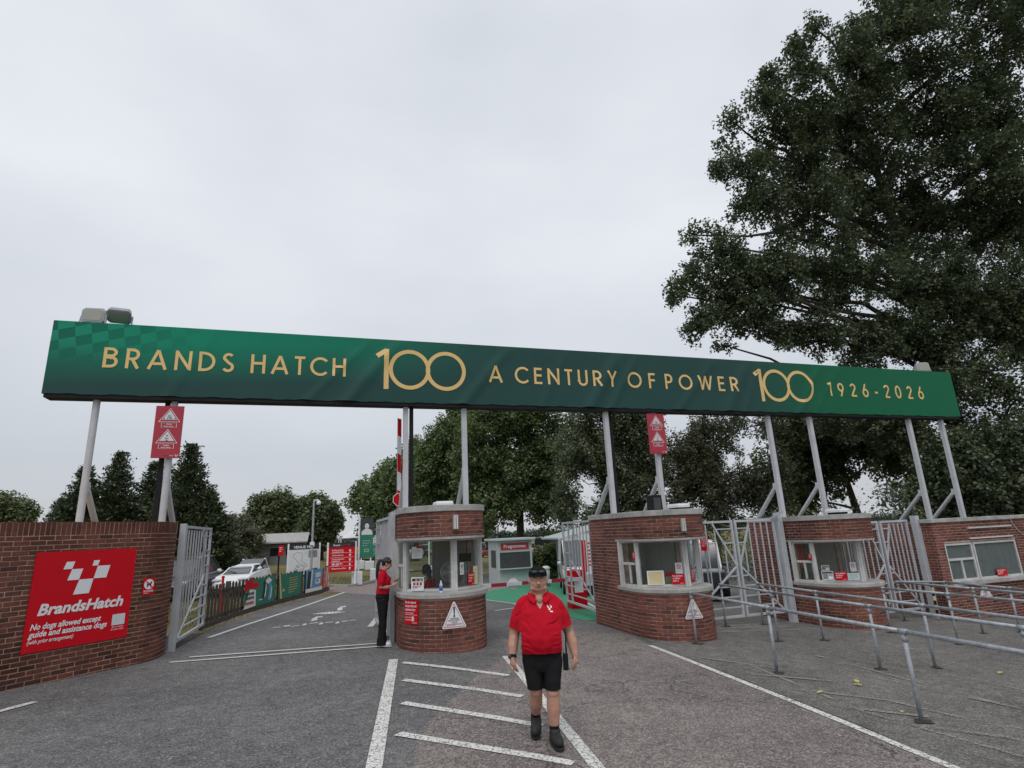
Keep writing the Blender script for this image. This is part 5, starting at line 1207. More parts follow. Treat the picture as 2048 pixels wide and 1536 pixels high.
B.rect(.86, .80, 1.25, 1.13, 'greyink', 'legend', 1); B.rect(.66, .92, .82, 1.12, 'pale_blue', 'legend', 1); B.lines(.90, 1.22, 1.07, .04, 6, .012, 'offwhite', 'legend_rows')
rr = random.Random(5)
for i in range(16): x, y = rr.uniform(.12, .95), rr.uniform(.08, .30); B.rect(x, y, x+rr.uniform(.02, .07), y+.02, 'greyink', 'map_mark', 1)
B.logo(1.05, .22, .14, 'ink'); B.done()
# directions sign
Yd = 28.4
t = thing('direction_sign', 'red direction sign with black header and five white up arrows', 'sign', (.6, Yd, .03))
for x in (-.0, 1.24): m = MB(); m.box(x-.04, Yd, -.1, x+.04, Yd+.08, 2.0); m.build('post', M['white'], t)
B = Board(t, (.04, Yd-.02, .68), (1, 0, 0), (0, 0, 1), 1.17, 1.29, 'red', .02)
B.rect(0, 1.08, 1.17, 1.29, 'ink', 'header', 1); B.text('Brands', .20, 1.145, .12, 'white', .015, .1, 'l', .30); B.text('Hatch', .53, 1.145, .12, 'red_old', .015, .1, 'l', .24); B.logo(.80, 1.13, .16, 'red_old')
rows = [(('Brabham Stewart', 'Hospitality Suite'), .86), (('All Grandstands',), .665), (('Driving Experience', 'Registration'), .46), (None, .25), (('Restaurants and Bars',), .08)]
for tx, y in rows:
    if tx:
        for i, s in enumerate(tx): B.text(s, .15, y+(.075 if len(tx) == 2 else .04)-.085*i, .085, 'white', .015, 0, 'l', {17: .52, 15: .50, 18: .55, 12: .36, 20: .64}.get(len(s), .5))
    else: B.lines(.15, .70, y+.075, .085, 2, .045, 'white')
    x = .95; B.poly([(x-.06, y+.06), (x+.06, y+.06), (x, y+.13)], 'white', 'arrow', 1); B.rect(x-.02, y-.01, x+.02, y+.06, 'white', 'arrow', 1)
    if y < .8: B.rect(.08, y+.165, 1.08, y+.175, 'white', 'rule', 1)
B.done()
# feather flags on white weighted bases
def flag(label, x, y, top, w, f0, f1, kind, bw=.48):
    z = gz(x); t = thing('flag', label, 'flag', (x, y, z), 'portrait flags along the drive')
    m = MB(); m.tube([(x, y, z), (x, y, top)], .042, 10); m.build('pole', M['white'], t)
    m = MB(); m.box(x-bw*.62, y-.26, z+.02, x+bw*.38, y+.26, z+.60); m.build('weight', M['offwhite'], t, bevel=.03)
    h = f1-f0; B = Board(t, (x+.05, y-.01, f0), (1, 0, 0), (0, 0, 1), w, h, 'green_print', .012, name='cloth')
    B.rect(0, h*.58, w, h, 'dark' if kind == 0 else 'offwhite', 'portrait_ground', 1)
    cx = w*.5
    B.poly([(cx-w*.42, h*.58), (cx+w*.46, h*.58), (cx+w*.40, h*.68), (cx+w*.15, h*.73), (cx-w*.15, h*.73), (cx-w*.38, h*.67)], 'offwhite' if kind == 0 else 'greyink', 'portrait', 2)
    B.poly(disc(cx, h*.83, w*.21, 14), 'ink', 'portrait_hair', 2); B.poly([(cx+w*.17*math.cos(a), h*.80+w*.22*math.sin(a)) for a in [2*PI*k/12 for k in range(12)]], 'offwhite', 'portrait_face', 3)
    B.rect(cx-w*.1, h*.80, cx+w*.02, h*.812, 'greyink', 'portrait_mark', 4); B.rect(cx-w*.06, h*.755, cx+w*.06, h*.765, 'greyink', 'portrait_mark', 4)
    B.lines(w*.2, w*.85, h*.42, h*.06, 3, .03, 'kiosk'); B.frame([(cx-w*.16, h*.15), (cx+w*.16, h*.15), (cx+w*.16, h*.22), (cx-w*.16, h*.22)], .25, 'cream', 'crest', 1); B.done()
flag('tallest portrait flag on a white pole beside the red direction sign', 1.40, 28.8, 3.18, .60, 1.22, 3.05, 0)
flag('portrait flag on a white pole half hidden by the booth gate', 2.43, 31.5, 2.86, .62, 1.08, 2.76, 1)
flag('farther portrait flag on a white pole between the two nearer flags', 2.92, 43, 2.24, .50, .80, 2.16, 1, .6)
flag('farthest portrait flag on a short white pole behind the tallest flag', 2.33, 44, 1.72, .75, .95, 1.70, 0, .6)
flag('white based flag seen through the nearest booth window', 5.6, 34, 3.1, .6, 1.3, 3.0, 1)
# camera pole, small red pole sign
t = thing('camera_pole', 'slim grey CCTV pole with a white dome camera in front of the venue map', 'camera pole', (-.70, 28.6, .05))
m = MB(); m.tube([(-.70, 28.6, 0), (-.70, 28.6, 4.0)], [.06, .045], 10); m.build('pole', M['galv'], t)
m = MB(); m.tube([(-.70, 28.6, 3.93), (-.53, 28.6, 3.97), (-.49, 28.6, 3.90)], .03, 8); m.build('arm', M['white'], t)
m = MB(); lathe(m, (-.49, 28.6, 3.72), [(.06, 0), (.10, .05), (.10, .17), (.03, .21)]); m.build('camera', M['white'], t, smooth=True); m = MB(); m.ell((-.49, 28.6, 3.72), (.075, .075, .07), 12, 8); m.build('dome', M['black'], t, smooth=True)
m = MB(); m.box(-.80, 28.5, 1.92, -.60, 28.62, 2.06); m.build('junction_box', M['white'], t)
t = thing('small_sign', 'small red sign on a black pole left of the venue map', 'sign', (-2.35, 32, .08))
m = MB(); m.tube([(-2.35, 32, 0), (-2.35, 32, 1.95)], .04, 8); m.build('pole', M['black'], t)
B = Board(t, (-2.38, 31.94, 1.45), (1, 0, 0), (0, 0, 1), .24, .50, 'red', .015); B.lines(.04, .20, .38, .09, 3, .03, 'white'); B.done()

# ------------------------------------------------------------------ vehicles
def vehicle(name, label, cat, loc, rot, paint, L=4.3, Wd=1.78, H=1.45, style='hatch', roof=None, group=None, simple=False):
    t = thing(name, label, cat, loc, group); t.rotation_euler = (0, 0, rot)
    # local: +y front. stations: (y, half width, z_low, z_belt)
    if style == 'hatch':
        st = [(-.5, .80, .42, .78), (-.485, .90, .30, .86), (-.40, .97, .24, .92), (-.2, 1, .22, .92), (.05, 1, .22, .90), (.22, 1, .22, .86), (.36, .98, .22, .80), (.455, .92, .24, .70), (.495, .78, .30, .60), (.50, .70, .40, .55)]
        cab = [(-.47, .72, .84, .86), (-.36, .78, .88, 1.34), (-.20, .80, .90, H), (.02, .80, .90, H), (.10, .79, .89, H-.06), (.27, .74, .83, .87)]
    elif style == 'box':
        st = [(-.5, .96, .45, 1.05), (-.49, .99, .40, 1.08), (-.2, 1, .38, 1.08), (.15, 1, .38, 1.08), (.22, .97, .38, 1.08), (.47, .94, .42, 1.06), (.5, .92, .46, 1.02)]
        cab = [(-.495, .93, 1.08, 1.1), (-.485, .92, 1.08, H), (-.1, .90, 1.08, H), (.12, .89, 1.08, H-.02), (.205, .88, 1.07, 1.12)]
    else:
        st = [(-.5, .97, .45, 1.1), (-.49, 1, .40, 1.15), (0, 1, .35, 1.15), (.3, 1, .35, 1.12), (.42, .98, .35, 1.05), (.49, .93, .40, .90), (.5, .88, .48, .85)]
        cab = [(-.495, .96, 1.15, 1.18), (-.49, .97, 1.15, H), (.05, .97, 1.15, H), (.2, .94, 1.13, H-.05), (.36, .86, 1.08, 1.14)]
    w = Wd/2; rings = []
    for y, k, a, b in st: rings.append([(-w*k*.94, y*L, a), (-w*k, y*L, a+(b-a)*.35), (-w*k, y*L, a+(b-a)*.65), (-w*k*.93, y*L, b), (w*k*.93, y*L, b), (w*k, y*L, a+(b-a)*.65), (w*k, y*L, a+(b-a)*.35), (w*k*.94, y*L, a)])
    m = MB(); m.rings(rings); body = m.build('body', M[paint], t, smooth=False, world=False, bevel=.03)
    ring2 = []
    for y, k, a, b in cab:
        top = .80 if style == 'hatch' else .95
        ring2.append([(-w*k, y*L, a), (-w*(k+(k*top-k)*.5), y*L, (a+b)/2), (-w*k*top, y*L, b), (w*k*top, y*L, b), (w*(k+(k*top-k)*.5), y*L, (a+b)/2), (w*k, y*L, a)])
    m = MB(); m.rings(ring2); m.build('glazing', M['black'] if simple else mat_car_glass, t, world=False)
    # roof skin and pillars
    m = MB(); R = [c for c in cab if c[3] > H-.10]; top = .80 if style == 'hatch' else .95
    y0, y1 = R[0][0]*L-.05, R[-1][0]*L+.05; k = R[0][1]*top*w
    m.rings([[(-k-.02, y0, H-.03), (k+.02, y0, H-.03), (k*.8, y0, H+.02), (-k*.8, y0, H+.02)], [(-k-.025, (y0+y1)/2, H-.02), (k+.025, (y0+y1)/2, H-.02), (k*.8, (y0+y1)/2, H+.04), (-k*.8, (y0+y1)/2, H+.04)], [(-k-.02, y1, H-.07), (k+.02, y1, H-.07), (k*.8, y1, H-.02), (-k*.8, y1, H-.02)]]); m.build('roof', M[roof or paint], t, world=False)
    def pbar(*q):
        pil = MB(); pil.bar(*q); pil.build('pillar', M[roof or paint], t, world=False)
    for s in (() if simple else (-1, 1)):
        a = cab[-1]; b = R[-1]; pbar((s*w*a[1], a[0]*L, a[2]), (s*w*b[1]*top, b[0]*L, b[3]), .06, .05)
        a = cab[0]; b = R[0]; pbar((s*w*a[1], a[0]*L, a[2]), (s*w*b[1]*top, b[0]*L, b[3]), .08, .06)
        mid = (R[0][0]+R[-1][0])/2*L; pbar((s*w*R[0][1]*1.005, mid, R[0][2]), (s*w*R[0][1]*top*1.01, mid, H), .07, .04)
    for sx in (-1, 1):
        for yy in (-.31, .32):
            m = MB(); r = .33 if style != 'box' else .40
            m.tube([(sx*(w-.20), yy*L, r), (sx*(w+.015), yy*L, r)], r, 18); wh = m.build('wheel', M['rubber'], t, world=False)
            if not simple: m = MB(); m.tube([(sx*(w+.0), yy*L, r), (sx*(w+.024), yy*L, r)], r*.62, 14); m.build('rim', M['alloy'], wh, world=False)
    if simple: return t
    fy = st[-1][0]*L
    for s in (-1, 1):
        m = MB(); m.ell((s*w*.66, fy*.955, .66 if style == 'hatch' else .82), (.20 if style == 'hatch' else .11, .10, .075 if style == 'hatch' else .11), 12, 8); m.build('headlight', M['lamp_glass'], t, smooth=True, world=False)
        m = MB(); m.ell((s*(w+.06), .17*L, 1.0 if style == 'hatch' else 1.2), (.10, .06, .075), 10, 6); m.build('mirror', M[paint], t, smooth=True, world=False)
    m = MB(); m.box(-w*.45, fy-.02, .40, w*.45, fy+.012, .52); m.build('grille', M['black'], t, world=False)
    m = MB(); m.box(-w*.75, fy-.12, .28, w*.75, fy-.005, .37); m.build('lower_grille', M['black'], t, world=False)
    m = MB(); m.box(-.26, fy+.013, .42, .26, fy+.02, .53); m.build('number_plate', M['white'], t, world=False)
    m = MB(); m.bar((0, cab[-1][0]*L-.02, cab[-1][2]+.05), (.45, cab[-1][0]*L-.25, cab[-1][2]+.17), .02); m.build('wiper', M['black'], t, world=False)
    return t
mat_car_glass = mat('vehicle_glass_tinted', (.06, .07, .08), .08, var=0, spec=.8)
vehicle('parked_car', 'white hatchback parked facing out behind the picket fence', 'car', (-3.35, 27.4, .1), PI-.16, 'car_white', L=3.7, Wd=1.46, H=1.13)
vehicle('parked_car', 'dark car behind the open left gate beside the white hatchback', 'car', (-5.35, 26.8, .14), PI-.15, 'car_dark', H=1.55)
vehicle('off_road_vehicle', 'dark boxy off road vehicle with white roof behind the closed bar gate', 'off road vehicle', (13.7, 19.8, gz(13.7)), PI-.55, 'car_dark', L=4.5, Wd=1.8, H=2.0, style='box', roof='white')
vehicle('van', 'white van behind the open gate of the middle booth', 'van', (10.4, 23.2, gz(10.4)), PI-.35, 'car_white', L=5.0, Wd=1.9, H=2.15, style='van')
B = Board(thing('advertising_board', 'tall red and white board standing behind the open gate of the middle booth', 'sign', (9.3, 20.2, gz(9.3))), (9.0, 20.2, gz(9.2)+.9), (1, -.1, 0), (0, 0, 1), .75, 1.35, 'white', .03)
B.rect(0, 0, .22, 1.15, 'red', 'band', 1); B.lines(.28, .70, 1.0, .13, 7, .06, 'red', seed=6)
m = MB(); m.box(9.02, 20.22, gz(9.2)-.1, 9.07, 20.27, gz(9.2)+2.2); m.box(9.66, 20.14, gz(9.2)-.1, 9.71, 20.19, gz(9.2)+2.2); m.build('posts', M['white'], B.root); B.done()
t = thing('small_sign', 'small red sign on a grey post behind the closed bar gate by the middle booth', 'sign', (10.9, 15.2, gz(10.9)))
m = MB(); m.tube([(10.9, 15.25, gz(10.9)), (10.9, 15.25, 1.75)], .03, 8); m.build('post', M['galv'], t)
B = Board(t, (10.74, 15.2, 1.30), (1, 0, 0), (0, 0, 1), .28, .46, 'red', .015); B.lines(.04, .24, .37, .06, 5, .02, 'white'); B.done()
# cars far off in the field
far = []
rr = random.Random(11); cols = ['car_white', 'car_silver', 'car_dark', 'car_grey', 'car_blue', 'car_red', 'car_white', 'car_silver']
protos = {}
names = {'car_white': 'white', 'car_silver': 'silver', 'car_dark': 'black', 'car_grey': 'grey', 'car_blue': 'blue', 'car_red': 'red'}
spots = []
for row, (Y0, xa, xb, n) in enumerate([(66, 3.2, 9.5, 3), (74, 6.5, 30, 8), (84, 6, 36, 9), (96, 7, 44, 10), (112, 8, 60, 11)]):
    for k in range(n): spots.append((row, xa+(xb-xa)*(k+rr.uniform(.2, .8))/n, Y0+rr.uniform(-1.5, 1.5)))
roww = ['in the nearest far row', 'in the second far row', 'in the middle far row', 'in the fourth far row', 'in the farthest row']
spots = [(row, x, y, rr.choice(cols), rr.choice(['hatch', 'hatch', 'van'])) for row, x, y in spots]
nth = ['leftmost', 'second', 'third', 'fourth', 'fifth', 'sixth', 'seventh']
for i, (row, x, y, c, st) in enumerate(spots):
    what = 'car' if st == 'hatch' else 'van'; same = sorted(q[1] for q in spots if q[0] == row and q[3] == c and q[4] == st); k = same.index(x)
    lb = 'distant %s %s %s of the field' % (names[c], what, roww[row]) if len(same) == 1 else '%s of the distant %s %ss %s%s' % (nth[k], names[c], what, roww[row], '' if k == 0 else ', counting from the left')
    g = 'distant parked vehicles'
    if (c, st) not in protos: o = protos[(c, st)] = vehicle('distant_vehicle', lb, what, (x, y, gz(x)), 0, c, style=st, H=1.45 if st == 'hatch' else 2.1, L=4.2 if st == 'hatch' else 4.9, simple=True)
    else: o = copy_tree(protos[(c, st)])
    o.location = (x, y, gz(x)); o.rotation_euler = (0, 0, rr.uniform(-.4, .4)+rr.choice([0, PI, PI/2])); o['label'] = lb; o['group'] = g; o['category'] = what
# low building and rail fence under the far left trees
t = thing('shed', 'long low grey shed with a pale roof under the trees on the left', 'building', (-5.5, 60, .1))
m = MB(); m.box(-9.8, 60, -.1, -2.2, 64, 2.0); m.build('wall', M['grey_wall'], t)
m = MB(); m.prism([(59.4, 2.02), (64.6, 2.9), (64.6, 3.02), (59.4, 2.14)], -10.1, -1.9, lambda a, b, q: (q, a, b)); m.build('roof', M['concrete'], t)
m = MB(); m.box(-7.0, 59.96, -.05, -6.2, 59.995, 1.7); m.build('door', M['dark'], t)
for x in (-9.0, -5.2, -3.8): m = MB(); m.box(x, 59.96, .9, x+.9, 59.995, 1.6); m.build('window', M['black'], t)
t = thing('post_and_rail_fence', 'dark post and rail fence before the low grey shed', 'fence', (-8, 56, .1))
for k in range(6): m = MB(); m.box(-11+k*1.2, 56, 0, -10.9+k*1.2, 56.1, 1.15); m.build('post', M['wood'], t)
for zz in (.4, .75, 1.08): m = MB(); m.box(-11, 55.95, zz, -4.9, 56, zz+.1); m.build('rail', M['wood'], t)
t = thing('grandstand', 'distant white tent roofs beyond the direction sign', 'tent', (3, 92, .1))
for k in range(3):
    x = -1.5+k*3.3; m = MB(); m.add([(x, 90, 2.3), (x+3, 90, 2.3), (x+3, 93, 2.3), (x, 93, 2.3), (x+1.5, 91.5, 3.4)], [(0, 1, 4), (1, 2, 4), (2, 3, 4), (3, 0, 4)]); m.build('roof', M['white'], t)
    m = MB()
    for a, b in ((0, 90), (3, 90), (3, 93), (0, 93)): m.tube([(x+a, b, 0), (x+a, b, 2.3)], .06, 6)
    m.build('poles', M['white'], t)

# ------------------------------------------------------------------ trees
def leaf_quads(P, size, rng, up=.4, out=None, stretch=1.25):
    n = len(P); nr = rng.normal(size=(n, 3)); nr[:, 2] = np.abs(nr[:, 2])+up
    if out is not None: nr += out*.8
    nr /= np.linalg.norm(nr, axis=1)[:, None]
    a = rng.normal(size=(n, 3)); a -= nr*(a*nr).sum(1)[:, None]; a /= np.linalg.norm(a, axis=1)[:, None]; b = np.cross(nr, a)
    s = size*rng.uniform(.65, 1.3, size=(n, 1))
    V = np.stack([P-a*s*.5*stretch, P+b*s*.42-nr*s*.08-a*s*.08, P+a*s*.5*stretch, P-b*s*.42-nr*s*.08-a*s*.08], 1).reshape(-1, 3)
    F = np.arange(4*n).reshape(n, 4); return V, F
def limb_path(a, b, bend, rng, n=6):
    a = np.array(a); b = np.array(b); k = np.linspace(0, 1, n)[:, None]; off = rng.normal(size=3)*bend*np.linalg.norm(b-a); off[2] = abs(off[2])*.6
    return [tuple(p) for p in a+(b-a)*k+np.sin(PI*k)*off+rng.normal(size=(n, 3))*.02*np.linalg.norm(b-a)*np.sin(PI*k)]
def tree(name, label, cat, base, lobes, nleaf, size, leaf, trunk_r, fork_z, seed, bark='bark', group=None, per=55, sig=.42, holes=.0, shell=.42, twig=True, droop=0):
    rng = np.random.default_rng(seed); t = thing(name, label, cat, base, group); base = np.array(base)
    Lb = np.array(lobes, float); wts = (Lb[:, 3]*Lb[:, 4]*Lb[:, 5])**.67; wts /= wts.sum()
    nc = max(8, int(nleaf/per)); idx = rng.choice(len(Lb), nc, p=wts)
    d = rng.normal(size=(nc, 3)); d /= np.linalg.norm(d, axis=1)[:, None]; r = rng.uniform(size=(nc, 1))**shell*rng.uniform(.86, 1.08, (nc, 1))
    Cc = Lb[idx, :3]+d*r*Lb[idx, 3:6]
    if holes > 0:
        f1, f2 = .30/sig, .8/sig
        keep = np.array([mnoise.noise(Vector(c)*f1*.55+Vector((seed, 0, 0)))+.5*mnoise.noise(Vector(c)*f2*.5) > -.55+holes*.9 for c in Cc]); Cc = Cc[keep]; d = d[keep]; nc = len(Cc)
    cs = rng.uniform(.6, 1.3, size=(nc, 1)); cnt = rng.poisson(per*cs[:, 0]**2*1.1, nc); ci = np.repeat(np.arange(nc), cnt); n = len(ci)
    q = rng.normal(size=(n, 3)); q /= np.linalg.norm(q, axis=1)[:, None]; rad = rng.uniform(size=(n, 1))**.5
    ax = d*.9+rng.normal(size=(nc, 3))*.5+np.array([0, 0, .35-droop*1.6]); ax /= np.linalg.norm(ax, axis=1)[:, None]; A = ax[ci]
    g = q*rad*sig*1.25*cs[ci]; al = (g*A).sum(1)[:, None]; g = g*.78+A*al*.95          # leafy sprays, longer along their twig
    g *= 1-.35*np.clip(al/(sig*1.25), 0, 1); P = Cc[ci]+g; P[:, 2] -= droop*np.abs(rng.normal(size=n))*.5
    rnd = np.clip(.40+rng.normal(size=nc)[ci]*.15+rng.normal(size=n)*.18, 0, 1)
    V, F = leaf_quads(P, size, rng, up=.35, out=q*1.1)
    Lo = np.array(t['_loc']); me = np_mesh('crown', V-Lo, F, M[leaf], rnd); o = bpy.data.objects.new('crown', me); COL.objects.link(o); o.parent = t
    ctr = Lb[:, :3].mean(0); fork = np.array([base[0]+(ctr[0]-base[0])*.15, base[1]+(ctr[1]-base[1])*.15, base[2]+fork_z]); topz = (Lb[:, 2]+Lb[:, 5]*.05).max()
    m = MB(); hi = np.array([fork[0]*.5+ctr[0]*.5, fork[1]*.5+ctr[1]*.5, topz]); tp = [tuple(base-np.array([0, 0, .2])), tuple(base*.6+fork*.4), tuple(fork), tuple(fork*.55+hi*.45), tuple(hi)]
    m.tube(tp, [trunk_r*1.25, trunk_r, trunk_r*.8, trunk_r*.45, trunk_r*.10], 12); m.build('trunk', M[bark], t, smooth=True)
    for k in range(len(Lb)):
        c = Lb[k, :3]; hd_ = np.linalg.norm((c-ctr)[:2]); fr_ = (c[2]-.35*hd_-fork[2])/(hi[2]-fork[2]+1e-6); s = fork+(hi-fork)*min(.85, max(0, fr_)); pth = limb_path(s, c, .05, rng); rd_ = max(.03, trunk_r*.30)
        m = MB(); m.tube(pth, [rd_*(1-.8*i/(len(pth)-1)) for i in range(len(pth))], 7); m.build('limb', M[bark], t, smooth=True)
    if twig:
        m = MB(); k = min(nc, 700)
        for i in rng.choice(nc, k, replace=False):
            c = Cc[i]; l = np.argmin(((Lb[:, :3]-c)**2).sum(1)); pth = limb_path(Lb[l, :3], c+ax[i]*sig*.6, .10, rng, 4); r0 = .022*max(.5, trunk_r/.4); m.tube(pth, [r0, r0*.7, r0*.5, r0*.25], 4, False)
        m.build('twigs', M[bark], t, kind='stuff')
    return t
def LD(px, py, dep, r, ry=None, rz=None): p = atD(px, py, dep); k = r*dep/FPX; return (p[0], p[1], p[2], k, (ry or r)*dep/FPX, (rz or r)*dep/FPX)
# big poplar on the right
pop = [LD(1800, 60, 34, 90, 90, 95), LD(1900, -60, 35, 130), LD(2020, 40, 34, 120), LD(1700, 120, 34, 75, 80, 70), LD(1610, 130, 33, 42, 50, 75), LD(1545, 205, 33, 48, 50, 70), LD(1500, 300, 33, 52, 60, 75), LD(1590, 270, 34, 85), LD(1700, 250, 35, 105), LD(1850, 220, 36, 120), LD(1990, 250, 35, 120), LD(1965, 320, 33, 70), LD(1510, 400, 33, 62, 60, 60), LD(1620, 400, 34, 95), LD(1760, 400, 36, 110), LD(1890, 420, 37, 110), LD(2040, 430, 35, 110),
       LD(1435, 490, 32, 52, 50, 40), LD(1395, 555, 32, 48, 50, 45), LD(1410, 640, 32, 40, 50, 40), LD(1480, 560, 32, 60), LD(1570, 530, 33, 75), LD(1690, 540, 34, 95), LD(1820, 580, 35, 110), LD(1960, 600, 34, 110), LD(2060, 640, 33, 110),
       LD(1500, 635, 32.5, 52, 50, 40), LD(1545, 600, 33, 45), LD(1455, 605, 32, 42), LD(1560, 665, 33, 38), LD(1640, 660, 33, 55, 60, 60), LD(1628, 55, 33, 13, 20, 26), LD(1593, 95, 33, 16, 20, 28), LD(1535, 150, 33, 13, 20, 24), LD(1703, 62, 33.5, 15, 20, 24), LD(1462, 240, 33, 20, 20, 26), LD(1440, 340, 32.5, 16, 20, 26), LD(1385, 470, 32, 14, 18, 24), LD(1352, 590, 32, 18, 20, 22), LD(1445, 690, 32, 20, 20, 18), LD(1760, 700, 34, 90), LD(1900, 740, 33, 100), LD(2030, 800, 31, 95), LD(1700, 810, 34, 80), LD(1800, 850, 34, 70), LD(2000, 900, 30, 90), LD(1950, 880, 33, 60)]
bp_ = atD(1950, 900, 35); tree('poplar_tree', 'huge dark poplar overhanging the right end of the hoarding', 'tree', (bp_[0], bp_[1], gz(20)), pop, 430000, .15, 'leaf_poplar', .62, 6.0, 3, group=None, per=60, sig=.46, holes=.33, shell=.45)
# darker trees below and behind it
def pxtree(name, label, cat, bx, by_, dep, lobes, n, size, leaf, tr, fz, seed, **k):
    p = atD(bx, by_, dep); return tree(name, label, cat, (p[0], p[1], gz(p[0])), [LD(*(l[:2]+(l[2] if len(l) > 5 else dep,)+l[-3:])) if len(l) > 5 else LD(l[0], l[1], dep, *l[2:]) for l in lobes], n, size, leaf, tr, fz, seed, **k)
pxtree('broadleaf_tree', 'dark broadleaf tree behind the right booth and hoarding poles', 'tree', 1720, 1010, 40, [(1600, 860, 70), (1700, 850, 80), (1560, 930, 55), (1640, 940, 60), (1800, 900, 60), (1590, 1000, 45)], 60000, .19, 'leaf_oak', .35, 3, 21, holes=.35, sig=.6, per=80)
pxtree('hedge_tree', 'dense dark ivy clad tree behind the ticket building', 'tree', 2000, 1000, 29, [(1890, 930, 60), (1960, 960, 70), (2050, 930, 80), (1930, 1000, 50), (2040, 1010, 60), (1850, 990, 35)], 60000, .15, 'leaf_poplar', .35, 2, 22, sig=.5, per=80, holes=.2)
pxtree('thorn_tree', 'open twiggy grey green thorn tree right of the second restriction sign', 'tree', 1420, 1010, 36, [(1400, 890, 55), (1440, 860, 50), (1480, 880, 55), (1520, 850, 45), (1370, 930, 55), (1430, 950, 65), (1500, 960, 60), (1540, 930, 50), (1360, 990, 45), (1540, 1000, 50), (1450, 1010, 55)], 80000, .125, 'leaf_thorn', .22, 2, 23, holes=.40, sig=.42, per=60)
pxtree('birch_tree', 'pale drooping birch between first and second hoarding poles over the barrier', 'tree', 1235, 1080, 38, [(1215, 890, 60), (1260, 850, 60), (1190, 950, 55), (1250, 960, 60), (1300, 940, 40), (1170, 1010, 40), (1230, 1020, 50), (1290, 1020, 40), (1240, 800, 50), (1165, 885, 52), (1185, 820, 45), (1150, 955, 45), (1290, 870, 38), (1145, 1010, 40), (1185, 1050, 38)], 125000, .13, 'leaf_birch', .2, 4, 24, bark='bark_pale', holes=.3, sig=.5, droop=.5, per=70)
# avenue of limes beyond the gate, nearest first
av = [('dark lime tree at the near end of the avenue behind the nearest booth', 1040, 1130, 44, [(1010, 850, 85), (1080, 880, 75), (960, 900, 70), (1050, 960, 85), (1120, 900, 50), (980, 990, 65), (1100, 1000, 55), (1040, 825, 70), (1150, 865, 40)], 90000, 31),
      ('second lime of the avenue, rising above the nearest booth roof', 905, 1110, 50, [(905, 885, 50), (868, 935, 52), (930, 950, 60), (890, 1000, 55), (925, 850, 36), (950, 1030, 45)], 70000, 32),
      ('third lime of the avenue, left of the raised barrier pole', 830, 1100, 58, [(840, 918, 38), (815, 955, 42), (855, 980, 44), (830, 1020, 46), (795, 1010, 34)], 50000, 33),
      ('fourth lime of the avenue, above the half hidden flag', 775, 1100, 68, [(784, 958, 32), (766, 990, 34), (790, 1025, 36), (756, 1035, 30)], 40000, 34),
      ('farthest lime of the avenue, above the tallest portrait flag', 728, 1090, 82, [(738, 988, 24), (724, 1015, 25), (742, 1045, 28), (714, 1040, 16), (728, 1065, 20)], 30000, 35)]
for lb, bx, by_, dep, lo, n, sd_ in av: pxtree('lime_tree', lb, 'tree', bx, by_, dep, lo, n, max(.17, .0040*dep), 'leaf_lime', .38, 2.6, sd_, sig=.014*dep, holes=.22, per=80, group='limes of the avenue')
# oaks on the left
pxtree('oak_tree', 'tallest round oak behind the low shed on the left', 'tree', 560, 1110, 66, [(548, 1008, 26), (525, 1022, 26), (575, 1018, 28), (598, 1040, 28), (550, 1045, 34), (515, 1055, 26), (590, 1070, 28), (545, 1075, 24)], 60000, .25, 'leaf_oak', .4, 2.6, 41, sig=.8, holes=.25, per=80)
pxtree('oak_tree', 'broad oak right of the tallest one, above the venue map', 'tree', 640, 1110, 62, [(634, 1010, 18), (652, 1024, 19), (622, 1030, 24), (645, 1052, 26), (664, 1042, 14), (618, 1068, 22), (648, 1076, 18)], 46000, .24, 'leaf_oak', .35, 2.4, 42, sig=.75, holes=.25, per=80)
pxtree('thorn_tree', 'low dry brownish tree between the conifers and the oaks', 'tree', 482, 1120, 52, [(475, 1052, 22), (455, 1066, 18), (495, 1062, 22), (470, 1084, 22), (503, 1082, 18)], 24000, .16, 'leaf_thorn', .25, 2.0, 43, sig=.55, holes=.35)
pxtree('broadleaf_tree', 'rounded far tree at the left edge above the brick wall', 'tree', 20, 1060, 75, [(15, 1020, 26), (45, 1028, 20), (-15, 1020, 28), (35, 1045, 22), (0, 1050, 24)], 26000, .29, 'leaf_oak', .4, 2, 44, sig=.9, holes=.2)
pxtree('bush', 'yellow green bush behind the man and right of the kiosk', 'bush', 1105, 1140, 31, [(1085, 1118, 22), (1110, 1112, 24), (1130, 1120, 22), (1100, 1135, 22), (1070, 1130, 12)], 24000, .10, 'leaf_bush', .08, .4, 45, sig=.25, twig=False)
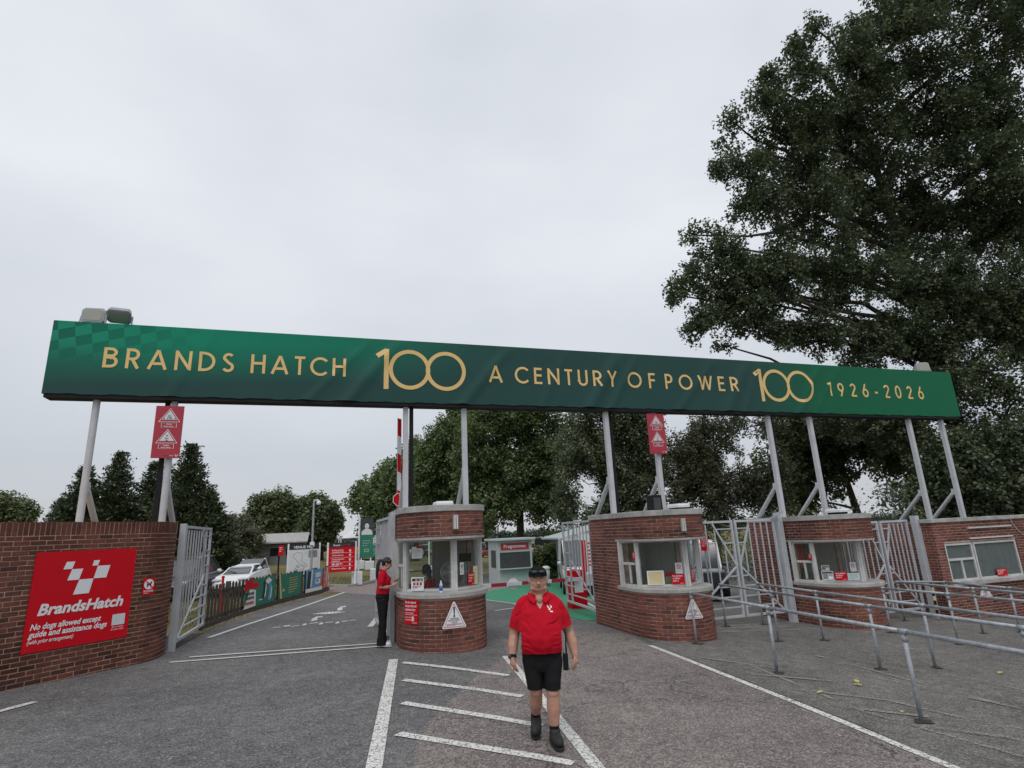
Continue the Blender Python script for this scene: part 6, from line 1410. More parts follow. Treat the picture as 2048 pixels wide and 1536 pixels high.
def conifer(label, base, H, R, seed, n_wh=30):
    rng = np.random.default_rng(seed); t = thing('conifer_tree', label, 'tree', base, 'conifers behind the brick wall'); bx, by_, bz_ = base
    m = MB(); m.tube([(bx, by_, bz_), (bx, by_, bz_+H*.6), (bx, by_, bz_+H)], [.28, .14, .02], 8); m.build('trunk', M['bark'], t, smooth=True)
    Ps = []; Ds = []; br = MB()
    for k in range(n_wh):
        f = (k+rng.uniform(0, .6))/n_wh; z = bz_+H*(.03+.97*f); nb = int(7+5*(1-f))
        for j in range(nb):
            a = 2*PI*(j+rng.uniform())/nb; L = R*1.08*((1-f)**1.08)*rng.uniform(.55, 1.15)+.10; rise = rng.uniform(-.05, .30)+.35*f
            s = np.linspace(.15, 1, max(4, int(L/.11))); x = np.stack([math.cos(a)*s*L, math.sin(a)*s*L, rise*s*L+.22*L*s**3-.16*L*s], 1)+np.array([bx, by_, z])
            if L > .8: br.tube([(bx, by_, z), tuple(x[len(x)//2]), tuple(x[-1])], [.03, .02, .006], 4, False)
            d = np.array([math.cos(a), math.sin(a), .35+.4*f])
            for q in range(7):
                sp = rng.normal(size=(len(x), 3))*np.array([.13, .13, .07])*(1.0+.8*s[::-1, None]); Ps.append(x+sp); dd = d+rng.normal(size=(len(x), 3))*.55; dd[:, 2] -= .12; Ds.append(dd)
    P = np.concatenate(Ps); D = np.concatenate(Ds); D /= np.linalg.norm(D, axis=1)[:, None]; n = len(P); side = np.cross(D, rng.normal(size=(n, 3))+np.array([0, 0, 1.2])); side /= np.linalg.norm(side, axis=1)[:, None]
    l = rng.uniform(.16, .36, (n, 1)); w = rng.uniform(.035, .07, (n, 1)); V = np.stack([P-D*l*.4, P+side*w, P+D*l*.6, P-side*w], 1).reshape(-1, 3)
    rnd = np.clip(.42+.2*rng.normal(size=n), 0, 1); me = np_mesh('crown', V-np.array(base), np.arange(4*n).reshape(n, 4), M['leaf_con'], rnd); o = bpy.data.objects.new('crown', me); COL.objects.link(o); o.parent = t
    br.build('branches', M['bark'], t)
def con(label, px, top, dep, R, seed): p = atD(px, top, dep); b = (p[0], p[1], gz(p[0])); conifer(label, b, p[2]-b[2], R, seed)
con('leftmost dark conifer, pointed top above the brick wall', 175, 935, 40, 3.0, 51); con('dark conifer behind the left hoarding pole, second from the left', 243, 905, 41, 3.3, 52)
con('middle dark conifer between the two left hoarding poles', 312, 925, 43, 3.2, 53); con('broad dark conifer behind the left restriction sign', 384, 888, 39, 3.7, 54); con('low dark conifer at the left foot of the group', 128, 1000, 42, 2.4, 55)
con('outer dark conifer beside the open left gate', 420, 985, 38, 2.6, 56)
# distant belts of wood closing the view
def belt(name, pts, h, n, size, leaf, seed):
    rng = np.random.default_rng(seed); P = Path(pts); s = rng.uniform(0, P.L, n//40); C_ = []
    for q in s:
        c = P.at(q); hh = h*(.65+.35*mnoise.noise(Vector((q*.06, seed, 0)))+.2*mnoise.noise(Vector((q*.25, seed, 5)))); C_.append((c.x+rng.normal()*2, c.y+rng.normal()*2, gz(c.x)+hh*rng.uniform(0, 1)**.7))
    C_ = np.repeat(np.array(C_), 40, 0); pp = C_+rng.normal(size=C_.shape)*np.array([1.2, 1.2, .8]); V, F = leaf_quads(pp, size, rng); me = np_mesh(name, V, F, M[leaf], np.clip(.5+.2*rng.normal(size=len(pp)), 0, 1)); o = bpy.data.objects.new(name, me); COL.objects.link(o); o['kind'] = 'stuff'; o['label'] = 'distant belt of trees on the skyline'
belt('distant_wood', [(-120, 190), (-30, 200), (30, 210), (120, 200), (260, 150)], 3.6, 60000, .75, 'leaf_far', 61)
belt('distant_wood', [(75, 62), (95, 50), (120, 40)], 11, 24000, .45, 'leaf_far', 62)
belt('undergrowth', [(15.5, 31), (22, 28.5), (30, 25), (36, 20), (40, 14)], 3.2, 30000, .13, 'leaf_poplar', 63)
# grass tufts along the fence and lawn front
rng = np.random.default_rng(9); n = 26000; gx = rng.uniform(-9, 4, n); gy = rng.uniform(17, 36, n)
def fx(y): return np.interp(y, [p[1] for p in FENCE], [p[0] for p in FENCE])
k = ((gx < fx(gy)-.05) & (gy < 26.9)) | ((gy > 28.4) & (gx < 1.2+(gy-28)*.5)); gx, gy = gx[k], gy[k]; n = len(gx); zz = np.array([gz(x)-.02 for x in gx]); hgt = rng.uniform(.03, .13, n)*np.where(gy < 27, 1.2, .7); a = rng.uniform(0, 2*PI, n); lx, ly = rng.normal(size=n)*.04, rng.normal(size=n)*.04
V = np.stack([np.stack([gx-.012*np.cos(a), gy-.012*np.sin(a), zz], 1), np.stack([gx+.012*np.cos(a), gy+.012*np.sin(a), zz], 1), np.stack([gx+lx, gy+ly, zz+hgt], 1)], 1).reshape(-1, 3)
me = np_mesh('grass', V, np.arange(3*n).reshape(n, 3), M['grass_blade'], np.clip(.5+.25*rng.normal(size=n), 0, 1)); o = bpy.data.objects.new('grass', me); COL.objects.link(o); o['kind'] = 'stuff'
# ------------------------------------------------------------------ people
from mathutils.bvhtree import BVHTree
def tube_c(m, pts, r, n=14):                            # tapered tube with round ends
    pts = [Vector(p) for p in pts]; a = (pts[0]-pts[1]).normalized(); b = (pts[-1]-pts[-2]).normalized()
    P = [pts[0]+a*r[0]*.95, pts[0]+a*r[0]*.7]+pts+[pts[-1]+b*r[-1]*.7, pts[-1]+b*r[-1]*.95]
    m.tube(P, [r[0]*.2, r[0]*.7]+list(r)+[r[-1]*.7, r[-1]*.2], n)
def hrings(m, L, n=24, ex=2.3):                         # stacked flattened rings: (x, y, z, rx, ry)
    rs = []
    for x, y, z, rx, ry in L:
        rs.append([(x+rx*math.copysign(abs(math.cos(2*PI*k/n))**(2/ex), math.cos(2*PI*k/n)), y+ry*math.copysign(abs(math.sin(2*PI*k/n))**(2/ex), math.sin(2*PI*k/n)), z) for k in range(n)])
    m.rings(rs)
def blob(mb, name, m, parent, vox=.007, smooth=4, folds=0, fs=9.0, fseed=0, cut=None):
    me = mb.mesh('tmp'); o = bpy.data.objects.new('tmp', me); COL.objects.link(o)
    r = o.modifiers.new('r', 'REMESH'); r.mode = 'VOXEL'; r.voxel_size = vox; r.use_smooth_shade = True
    s = o.modifiers.new('s', 'SMOOTH'); s.iterations = smooth; s.factor = .5
    bpy.context.view_layer.update(); dg = bpy.context.evaluated_depsgraph_get()
    out = bpy.data.meshes.new_from_object(o.evaluated_get(dg)); bpy.data.objects.remove(o); bpy.data.meshes.remove(me)
    if folds:
        n = len(out.vertices); co = np.empty(n*3, np.float32); no = np.empty(n*3, np.float32); out.vertices.foreach_get('co', co); out.vertices.foreach_get('normal', no); co = co.reshape(-1, 3); no = no.reshape(-1, 3)
        q = np.array([mnoise.noise(Vector((x*fs*.7+fseed, y*fs*.7, z*fs*1.5-abs(x)*fs*.8)))+.5*mnoise.noise(Vector((x*fs*2+fseed, y*fs*2, z*fs*2.2))) for x, y, z in co.tolist()])
        out.vertices.foreach_set('co', (co+no*(folds*q)[:, None]).astype(np.float32).ravel())
    out.name = name; out.materials.clear(); out.materials.append(M[m]); out.polygons.foreach_set('use_smooth', [True]*len(out.polygons)); out.update()
    ob = bpy.data.objects.new(name, out); COL.objects.link(ob); ob.parent = parent; ob['_loc'] = parent['_loc']; return ob
def part(mb, name, m, parent, smooth=True, **k): return mb.build(name, M[m], parent, smooth=smooth, world=False, **k)
def hand(m, w, d, side, palm, curl=.5, k=1.0):
    """palm and five fingers; w wrist, d direction of the fingers, side towards the thumb, palm normal"""
    w = Vector(w); d = Vector(d).normalized(); s = Vector(side).normalized(); p = Vector(palm).normalized()
    c = w+d*.052*k
    tube_c(m, [w, w+d*.02*k, c], [.026*k, .030*k, .034*k], 12)
    for i, (o, L, r) in enumerate(((.030, .072, .0095), (.010, .082, .0100), (-.010, .076, .0095), (-.029, .060, .0085))):
        a = c+s*o*k+d*.022*k-d*.012*k*(i in (0, 3)); tube_c(m, [c+s*o*.8*k, a], [.016*k, .0125*k], 8)
        b = a+(d*math.cos(curl*.5)+p*math.sin(curl*.5))*L*.45*k; e = b+(d*math.cos(curl*1.3)+p*math.sin(curl*1.3))*L*.33*k; f = e+(d*math.cos(curl*2)+p*math.sin(curl*2))*L*.24*k
        tube_c(m, [a, b, e, f], [r*1.1*k, r*k, r*.92*k, r*.78*k], 8)
    a = w+d*.018*k+s*.022*k; b = a+(d*.72+s*.60+p*.25).normalized()*.042*k; e = b+(d*.95+s*.18+p*.3).normalized()*.030*k; f = e+(d*.98+p*.35).normalized()*.022*k
    tube_c(m, [a, b, e, f], [.017*k, .0125*k, .0115*k, .009*k], 8)
def shoe(parent, ank, toe, mt, sole, name='shoe', up=(0, 0, 1), sc=1.0):
    a = Vector(ank); t = Vector(toe); d = (t-a); d.normalize()
    m = MB(); heel = a-d*.055*sc
    tube_c(m, [heel+Vector((0, 0, .0)), a+Vector((0, 0, -.005)), a.lerp(t, .55), t-d*.02], [.040*sc, .046*sc, .046*sc, .040*sc]); m.tube([a+Vector((0, 0, .07)), a], [.045*sc, .05*sc], 14)
    o = blob(m, name, mt, parent, .008, 4)
    m = MB(); n = d.cross(Vector((0, 0, 1))).normalized(); dn = n.cross(d).normalized()
    if dn.z > 0: dn = -dn
    ring = lambda off, g: [tuple(a.lerp(t, s)+n*wd*g*sc+dn*off-d*.03*(s < 0)) for s, wd in ((-.35, -.028), (-.1, -.042), (.5, -.048), (.95, -.040), (1.2, -.012), (1.2, .012), (.95, .040), (.5, .048), (-.1, .042), (-.35, .028))]
    m.rings([ring(.032*sc, 1.02), ring(.052*sc, 1.0)]); part(m, 'sole', sole, o, smooth=False); return o
def face(t, c, k=1.0, yaw=0, wx=1.0):
    c = Vector(c); R = Matrix.Rotation(yaw, 3, 'Z') @ Matrix.Diagonal((wx, 1, 1))
    for s in (-1, 1):
        m = MB(); p = c+R @ Vector((s*.032, -.088, .012))*k; m.ell(p, (.0125*k, .008*k, .0065*k), 12, 8); e = part(m, 'eye', 'offwhite', t)
        m = MB(); p = c+R @ Vector((s*.031, -.0935, .011))*k; m.ell(p, (.0042*k, .0040*k, .0042*k), 10, 6); part(m, 'pupil', 'ink', e)
        m = MB(); q = [c+R @ Vector((s*x, y, z))*k for x, y, z in ((.014, -.096, .026), (.034, -.094, .032), (.052, -.082, .027))]; m.tube(q, [.0022*k, .0028*k, .0016*k], 6); part(m, 'eyebrow', 'eyebrow', t)
    m = MB(); q = [c+R @ Vector((x, y, z))*k for x, y, z in ((-.026, -.088, -.058), (-.010, -.097, -.053), (.0, -.098, -.055), (.010, -.097, -.053), (.026, -.088, -.058))]; m.tube(q, [.002*k, .0055*k, .0055*k, .0055*k, .002*k], 8); part(m, 'mouth', 'lip', t)
def head(m, c, k=1.0, jaw=1.0, yaw=0, tilt=0, wx=1.0):
    c = Vector(c); R = Matrix.Rotation(yaw, 3, 'Z') @ Matrix.Rotation(tilt, 3, 'X')
    def E(p, r): m.ell(c+R @ Vector((p[0]*wx, p[1], p[2]))*k, (r[0]*k*wx, r[1]*k, r[2]*k), 20, 14)
    E((0, .008, .035), (.078, .097, .092)); E((0, -.022, -.035), (.066*jaw, .070, .078)); E((0, -.052, -.082), (.040*jaw, .036, .030)); E((0, -.05, -.02), (.054, .040, .06))
    for s in (-1, 1):
        E((s*.040, -.055, -.025), (.026, .028, .03)); E((s*.080*min(1.04, jaw), .012, -.008), (.012, .022, .034)); E((s*.032, -.076, .031), (.026, .016, .010)); E((s*.045*jaw, -.035, -.075), (.028, .035, .03))
    q = [c+R @ Vector(p)*k for p in ((0, -.086, .018), (0, -.103, -.012), (0, -.112, -.026))]; tube_c(m, q, [.010*k, .013*k, .0155*k], 10)
    for s in (-1, 1): E((s*.013, -.098, -.028), (.010, .010, .009))
    E((0, -.085, -.057), (.026, .012, .012))
def trim(o, co, no, test=None):                        # cut a garment off cleanly at its hem
    bm = bmesh.new(); bm.from_mesh(o.data); fs = [f for f in bm.faces if test is None or test(f.calc_center_median())]
    g = list({v for f in fs for v in f.verts})+list({e for f in fs for e in f.edges})+fs
    bmesh.ops.bisect_plane(bm, geom=g, plane_co=co, plane_no=no, clear_outer=True); bm.to_mesh(o.data); bm.free(); o.data.polygons.foreach_set('use_smooth', [True]*len(o.data.polygons))
# the man walking towards the camera
man = thing('person', 'man in black cap, red polo shirt and black shorts walking across the road hatching', 'person', (2.23, 6.21, gz(2.2))); man.rotation_euler = (0, 0, -.30)
m = MB()
head(m, (0, -.035, 1.582), 1.0, 1.16, wx=1.14)
tube_c(m, [(0, .02, 1.36), (0, -.0, 1.46), (0, -.015, 1.54)], [.095, .088, .082]); m.ell((0, -.055, 1.478), (.060, .048, .036), 16, 10)
hrings(m, [(0, 0, .84, .15, .11), (0, -.02, 1.0, .19, .14), (0, -.02, 1.15, .19, .13), (0, .0, 1.28, .17, .10), (0, .01, 1.36, .11, .065), (0, .01, 1.43, .08, .06)])
m.ell((0, -.075, 1.385), (.045, .052, .055), 14, 10)
# arms
RA = [(-.182, .01, 1.325), (-.250, .02, 1.18), (-.288, .02, 1.03), (-.308, -.03, .92), (-.316, -.07, .815)]
LA = [(.182, .01, 1.325), (.252, .03, 1.18), (.310, .05, 1.03), (.338, .01, .92), (.352, -.035, .805)]
for A in (RA, LA): tube_c(m, A, [.055, .064, .055, .056, .036])
hand(m, RA[-1], (.02, -.12, -1), (.25, -.95, .1), (1, .2, 0), .75); hand(m, LA[-1], (.06, -.10, -1), (-.25, -.95, .1), (-1, .2, 0), .55)
# legs
RL = [(-.105, 0, .86), (-.095, -.02, .66), (-.082, -.01, .475), (-.088, .07, .34), (-.092, .155, .215)]
LL = [(.105, 0, .86), (.100, -.06, .66), (.092, -.085, .470), (.088, -.085, .33), (.086, -.075, .115)]
for A in (RL, LL): tube_c(m, A, [.085, .082, .068, .072, .046])
for A in (RL, LL): m.ell(Vector(A[3])+Vector((0, .018, .01)), (.064, .068, .095), 14, 10); m.ell(Vector(A[2])+Vector((0, -.012, .005)), (.068, .068, .06), 12, 8)
body = blob(m, 'body', 'skin', man, .0058, 4)
face(man, (0, -.035, 1.582), 1.0, 0, 1.12)
m = MB()
for s in (-1, 1):
    m.ell((s*.077, .012, 1.603), (.022, .060, .055), 14, 8)
m.ell((0, .05, 1.578), (.084, .050, .065), 16, 10); blob(m, 'hair', 'stubble', man, .006, 3)
# polo shirt
m = MB()
hrings(m, [(0, -.018, .825, .224, .176), (0, -.02, .862, .230, .184), (0, -.03, .93, .250, .208), (0, -.035, 1.02, .258, .212), (0, -.032, 1.12, .250, .196), (0, -.02, 1.22, .243, .168), (0, -.008, 1.30, .222, .138), (0, .008, 1.36, .178, .112), (0, .012, 1.41, .125, .095), (0, .012, 1.455, .098, .086)], 32, 2.25)
for s in (-1, 1): tube_c(m, [(s*.07, .015, 1.405), (s*.14, .012, 1.375), (s*.185, .01, 1.325), (s*.224, .015, 1.25)], [.055, .064, .076, .080], 18); m.tube([(s*.17, .01, 1.335), (s*.224, .015, 1.25), (s*.255, .02, 1.16), (s*.270, .022, 1.095), (s*.278, .023, 1.05)], [.07, .080, .077, .080, .081], 18); m.ell((s*.085, -.105, 1.225), (.105, .066, .075), 16, 10)
m.ell((0, -.11, 1.0), (.19, .125, .13), 20, 12)
shirt = blob(m, 'polo_shirt', 'polo', man, .008, 5, .0085, 6.5, 2)
me = shirt.data
for v in me.vertices:                                  # loose cloth hanging in soft pleats above the hem
    p = v.co; k_ = max(0, min(1, (1.10-p.z)/.25))
    if k_ > 0 and abs(p.x) < .262 and (p.x*p.x+p.y*p.y) > .01:
        a_ = math.atan2(p.y+.02, p.x); q_ = 1+k_*(.030*math.sin(7*a_+2.2*mnoise.noise(Vector((a_*1.5, p.z*4, 1))))+.02*math.sin(13*a_+1))
        v.co = Vector((p.x*q_, (p.y+.02)*q_-.02, p.z))
for s_a, s_b, w_, dp in (((.20, 1.20), (.07, 1.13), .013, .010), ((-.20, 1.19), (-.09, 1.11), .013, .010), ((.19, 1.265), (.10, 1.335), .012, .009), ((-.19, 1.265), (-.11, 1.33), .012, .009), ((-.21, .99), (-.06, .93), .013, .009), ((-.22, .94), (-.03, .895), .012, .010), ((.22, .97), (.10, .92), .013, .009), ((.21, 1.06), (.12, 1.02), .012, .008), ((-.22, 1.08), (-.13, 1.06), .012, .008), ((.02, 1.30), (.03, 1.19), .010, .005), ((.215, 1.29), (.27, 1.20), .012, .008), ((-.215, 1.29), (-.27, 1.20), .012, .008)):
    a_ = Vector(s_a); d_ = Vector(s_b)-a_; L_ = d_.length; d_.normalize()
    for v in me.vertices:
        if v.co.y > .03: continue
        q_ = Vector((v.co.x, v.co.z))-a_; u_ = q_.dot(d_)/L_; e_ = q_.x*d_.y-q_.y*d_.x+.012*math.sin(u_*5)
        if -.3 < u_ < 1.3 and abs(e_) < .05: f_ = math.exp(-((u_-.5)/.5)**2); v.co.y += f_*(dp*math.exp(-(e_/w_)**2)-.6*dp*math.exp(-((e_-.022)/w_)**2))
trim(shirt, (0, 0, .868), (0, 0, -1))
for s in (-1, 1): trim(shirt, (s*.281, .022, 1.100), (s*.10, .015, -.40), lambda c: c.x*s > .215 and c.z < 1.2)
bv = BVHTree.FromPolygons([v.co[:] for v in shirt.data.vertices], [p.vertices[:] for p in shirt.data.polygons])
def onshirt(x, z, bvh, off=.002, d=(0, 1, 0)):
    h = bvh.ray_cast(Vector((x, -1, z)), Vector(d)); return h[0]+h[1]*off if h[0] is not None else Vector((x, -.2, z))
m = MB()
for q in [((.05, .73), (.22, .73), (.18, .57), (.0, .57)), ((.18, .56), (.41, .56), (.35, .32), (.11, .32)), ((.36, .32), (.66, .32), (.60, 0), (.27, 0)), ((.62, .73), (.75, .73), (.72, .61), (.60, .61)), ((.72, .60), (1.0, .60), (.94, .32), (.66, .32))]:
    m.add([onshirt(.075+a*.055, 1.285+b*.062, bv) for a, b in q], [(3, 2, 1, 0)])
m.add([onshirt(a, b, bv) for a, b in ((.105, 1.268), (.135, 1.264), (.135, 1.274), (.105, 1.278))], [(0, 1, 2, 3)]); part(m, 'emblem', 'white', shirt, smooth=False)
m = MB()                                               # open collar: two flaps and the skin of the neck opening
for s in (-1, 1):
    A = [Vector((s*.092, .055, 1.475)), Vector((s*.102, -.01, 1.462)), Vector((s*.078, -.075, 1.435)), Vector((s*.030, -.118, 1.385))]; Bq = [Vector((s*.112, .065, 1.425)), Vector((s*.135, -.02, 1.408)), Vector((s*.122, -.102, 1.372)), Vector((s*.070, -.135, 1.338))]
    Bq = [p.lerp(q, .66) for p, q in zip(A, Bq)]
    vs = A+Bq+[p+Vector((s*.006, -.006, .006)) for p in A]+[p+Vector((s*.006, -.010, .004)) for p in Bq]; fs = []
    for i in range(3): fs += [(i, i+1, 4+i+1, 4+i), (8+i, 12+i, 12+i+1, 8+i+1), (i, 8+i, 8+i+1, i+1), (4+i, 4+i+1, 12+i+1, 12+i)]
    fs += [(0, 4, 12, 8), (3, 11, 15, 7)]; m.add(vs, fs)
part(m, 'collar', 'polo', shirt, smooth=False)
m = MB(); pts = [(-.066, 1.412), (.066, 1.412), (.040, 1.365), (.006, 1.305), (-.006, 1.305), (-.040, 1.365)]; m.add([onshirt(x, z, bv, .004) for x, z in pts], [(5, 4, 3, 2, 1, 0)]); part(m, 'neck_opening', 'skin', body)
# shorts
m = MB()
hrings(m, [(0, -.005, .92, .205, .150), (0, -.005, .84, .218, .160), (0, -.01, .76, .212, .150), (0, -.02, .68, .16, .11)], 28)
for A, x in ((RL, -.102), (LL, .108)): yk = -.02 if x < 0 else -.065; hrings(m, [(x*1.0, yk*.1, .86, .112, .128), (x*.98, yk*.6, .70, .103, .122), (x*.90, yk, .59, .090, .110), (x*.85, yk, .525, .086, .104), (x*.85, yk, .47, .085, .102)], 20, 2.2)
sh = blob(m, 'shorts', 'shorts', man, .008, 3, .008, 7.0, 5); trim(sh, (0, 0, .508), (0, 0, -1))
m = MB(); hrings(m, [(0, -.002, .895, .218, .165), (0, -.002, .93, .216, .164)], 28); part(m, 'belt', 'black', sh)
for A, zs, nm in ((RL, .13, 'sock'), (LL, .10, 'sock')):
    a = Vector(A[-1]); b = Vector(A[-2]); d = (b-a).normalized(); m = MB(); m.tube([a-d*.02, a+d*zs], [.050, .054], 16); part(m, nm, 'shorts', man)
shoe(man, (-.092, .165, .135), (-.112, .035, .068), 'shoe', 'rubber', sc=1.2); shoe(man, (.088, -.085, .072), (.122, -.27, .060), 'shoe', 'rubber', sc=1.2)
# cap with sunglasses, watch
m = MB(); hrings(m, [(0, -.012, 1.650, .104, .116), (0, -.008, 1.69, .101, .112), (0, .0, 1.722, .086, .094), (0, .008, 1.742, .058, .066), (0, .012, 1.752, .02, .025)], 26, 2.1)
cap = blob(m, 'cap', 'cap', man, .006, 3); CAPD = -.022
for v in cap.data.vertices: v.co.z += CAPD
m = MB(); P = []
for z0_, g in ((0, 1), (.006, 1)): P.append([(.097*math.cos(a), -.045-.135*abs(math.sin(a))**.8, 1.684-.026*abs(math.sin(a))+z0_-.026*(math.cos(a))**2) for a in [PI+PI*k/16 for k in range(17)]])
n = 17; m.add(P[0]+P[1], [tuple(range(n-1, -1, -1)), tuple(range(n, 2*n))]+[(i, i+1, n+i+1, n+i) for i in range(n-1)]+[(n-1, 0, n, 2*n-1)]); m.v = [(a, b, c+CAPD) for a, b, c in m.v]; part(m, 'peak', 'cap', cap)
m = MB()
for s in (-1, 1): m.ell((s*.040, -.121, 1.700), (.031, .010, .017), 14, 8)
m.tube([(-.09, -.02, 1.712), (-.075, -.095, 1.708), (0, -.126, 1.706), (.075, -.095, 1.708), (.09, -.02, 1.712)], .004, 6); m.v = [(a, b, c+CAPD) for a, b, c in m.v]; sg = part(m, 'sunglasses', 'dark', cap)
w = Vector(RA[-1]); d = (Vector(RA[-2])-w).normalized(); m = MB(); m.tube([w+d*.008, w+d*.045], .042, 16); wt = part(m, 'watch', 'black', man); m = MB(); m.ell(w+d*.026+Vector((-.030, -.030, 0)), (.020, .020, .024), 14, 8); part(m, 'watch_face', 'dark', wt)
rd = thing('handheld_radio', 'black two way radio with tall aerial clipped to the hip of the walking man', 'radio', (2.455, 6.10, .68)); rd.rotation_euler = (0, 0, -.30)
m = MB(); m.box(-.028, -.018, -.02, .028, .018, .14); part(m, 'body', 'black', rd, smooth=False, bevel=.005); m = MB(); m.tube([(.012, 0, .14), (.016, 0, .36)], [.009, .006], 8); part(m, 'aerial', 'black', rd); m = MB(); m.tube([(-.014, 0, .14), (-.014, 0, .158)], .007, 8); part(m, 'knob', 'dark', rd)

# the woman at the side window of the first booth
wo_ = thing('person', 'woman with long dark ponytail in red polo and black trousers at the booth side window', 'person', (1.10, 12.42, gz(1.1))); wo_.rotation_euler = (0, 0, PI/2-.12)
m = MB(); hc = (0, -.075, 1.565)
head(m, hc, .93, .95, 0, .28)
tube_c(m, [(0, .01, 1.36), (0, -.02, 1.44), (0, -.05, 1.52)], [.058, .052, .052]); hrings(m, [(0, .0, .90, .14, .10), (0, 0, 1.1, .12, .09), (0, 0, 1.28, .14, .095), (0, .01, 1.38, .11, .06), (0, .01, 1.42, .06, .05)])
A1 = [(-.165, .01, 1.365), (-.195, .035, 1.24), (-.205, .045, 1.125), (-.165, -.07, 1.115), (-.115, -.175, 1.135)]; A2 = [(.165, .01, 1.365), (.195, .035, 1.24), (.205, .04, 1.125), (.15, -.08, 1.13), (.09, -.19, 1.155)]
for A in (A1, A2): tube_c(m, A, [.052, .046, .038, .036, .024])
hand(m, A1[-1], (.25, -1, .35), (.3, .2, .9), (.6, .2, .8), .35, .9); hand(m, A2[-1], (-.2, -1, .35), (-.3, .2, .9), (-.6, .2, .8), .6, .9)
for s in (-1, 1): tube_c(m, [(s*.085, .0, .88), (s*.085, -.005, .5), (s*.085, .01, .10)], [.085, .055, .038])
b2_ = blob(m, 'body', 'skin', wo_, .006, 4)
m = MB()
for s in (-1, 1):
    R = Matrix.Rotation(.28, 3, 'X'); p = Vector(hc)+R @ Vector((s*.03, -.083, .010)); m.ell(p, (.010, .006, .004), 10, 6)
part(m, 'eyelid', 'hair', wo_)
m = MB(); R = Matrix.Rotation(.28, 3, 'X'); H_ = Vector(hc)
m.ell(H_+R @ Vector((0, .022, .040)), (.083, .094, .088), 20, 14); m.ell(H_+R @ Vector((0, .05, .0)), (.066, .06, .075), 16, 10)
for s in (-1, 1): m.ell(H_+R @ Vector((s*.062, -.035, .055)), (.026, .045, .04), 12, 8)
tube_c(m, [H_+Vector((0, .085, .055)), H_+Vector((0, .145, .075)), H_+Vector((0, .180, .0)), H_+Vector((0, .19, -.10)), H_+Vector((0, .20, -.22)), H_+Vector((0, .195, -.31))], [.03, .036, .040, .036, .028, .010], 12)
blob(m, 'hair', 'hair', wo_, .007, 3, .004, 22, 3)
m = MB()
hrings(m, [(0, 0, .955, .170, .138), (0, 0, .985, .168, .135), (0, 0, 1.04, .162, .135), (0, -.005, 1.14, .150, .128), (0, -.015, 1.24, .160, .132), (0, -.008, 1.32, .160, .112), (0, .008, 1.385, .125, .078), (0, .01, 1.425, .075, .062)], 28, 2.2)
for s in (-1, 1): m.tube([(s*.11, .01, 1.375), (s*.165, .01, 1.365), (s*.198, .032, 1.25), (s*.207, .042, 1.165)], [.058, .070, .066, .066], 16); m.ell((s*.07, -.105, 1.255), (.07, .052, .06), 14, 8)
s_ = blob(m, 'polo_shirt', 'polo', wo_, .008, 4, .007, 8.0, 9); trim(s_, (0, 0, .995), (0, 0, -1))
m = MB(); m.tube([(0, .015, 1.415), (0, .005, 1.455)], [.074, .068], 18); part(m, 'collar', 'polo', s_)
m = MB(); hrings(m, [(0, .002, 1.03, .150, .120), (0, .01, .93, .166, .138), (0, .005, .84, .160, .128)], 26)
for s in (-1, 1): hrings(m, [(s*.082, .005, .88, .088, .118), (s*.085, .0, .70, .086, .100), (s*.086, -.005, .48, .072, .078), (s*.086, .005, .25, .072, .078), (s*.086, .012, .06, .085, .100), (s*.086, .012, .035, .086, .102)], 18, 2.1)
blob(m, 'trousers', 'shorts', wo_, .008, 3, .004, 9, 4)
for s in (-1, 1): shoe(wo_, (s*.088, .01, .055), (s*.10, -.16, .045), 'white', 'offwhite', sc=.88)
ph = thing('phone', 'dark phone in the hands of the woman at the booth window', 'phone', (1.36, 12.40, 1.20)); ph.rotation_euler = (0, 0, PI/2-.12)
m = MB(); Rm = Matrix.Translation((0, 0, .03)) @ Matrix.Rotation(-.7, 4, 'X'); m.box(-.038, -.08, -.005, .038, .08, .005, Rm); part(m, 'case', 'black', ph, smooth=False, bevel=.003); m = MB(); m.box(-.033, -.073, .0052, .033, .073, .0062, Rm); part(m, 'screen', 'dark', ph, smooth=False)

# the clerk sitting inside the first booth, and her stool
x0, y0, z0 = BX[0]; cx, cy = x0-.13, y0+1.72
stl = thing('stool', 'round swivel stool under the seated clerk in the nearest booth', 'stool', (cx, cy, z0+.06))
m = MB(); lathe(m, (cx, cy, z0+.06), [(.17, .50), (.19, .53), (.18, .56)]); m.build('seat', M['dark'], stl, smooth=True); m = MB(); m.tube([(cx, cy, z0+.07), (cx, cy, z0+.56)], .03, 10); m.build('column', M['galv'], stl)
for k in range(5): m = MB(); a = 2*PI*k/5; m.bar((cx, cy, z0+.12), (cx+.22*math.cos(a), cy+.22*math.sin(a), z0+.085), .04, .03); m.build('foot', M['black'], stl)
ck = thing('person', 'dark haired clerk in red shirt sitting inside the nearest booth, seen from behind', 'person', (cx, cy, z0+.06)); ck.rotation_euler = (0, 0, -PI/2-.45)
m = MB(); hc = (0, -.09, 1.33); head(m, hc, .93, .95, 0, .25); tube_c(m, [(0, 0, 1.10), (0, -.03, 1.18), (0, -.06, 1.26)], [.06, .054, .054])
hrings(m, [(0, .02, .60, .16, .12), (0, .02, .80, .13, .10), (0, .0, 1.0, .15, .10), (0, 0, 1.11, .11, .06), (0, 0, 1.15, .06, .05)])
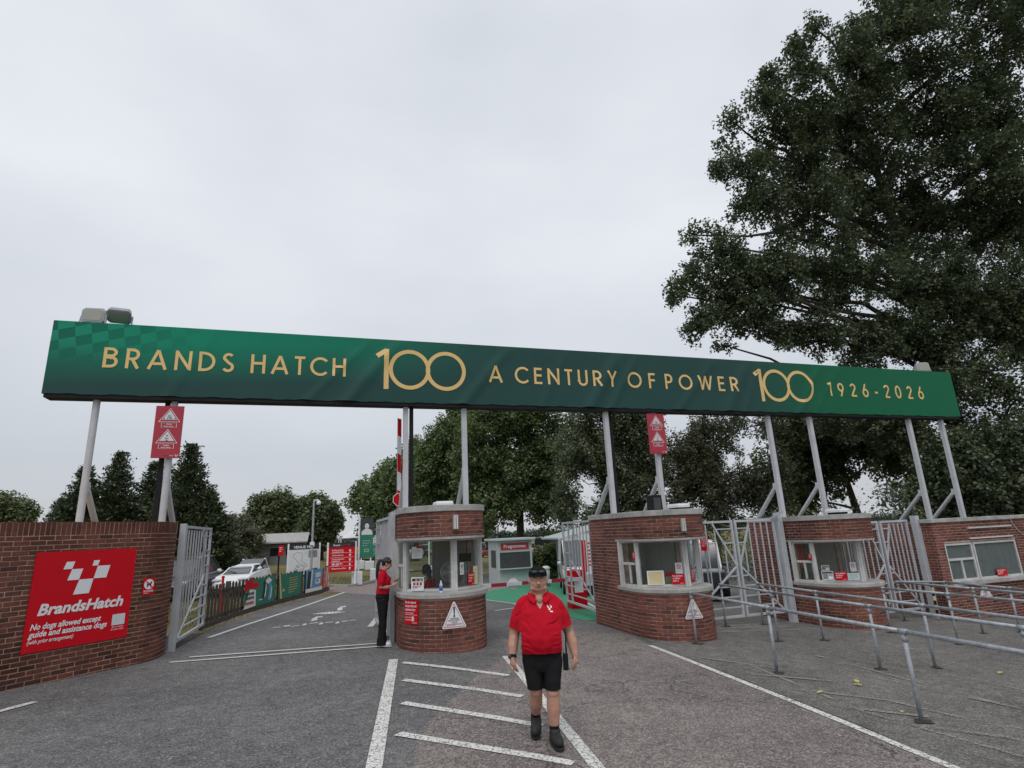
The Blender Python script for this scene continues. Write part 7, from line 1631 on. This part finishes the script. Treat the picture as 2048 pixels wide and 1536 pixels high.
C1 = [(-.17, .0, 1.09), (-.20, -.02, .95), (-.20, -.08, .84), (-.13, -.22, .86), (-.07, -.30, .87)]; C2 = [(-p[0], p[1], p[2]) for p in C1]
for A in (C1, C2): tube_c(m, A, [.052, .046, .038, .036, .024])
hand(m, C1[-1], (.3, -1, .0), (1, .2, .3), (0, 0, -1), .3, .9); hand(m, C2[-1], (-.3, -1, 0), (-1, .2, .3), (0, 0, -1), .3, .9)
for s in (-1, 1): tube_c(m, [(s*.09, .0, .64), (s*.10, -.38, .62), (s*.10, -.40, .15)], [.085, .06, .04])
blob(m, 'body', 'skin', ck, .008, 4); H_ = Vector(hc); R = Matrix.Rotation(.25, 3, 'X')
m = MB(); m.ell(H_+R @ Vector((0, .022, .040)), (.086, .098, .090), 18, 12); m.ell(H_+Vector((0, .07, -.05)), (.075, .06, .10), 16, 10); m.ell(H_+Vector((0, .085, -.16)), (.06, .045, .12), 14, 8)
for s in (-1, 1): m.ell(H_+R @ Vector((s*.068, -.015, .01)), (.022, .05, .08), 12, 8)
blob(m, 'hair', 'hair', ck, .008, 3, .004, 20, 2)
m = MB(); hrings(m, [(0, .02, .60, .175, .145), (0, .02, .72, .16, .135), (0, .01, .88, .155, .13), (0, -.005, 1.0, .165, .125), (0, .0, 1.08, .14, .085), (0, 0, 1.14, .075, .06)], 26, 2.2)
for s in (-1, 1): m.tube([(s*.11, 0, 1.10), (s*.17, 0, 1.09), (s*.20, -.02, .96), (s*.205, -.04, .90)], [.06, .07, .066, .064], 14)
blob(m, 'polo_shirt', 'polo', ck, .009, 3, .006, 8, 6)
m = MB(); hrings(m, [(0, .02, .54, .17, .15), (0, .02, .66, .17, .15)], 20)
for s in (-1, 1): m.tube([(s*.09, .02, .62), (s*.10, -.38, .61), (s*.10, -.41, .56), (s*.10, -.41, .10)], [.10, .08, .075, .062], 14)
blob(m, 'trousers', 'shorts', ck, .01, 3)
for s in (-1, 1): shoe(ck, (s*.10, -.40, .06), (s*.10, -.56, .05), 'shoe', 'rubber', sc=.88)
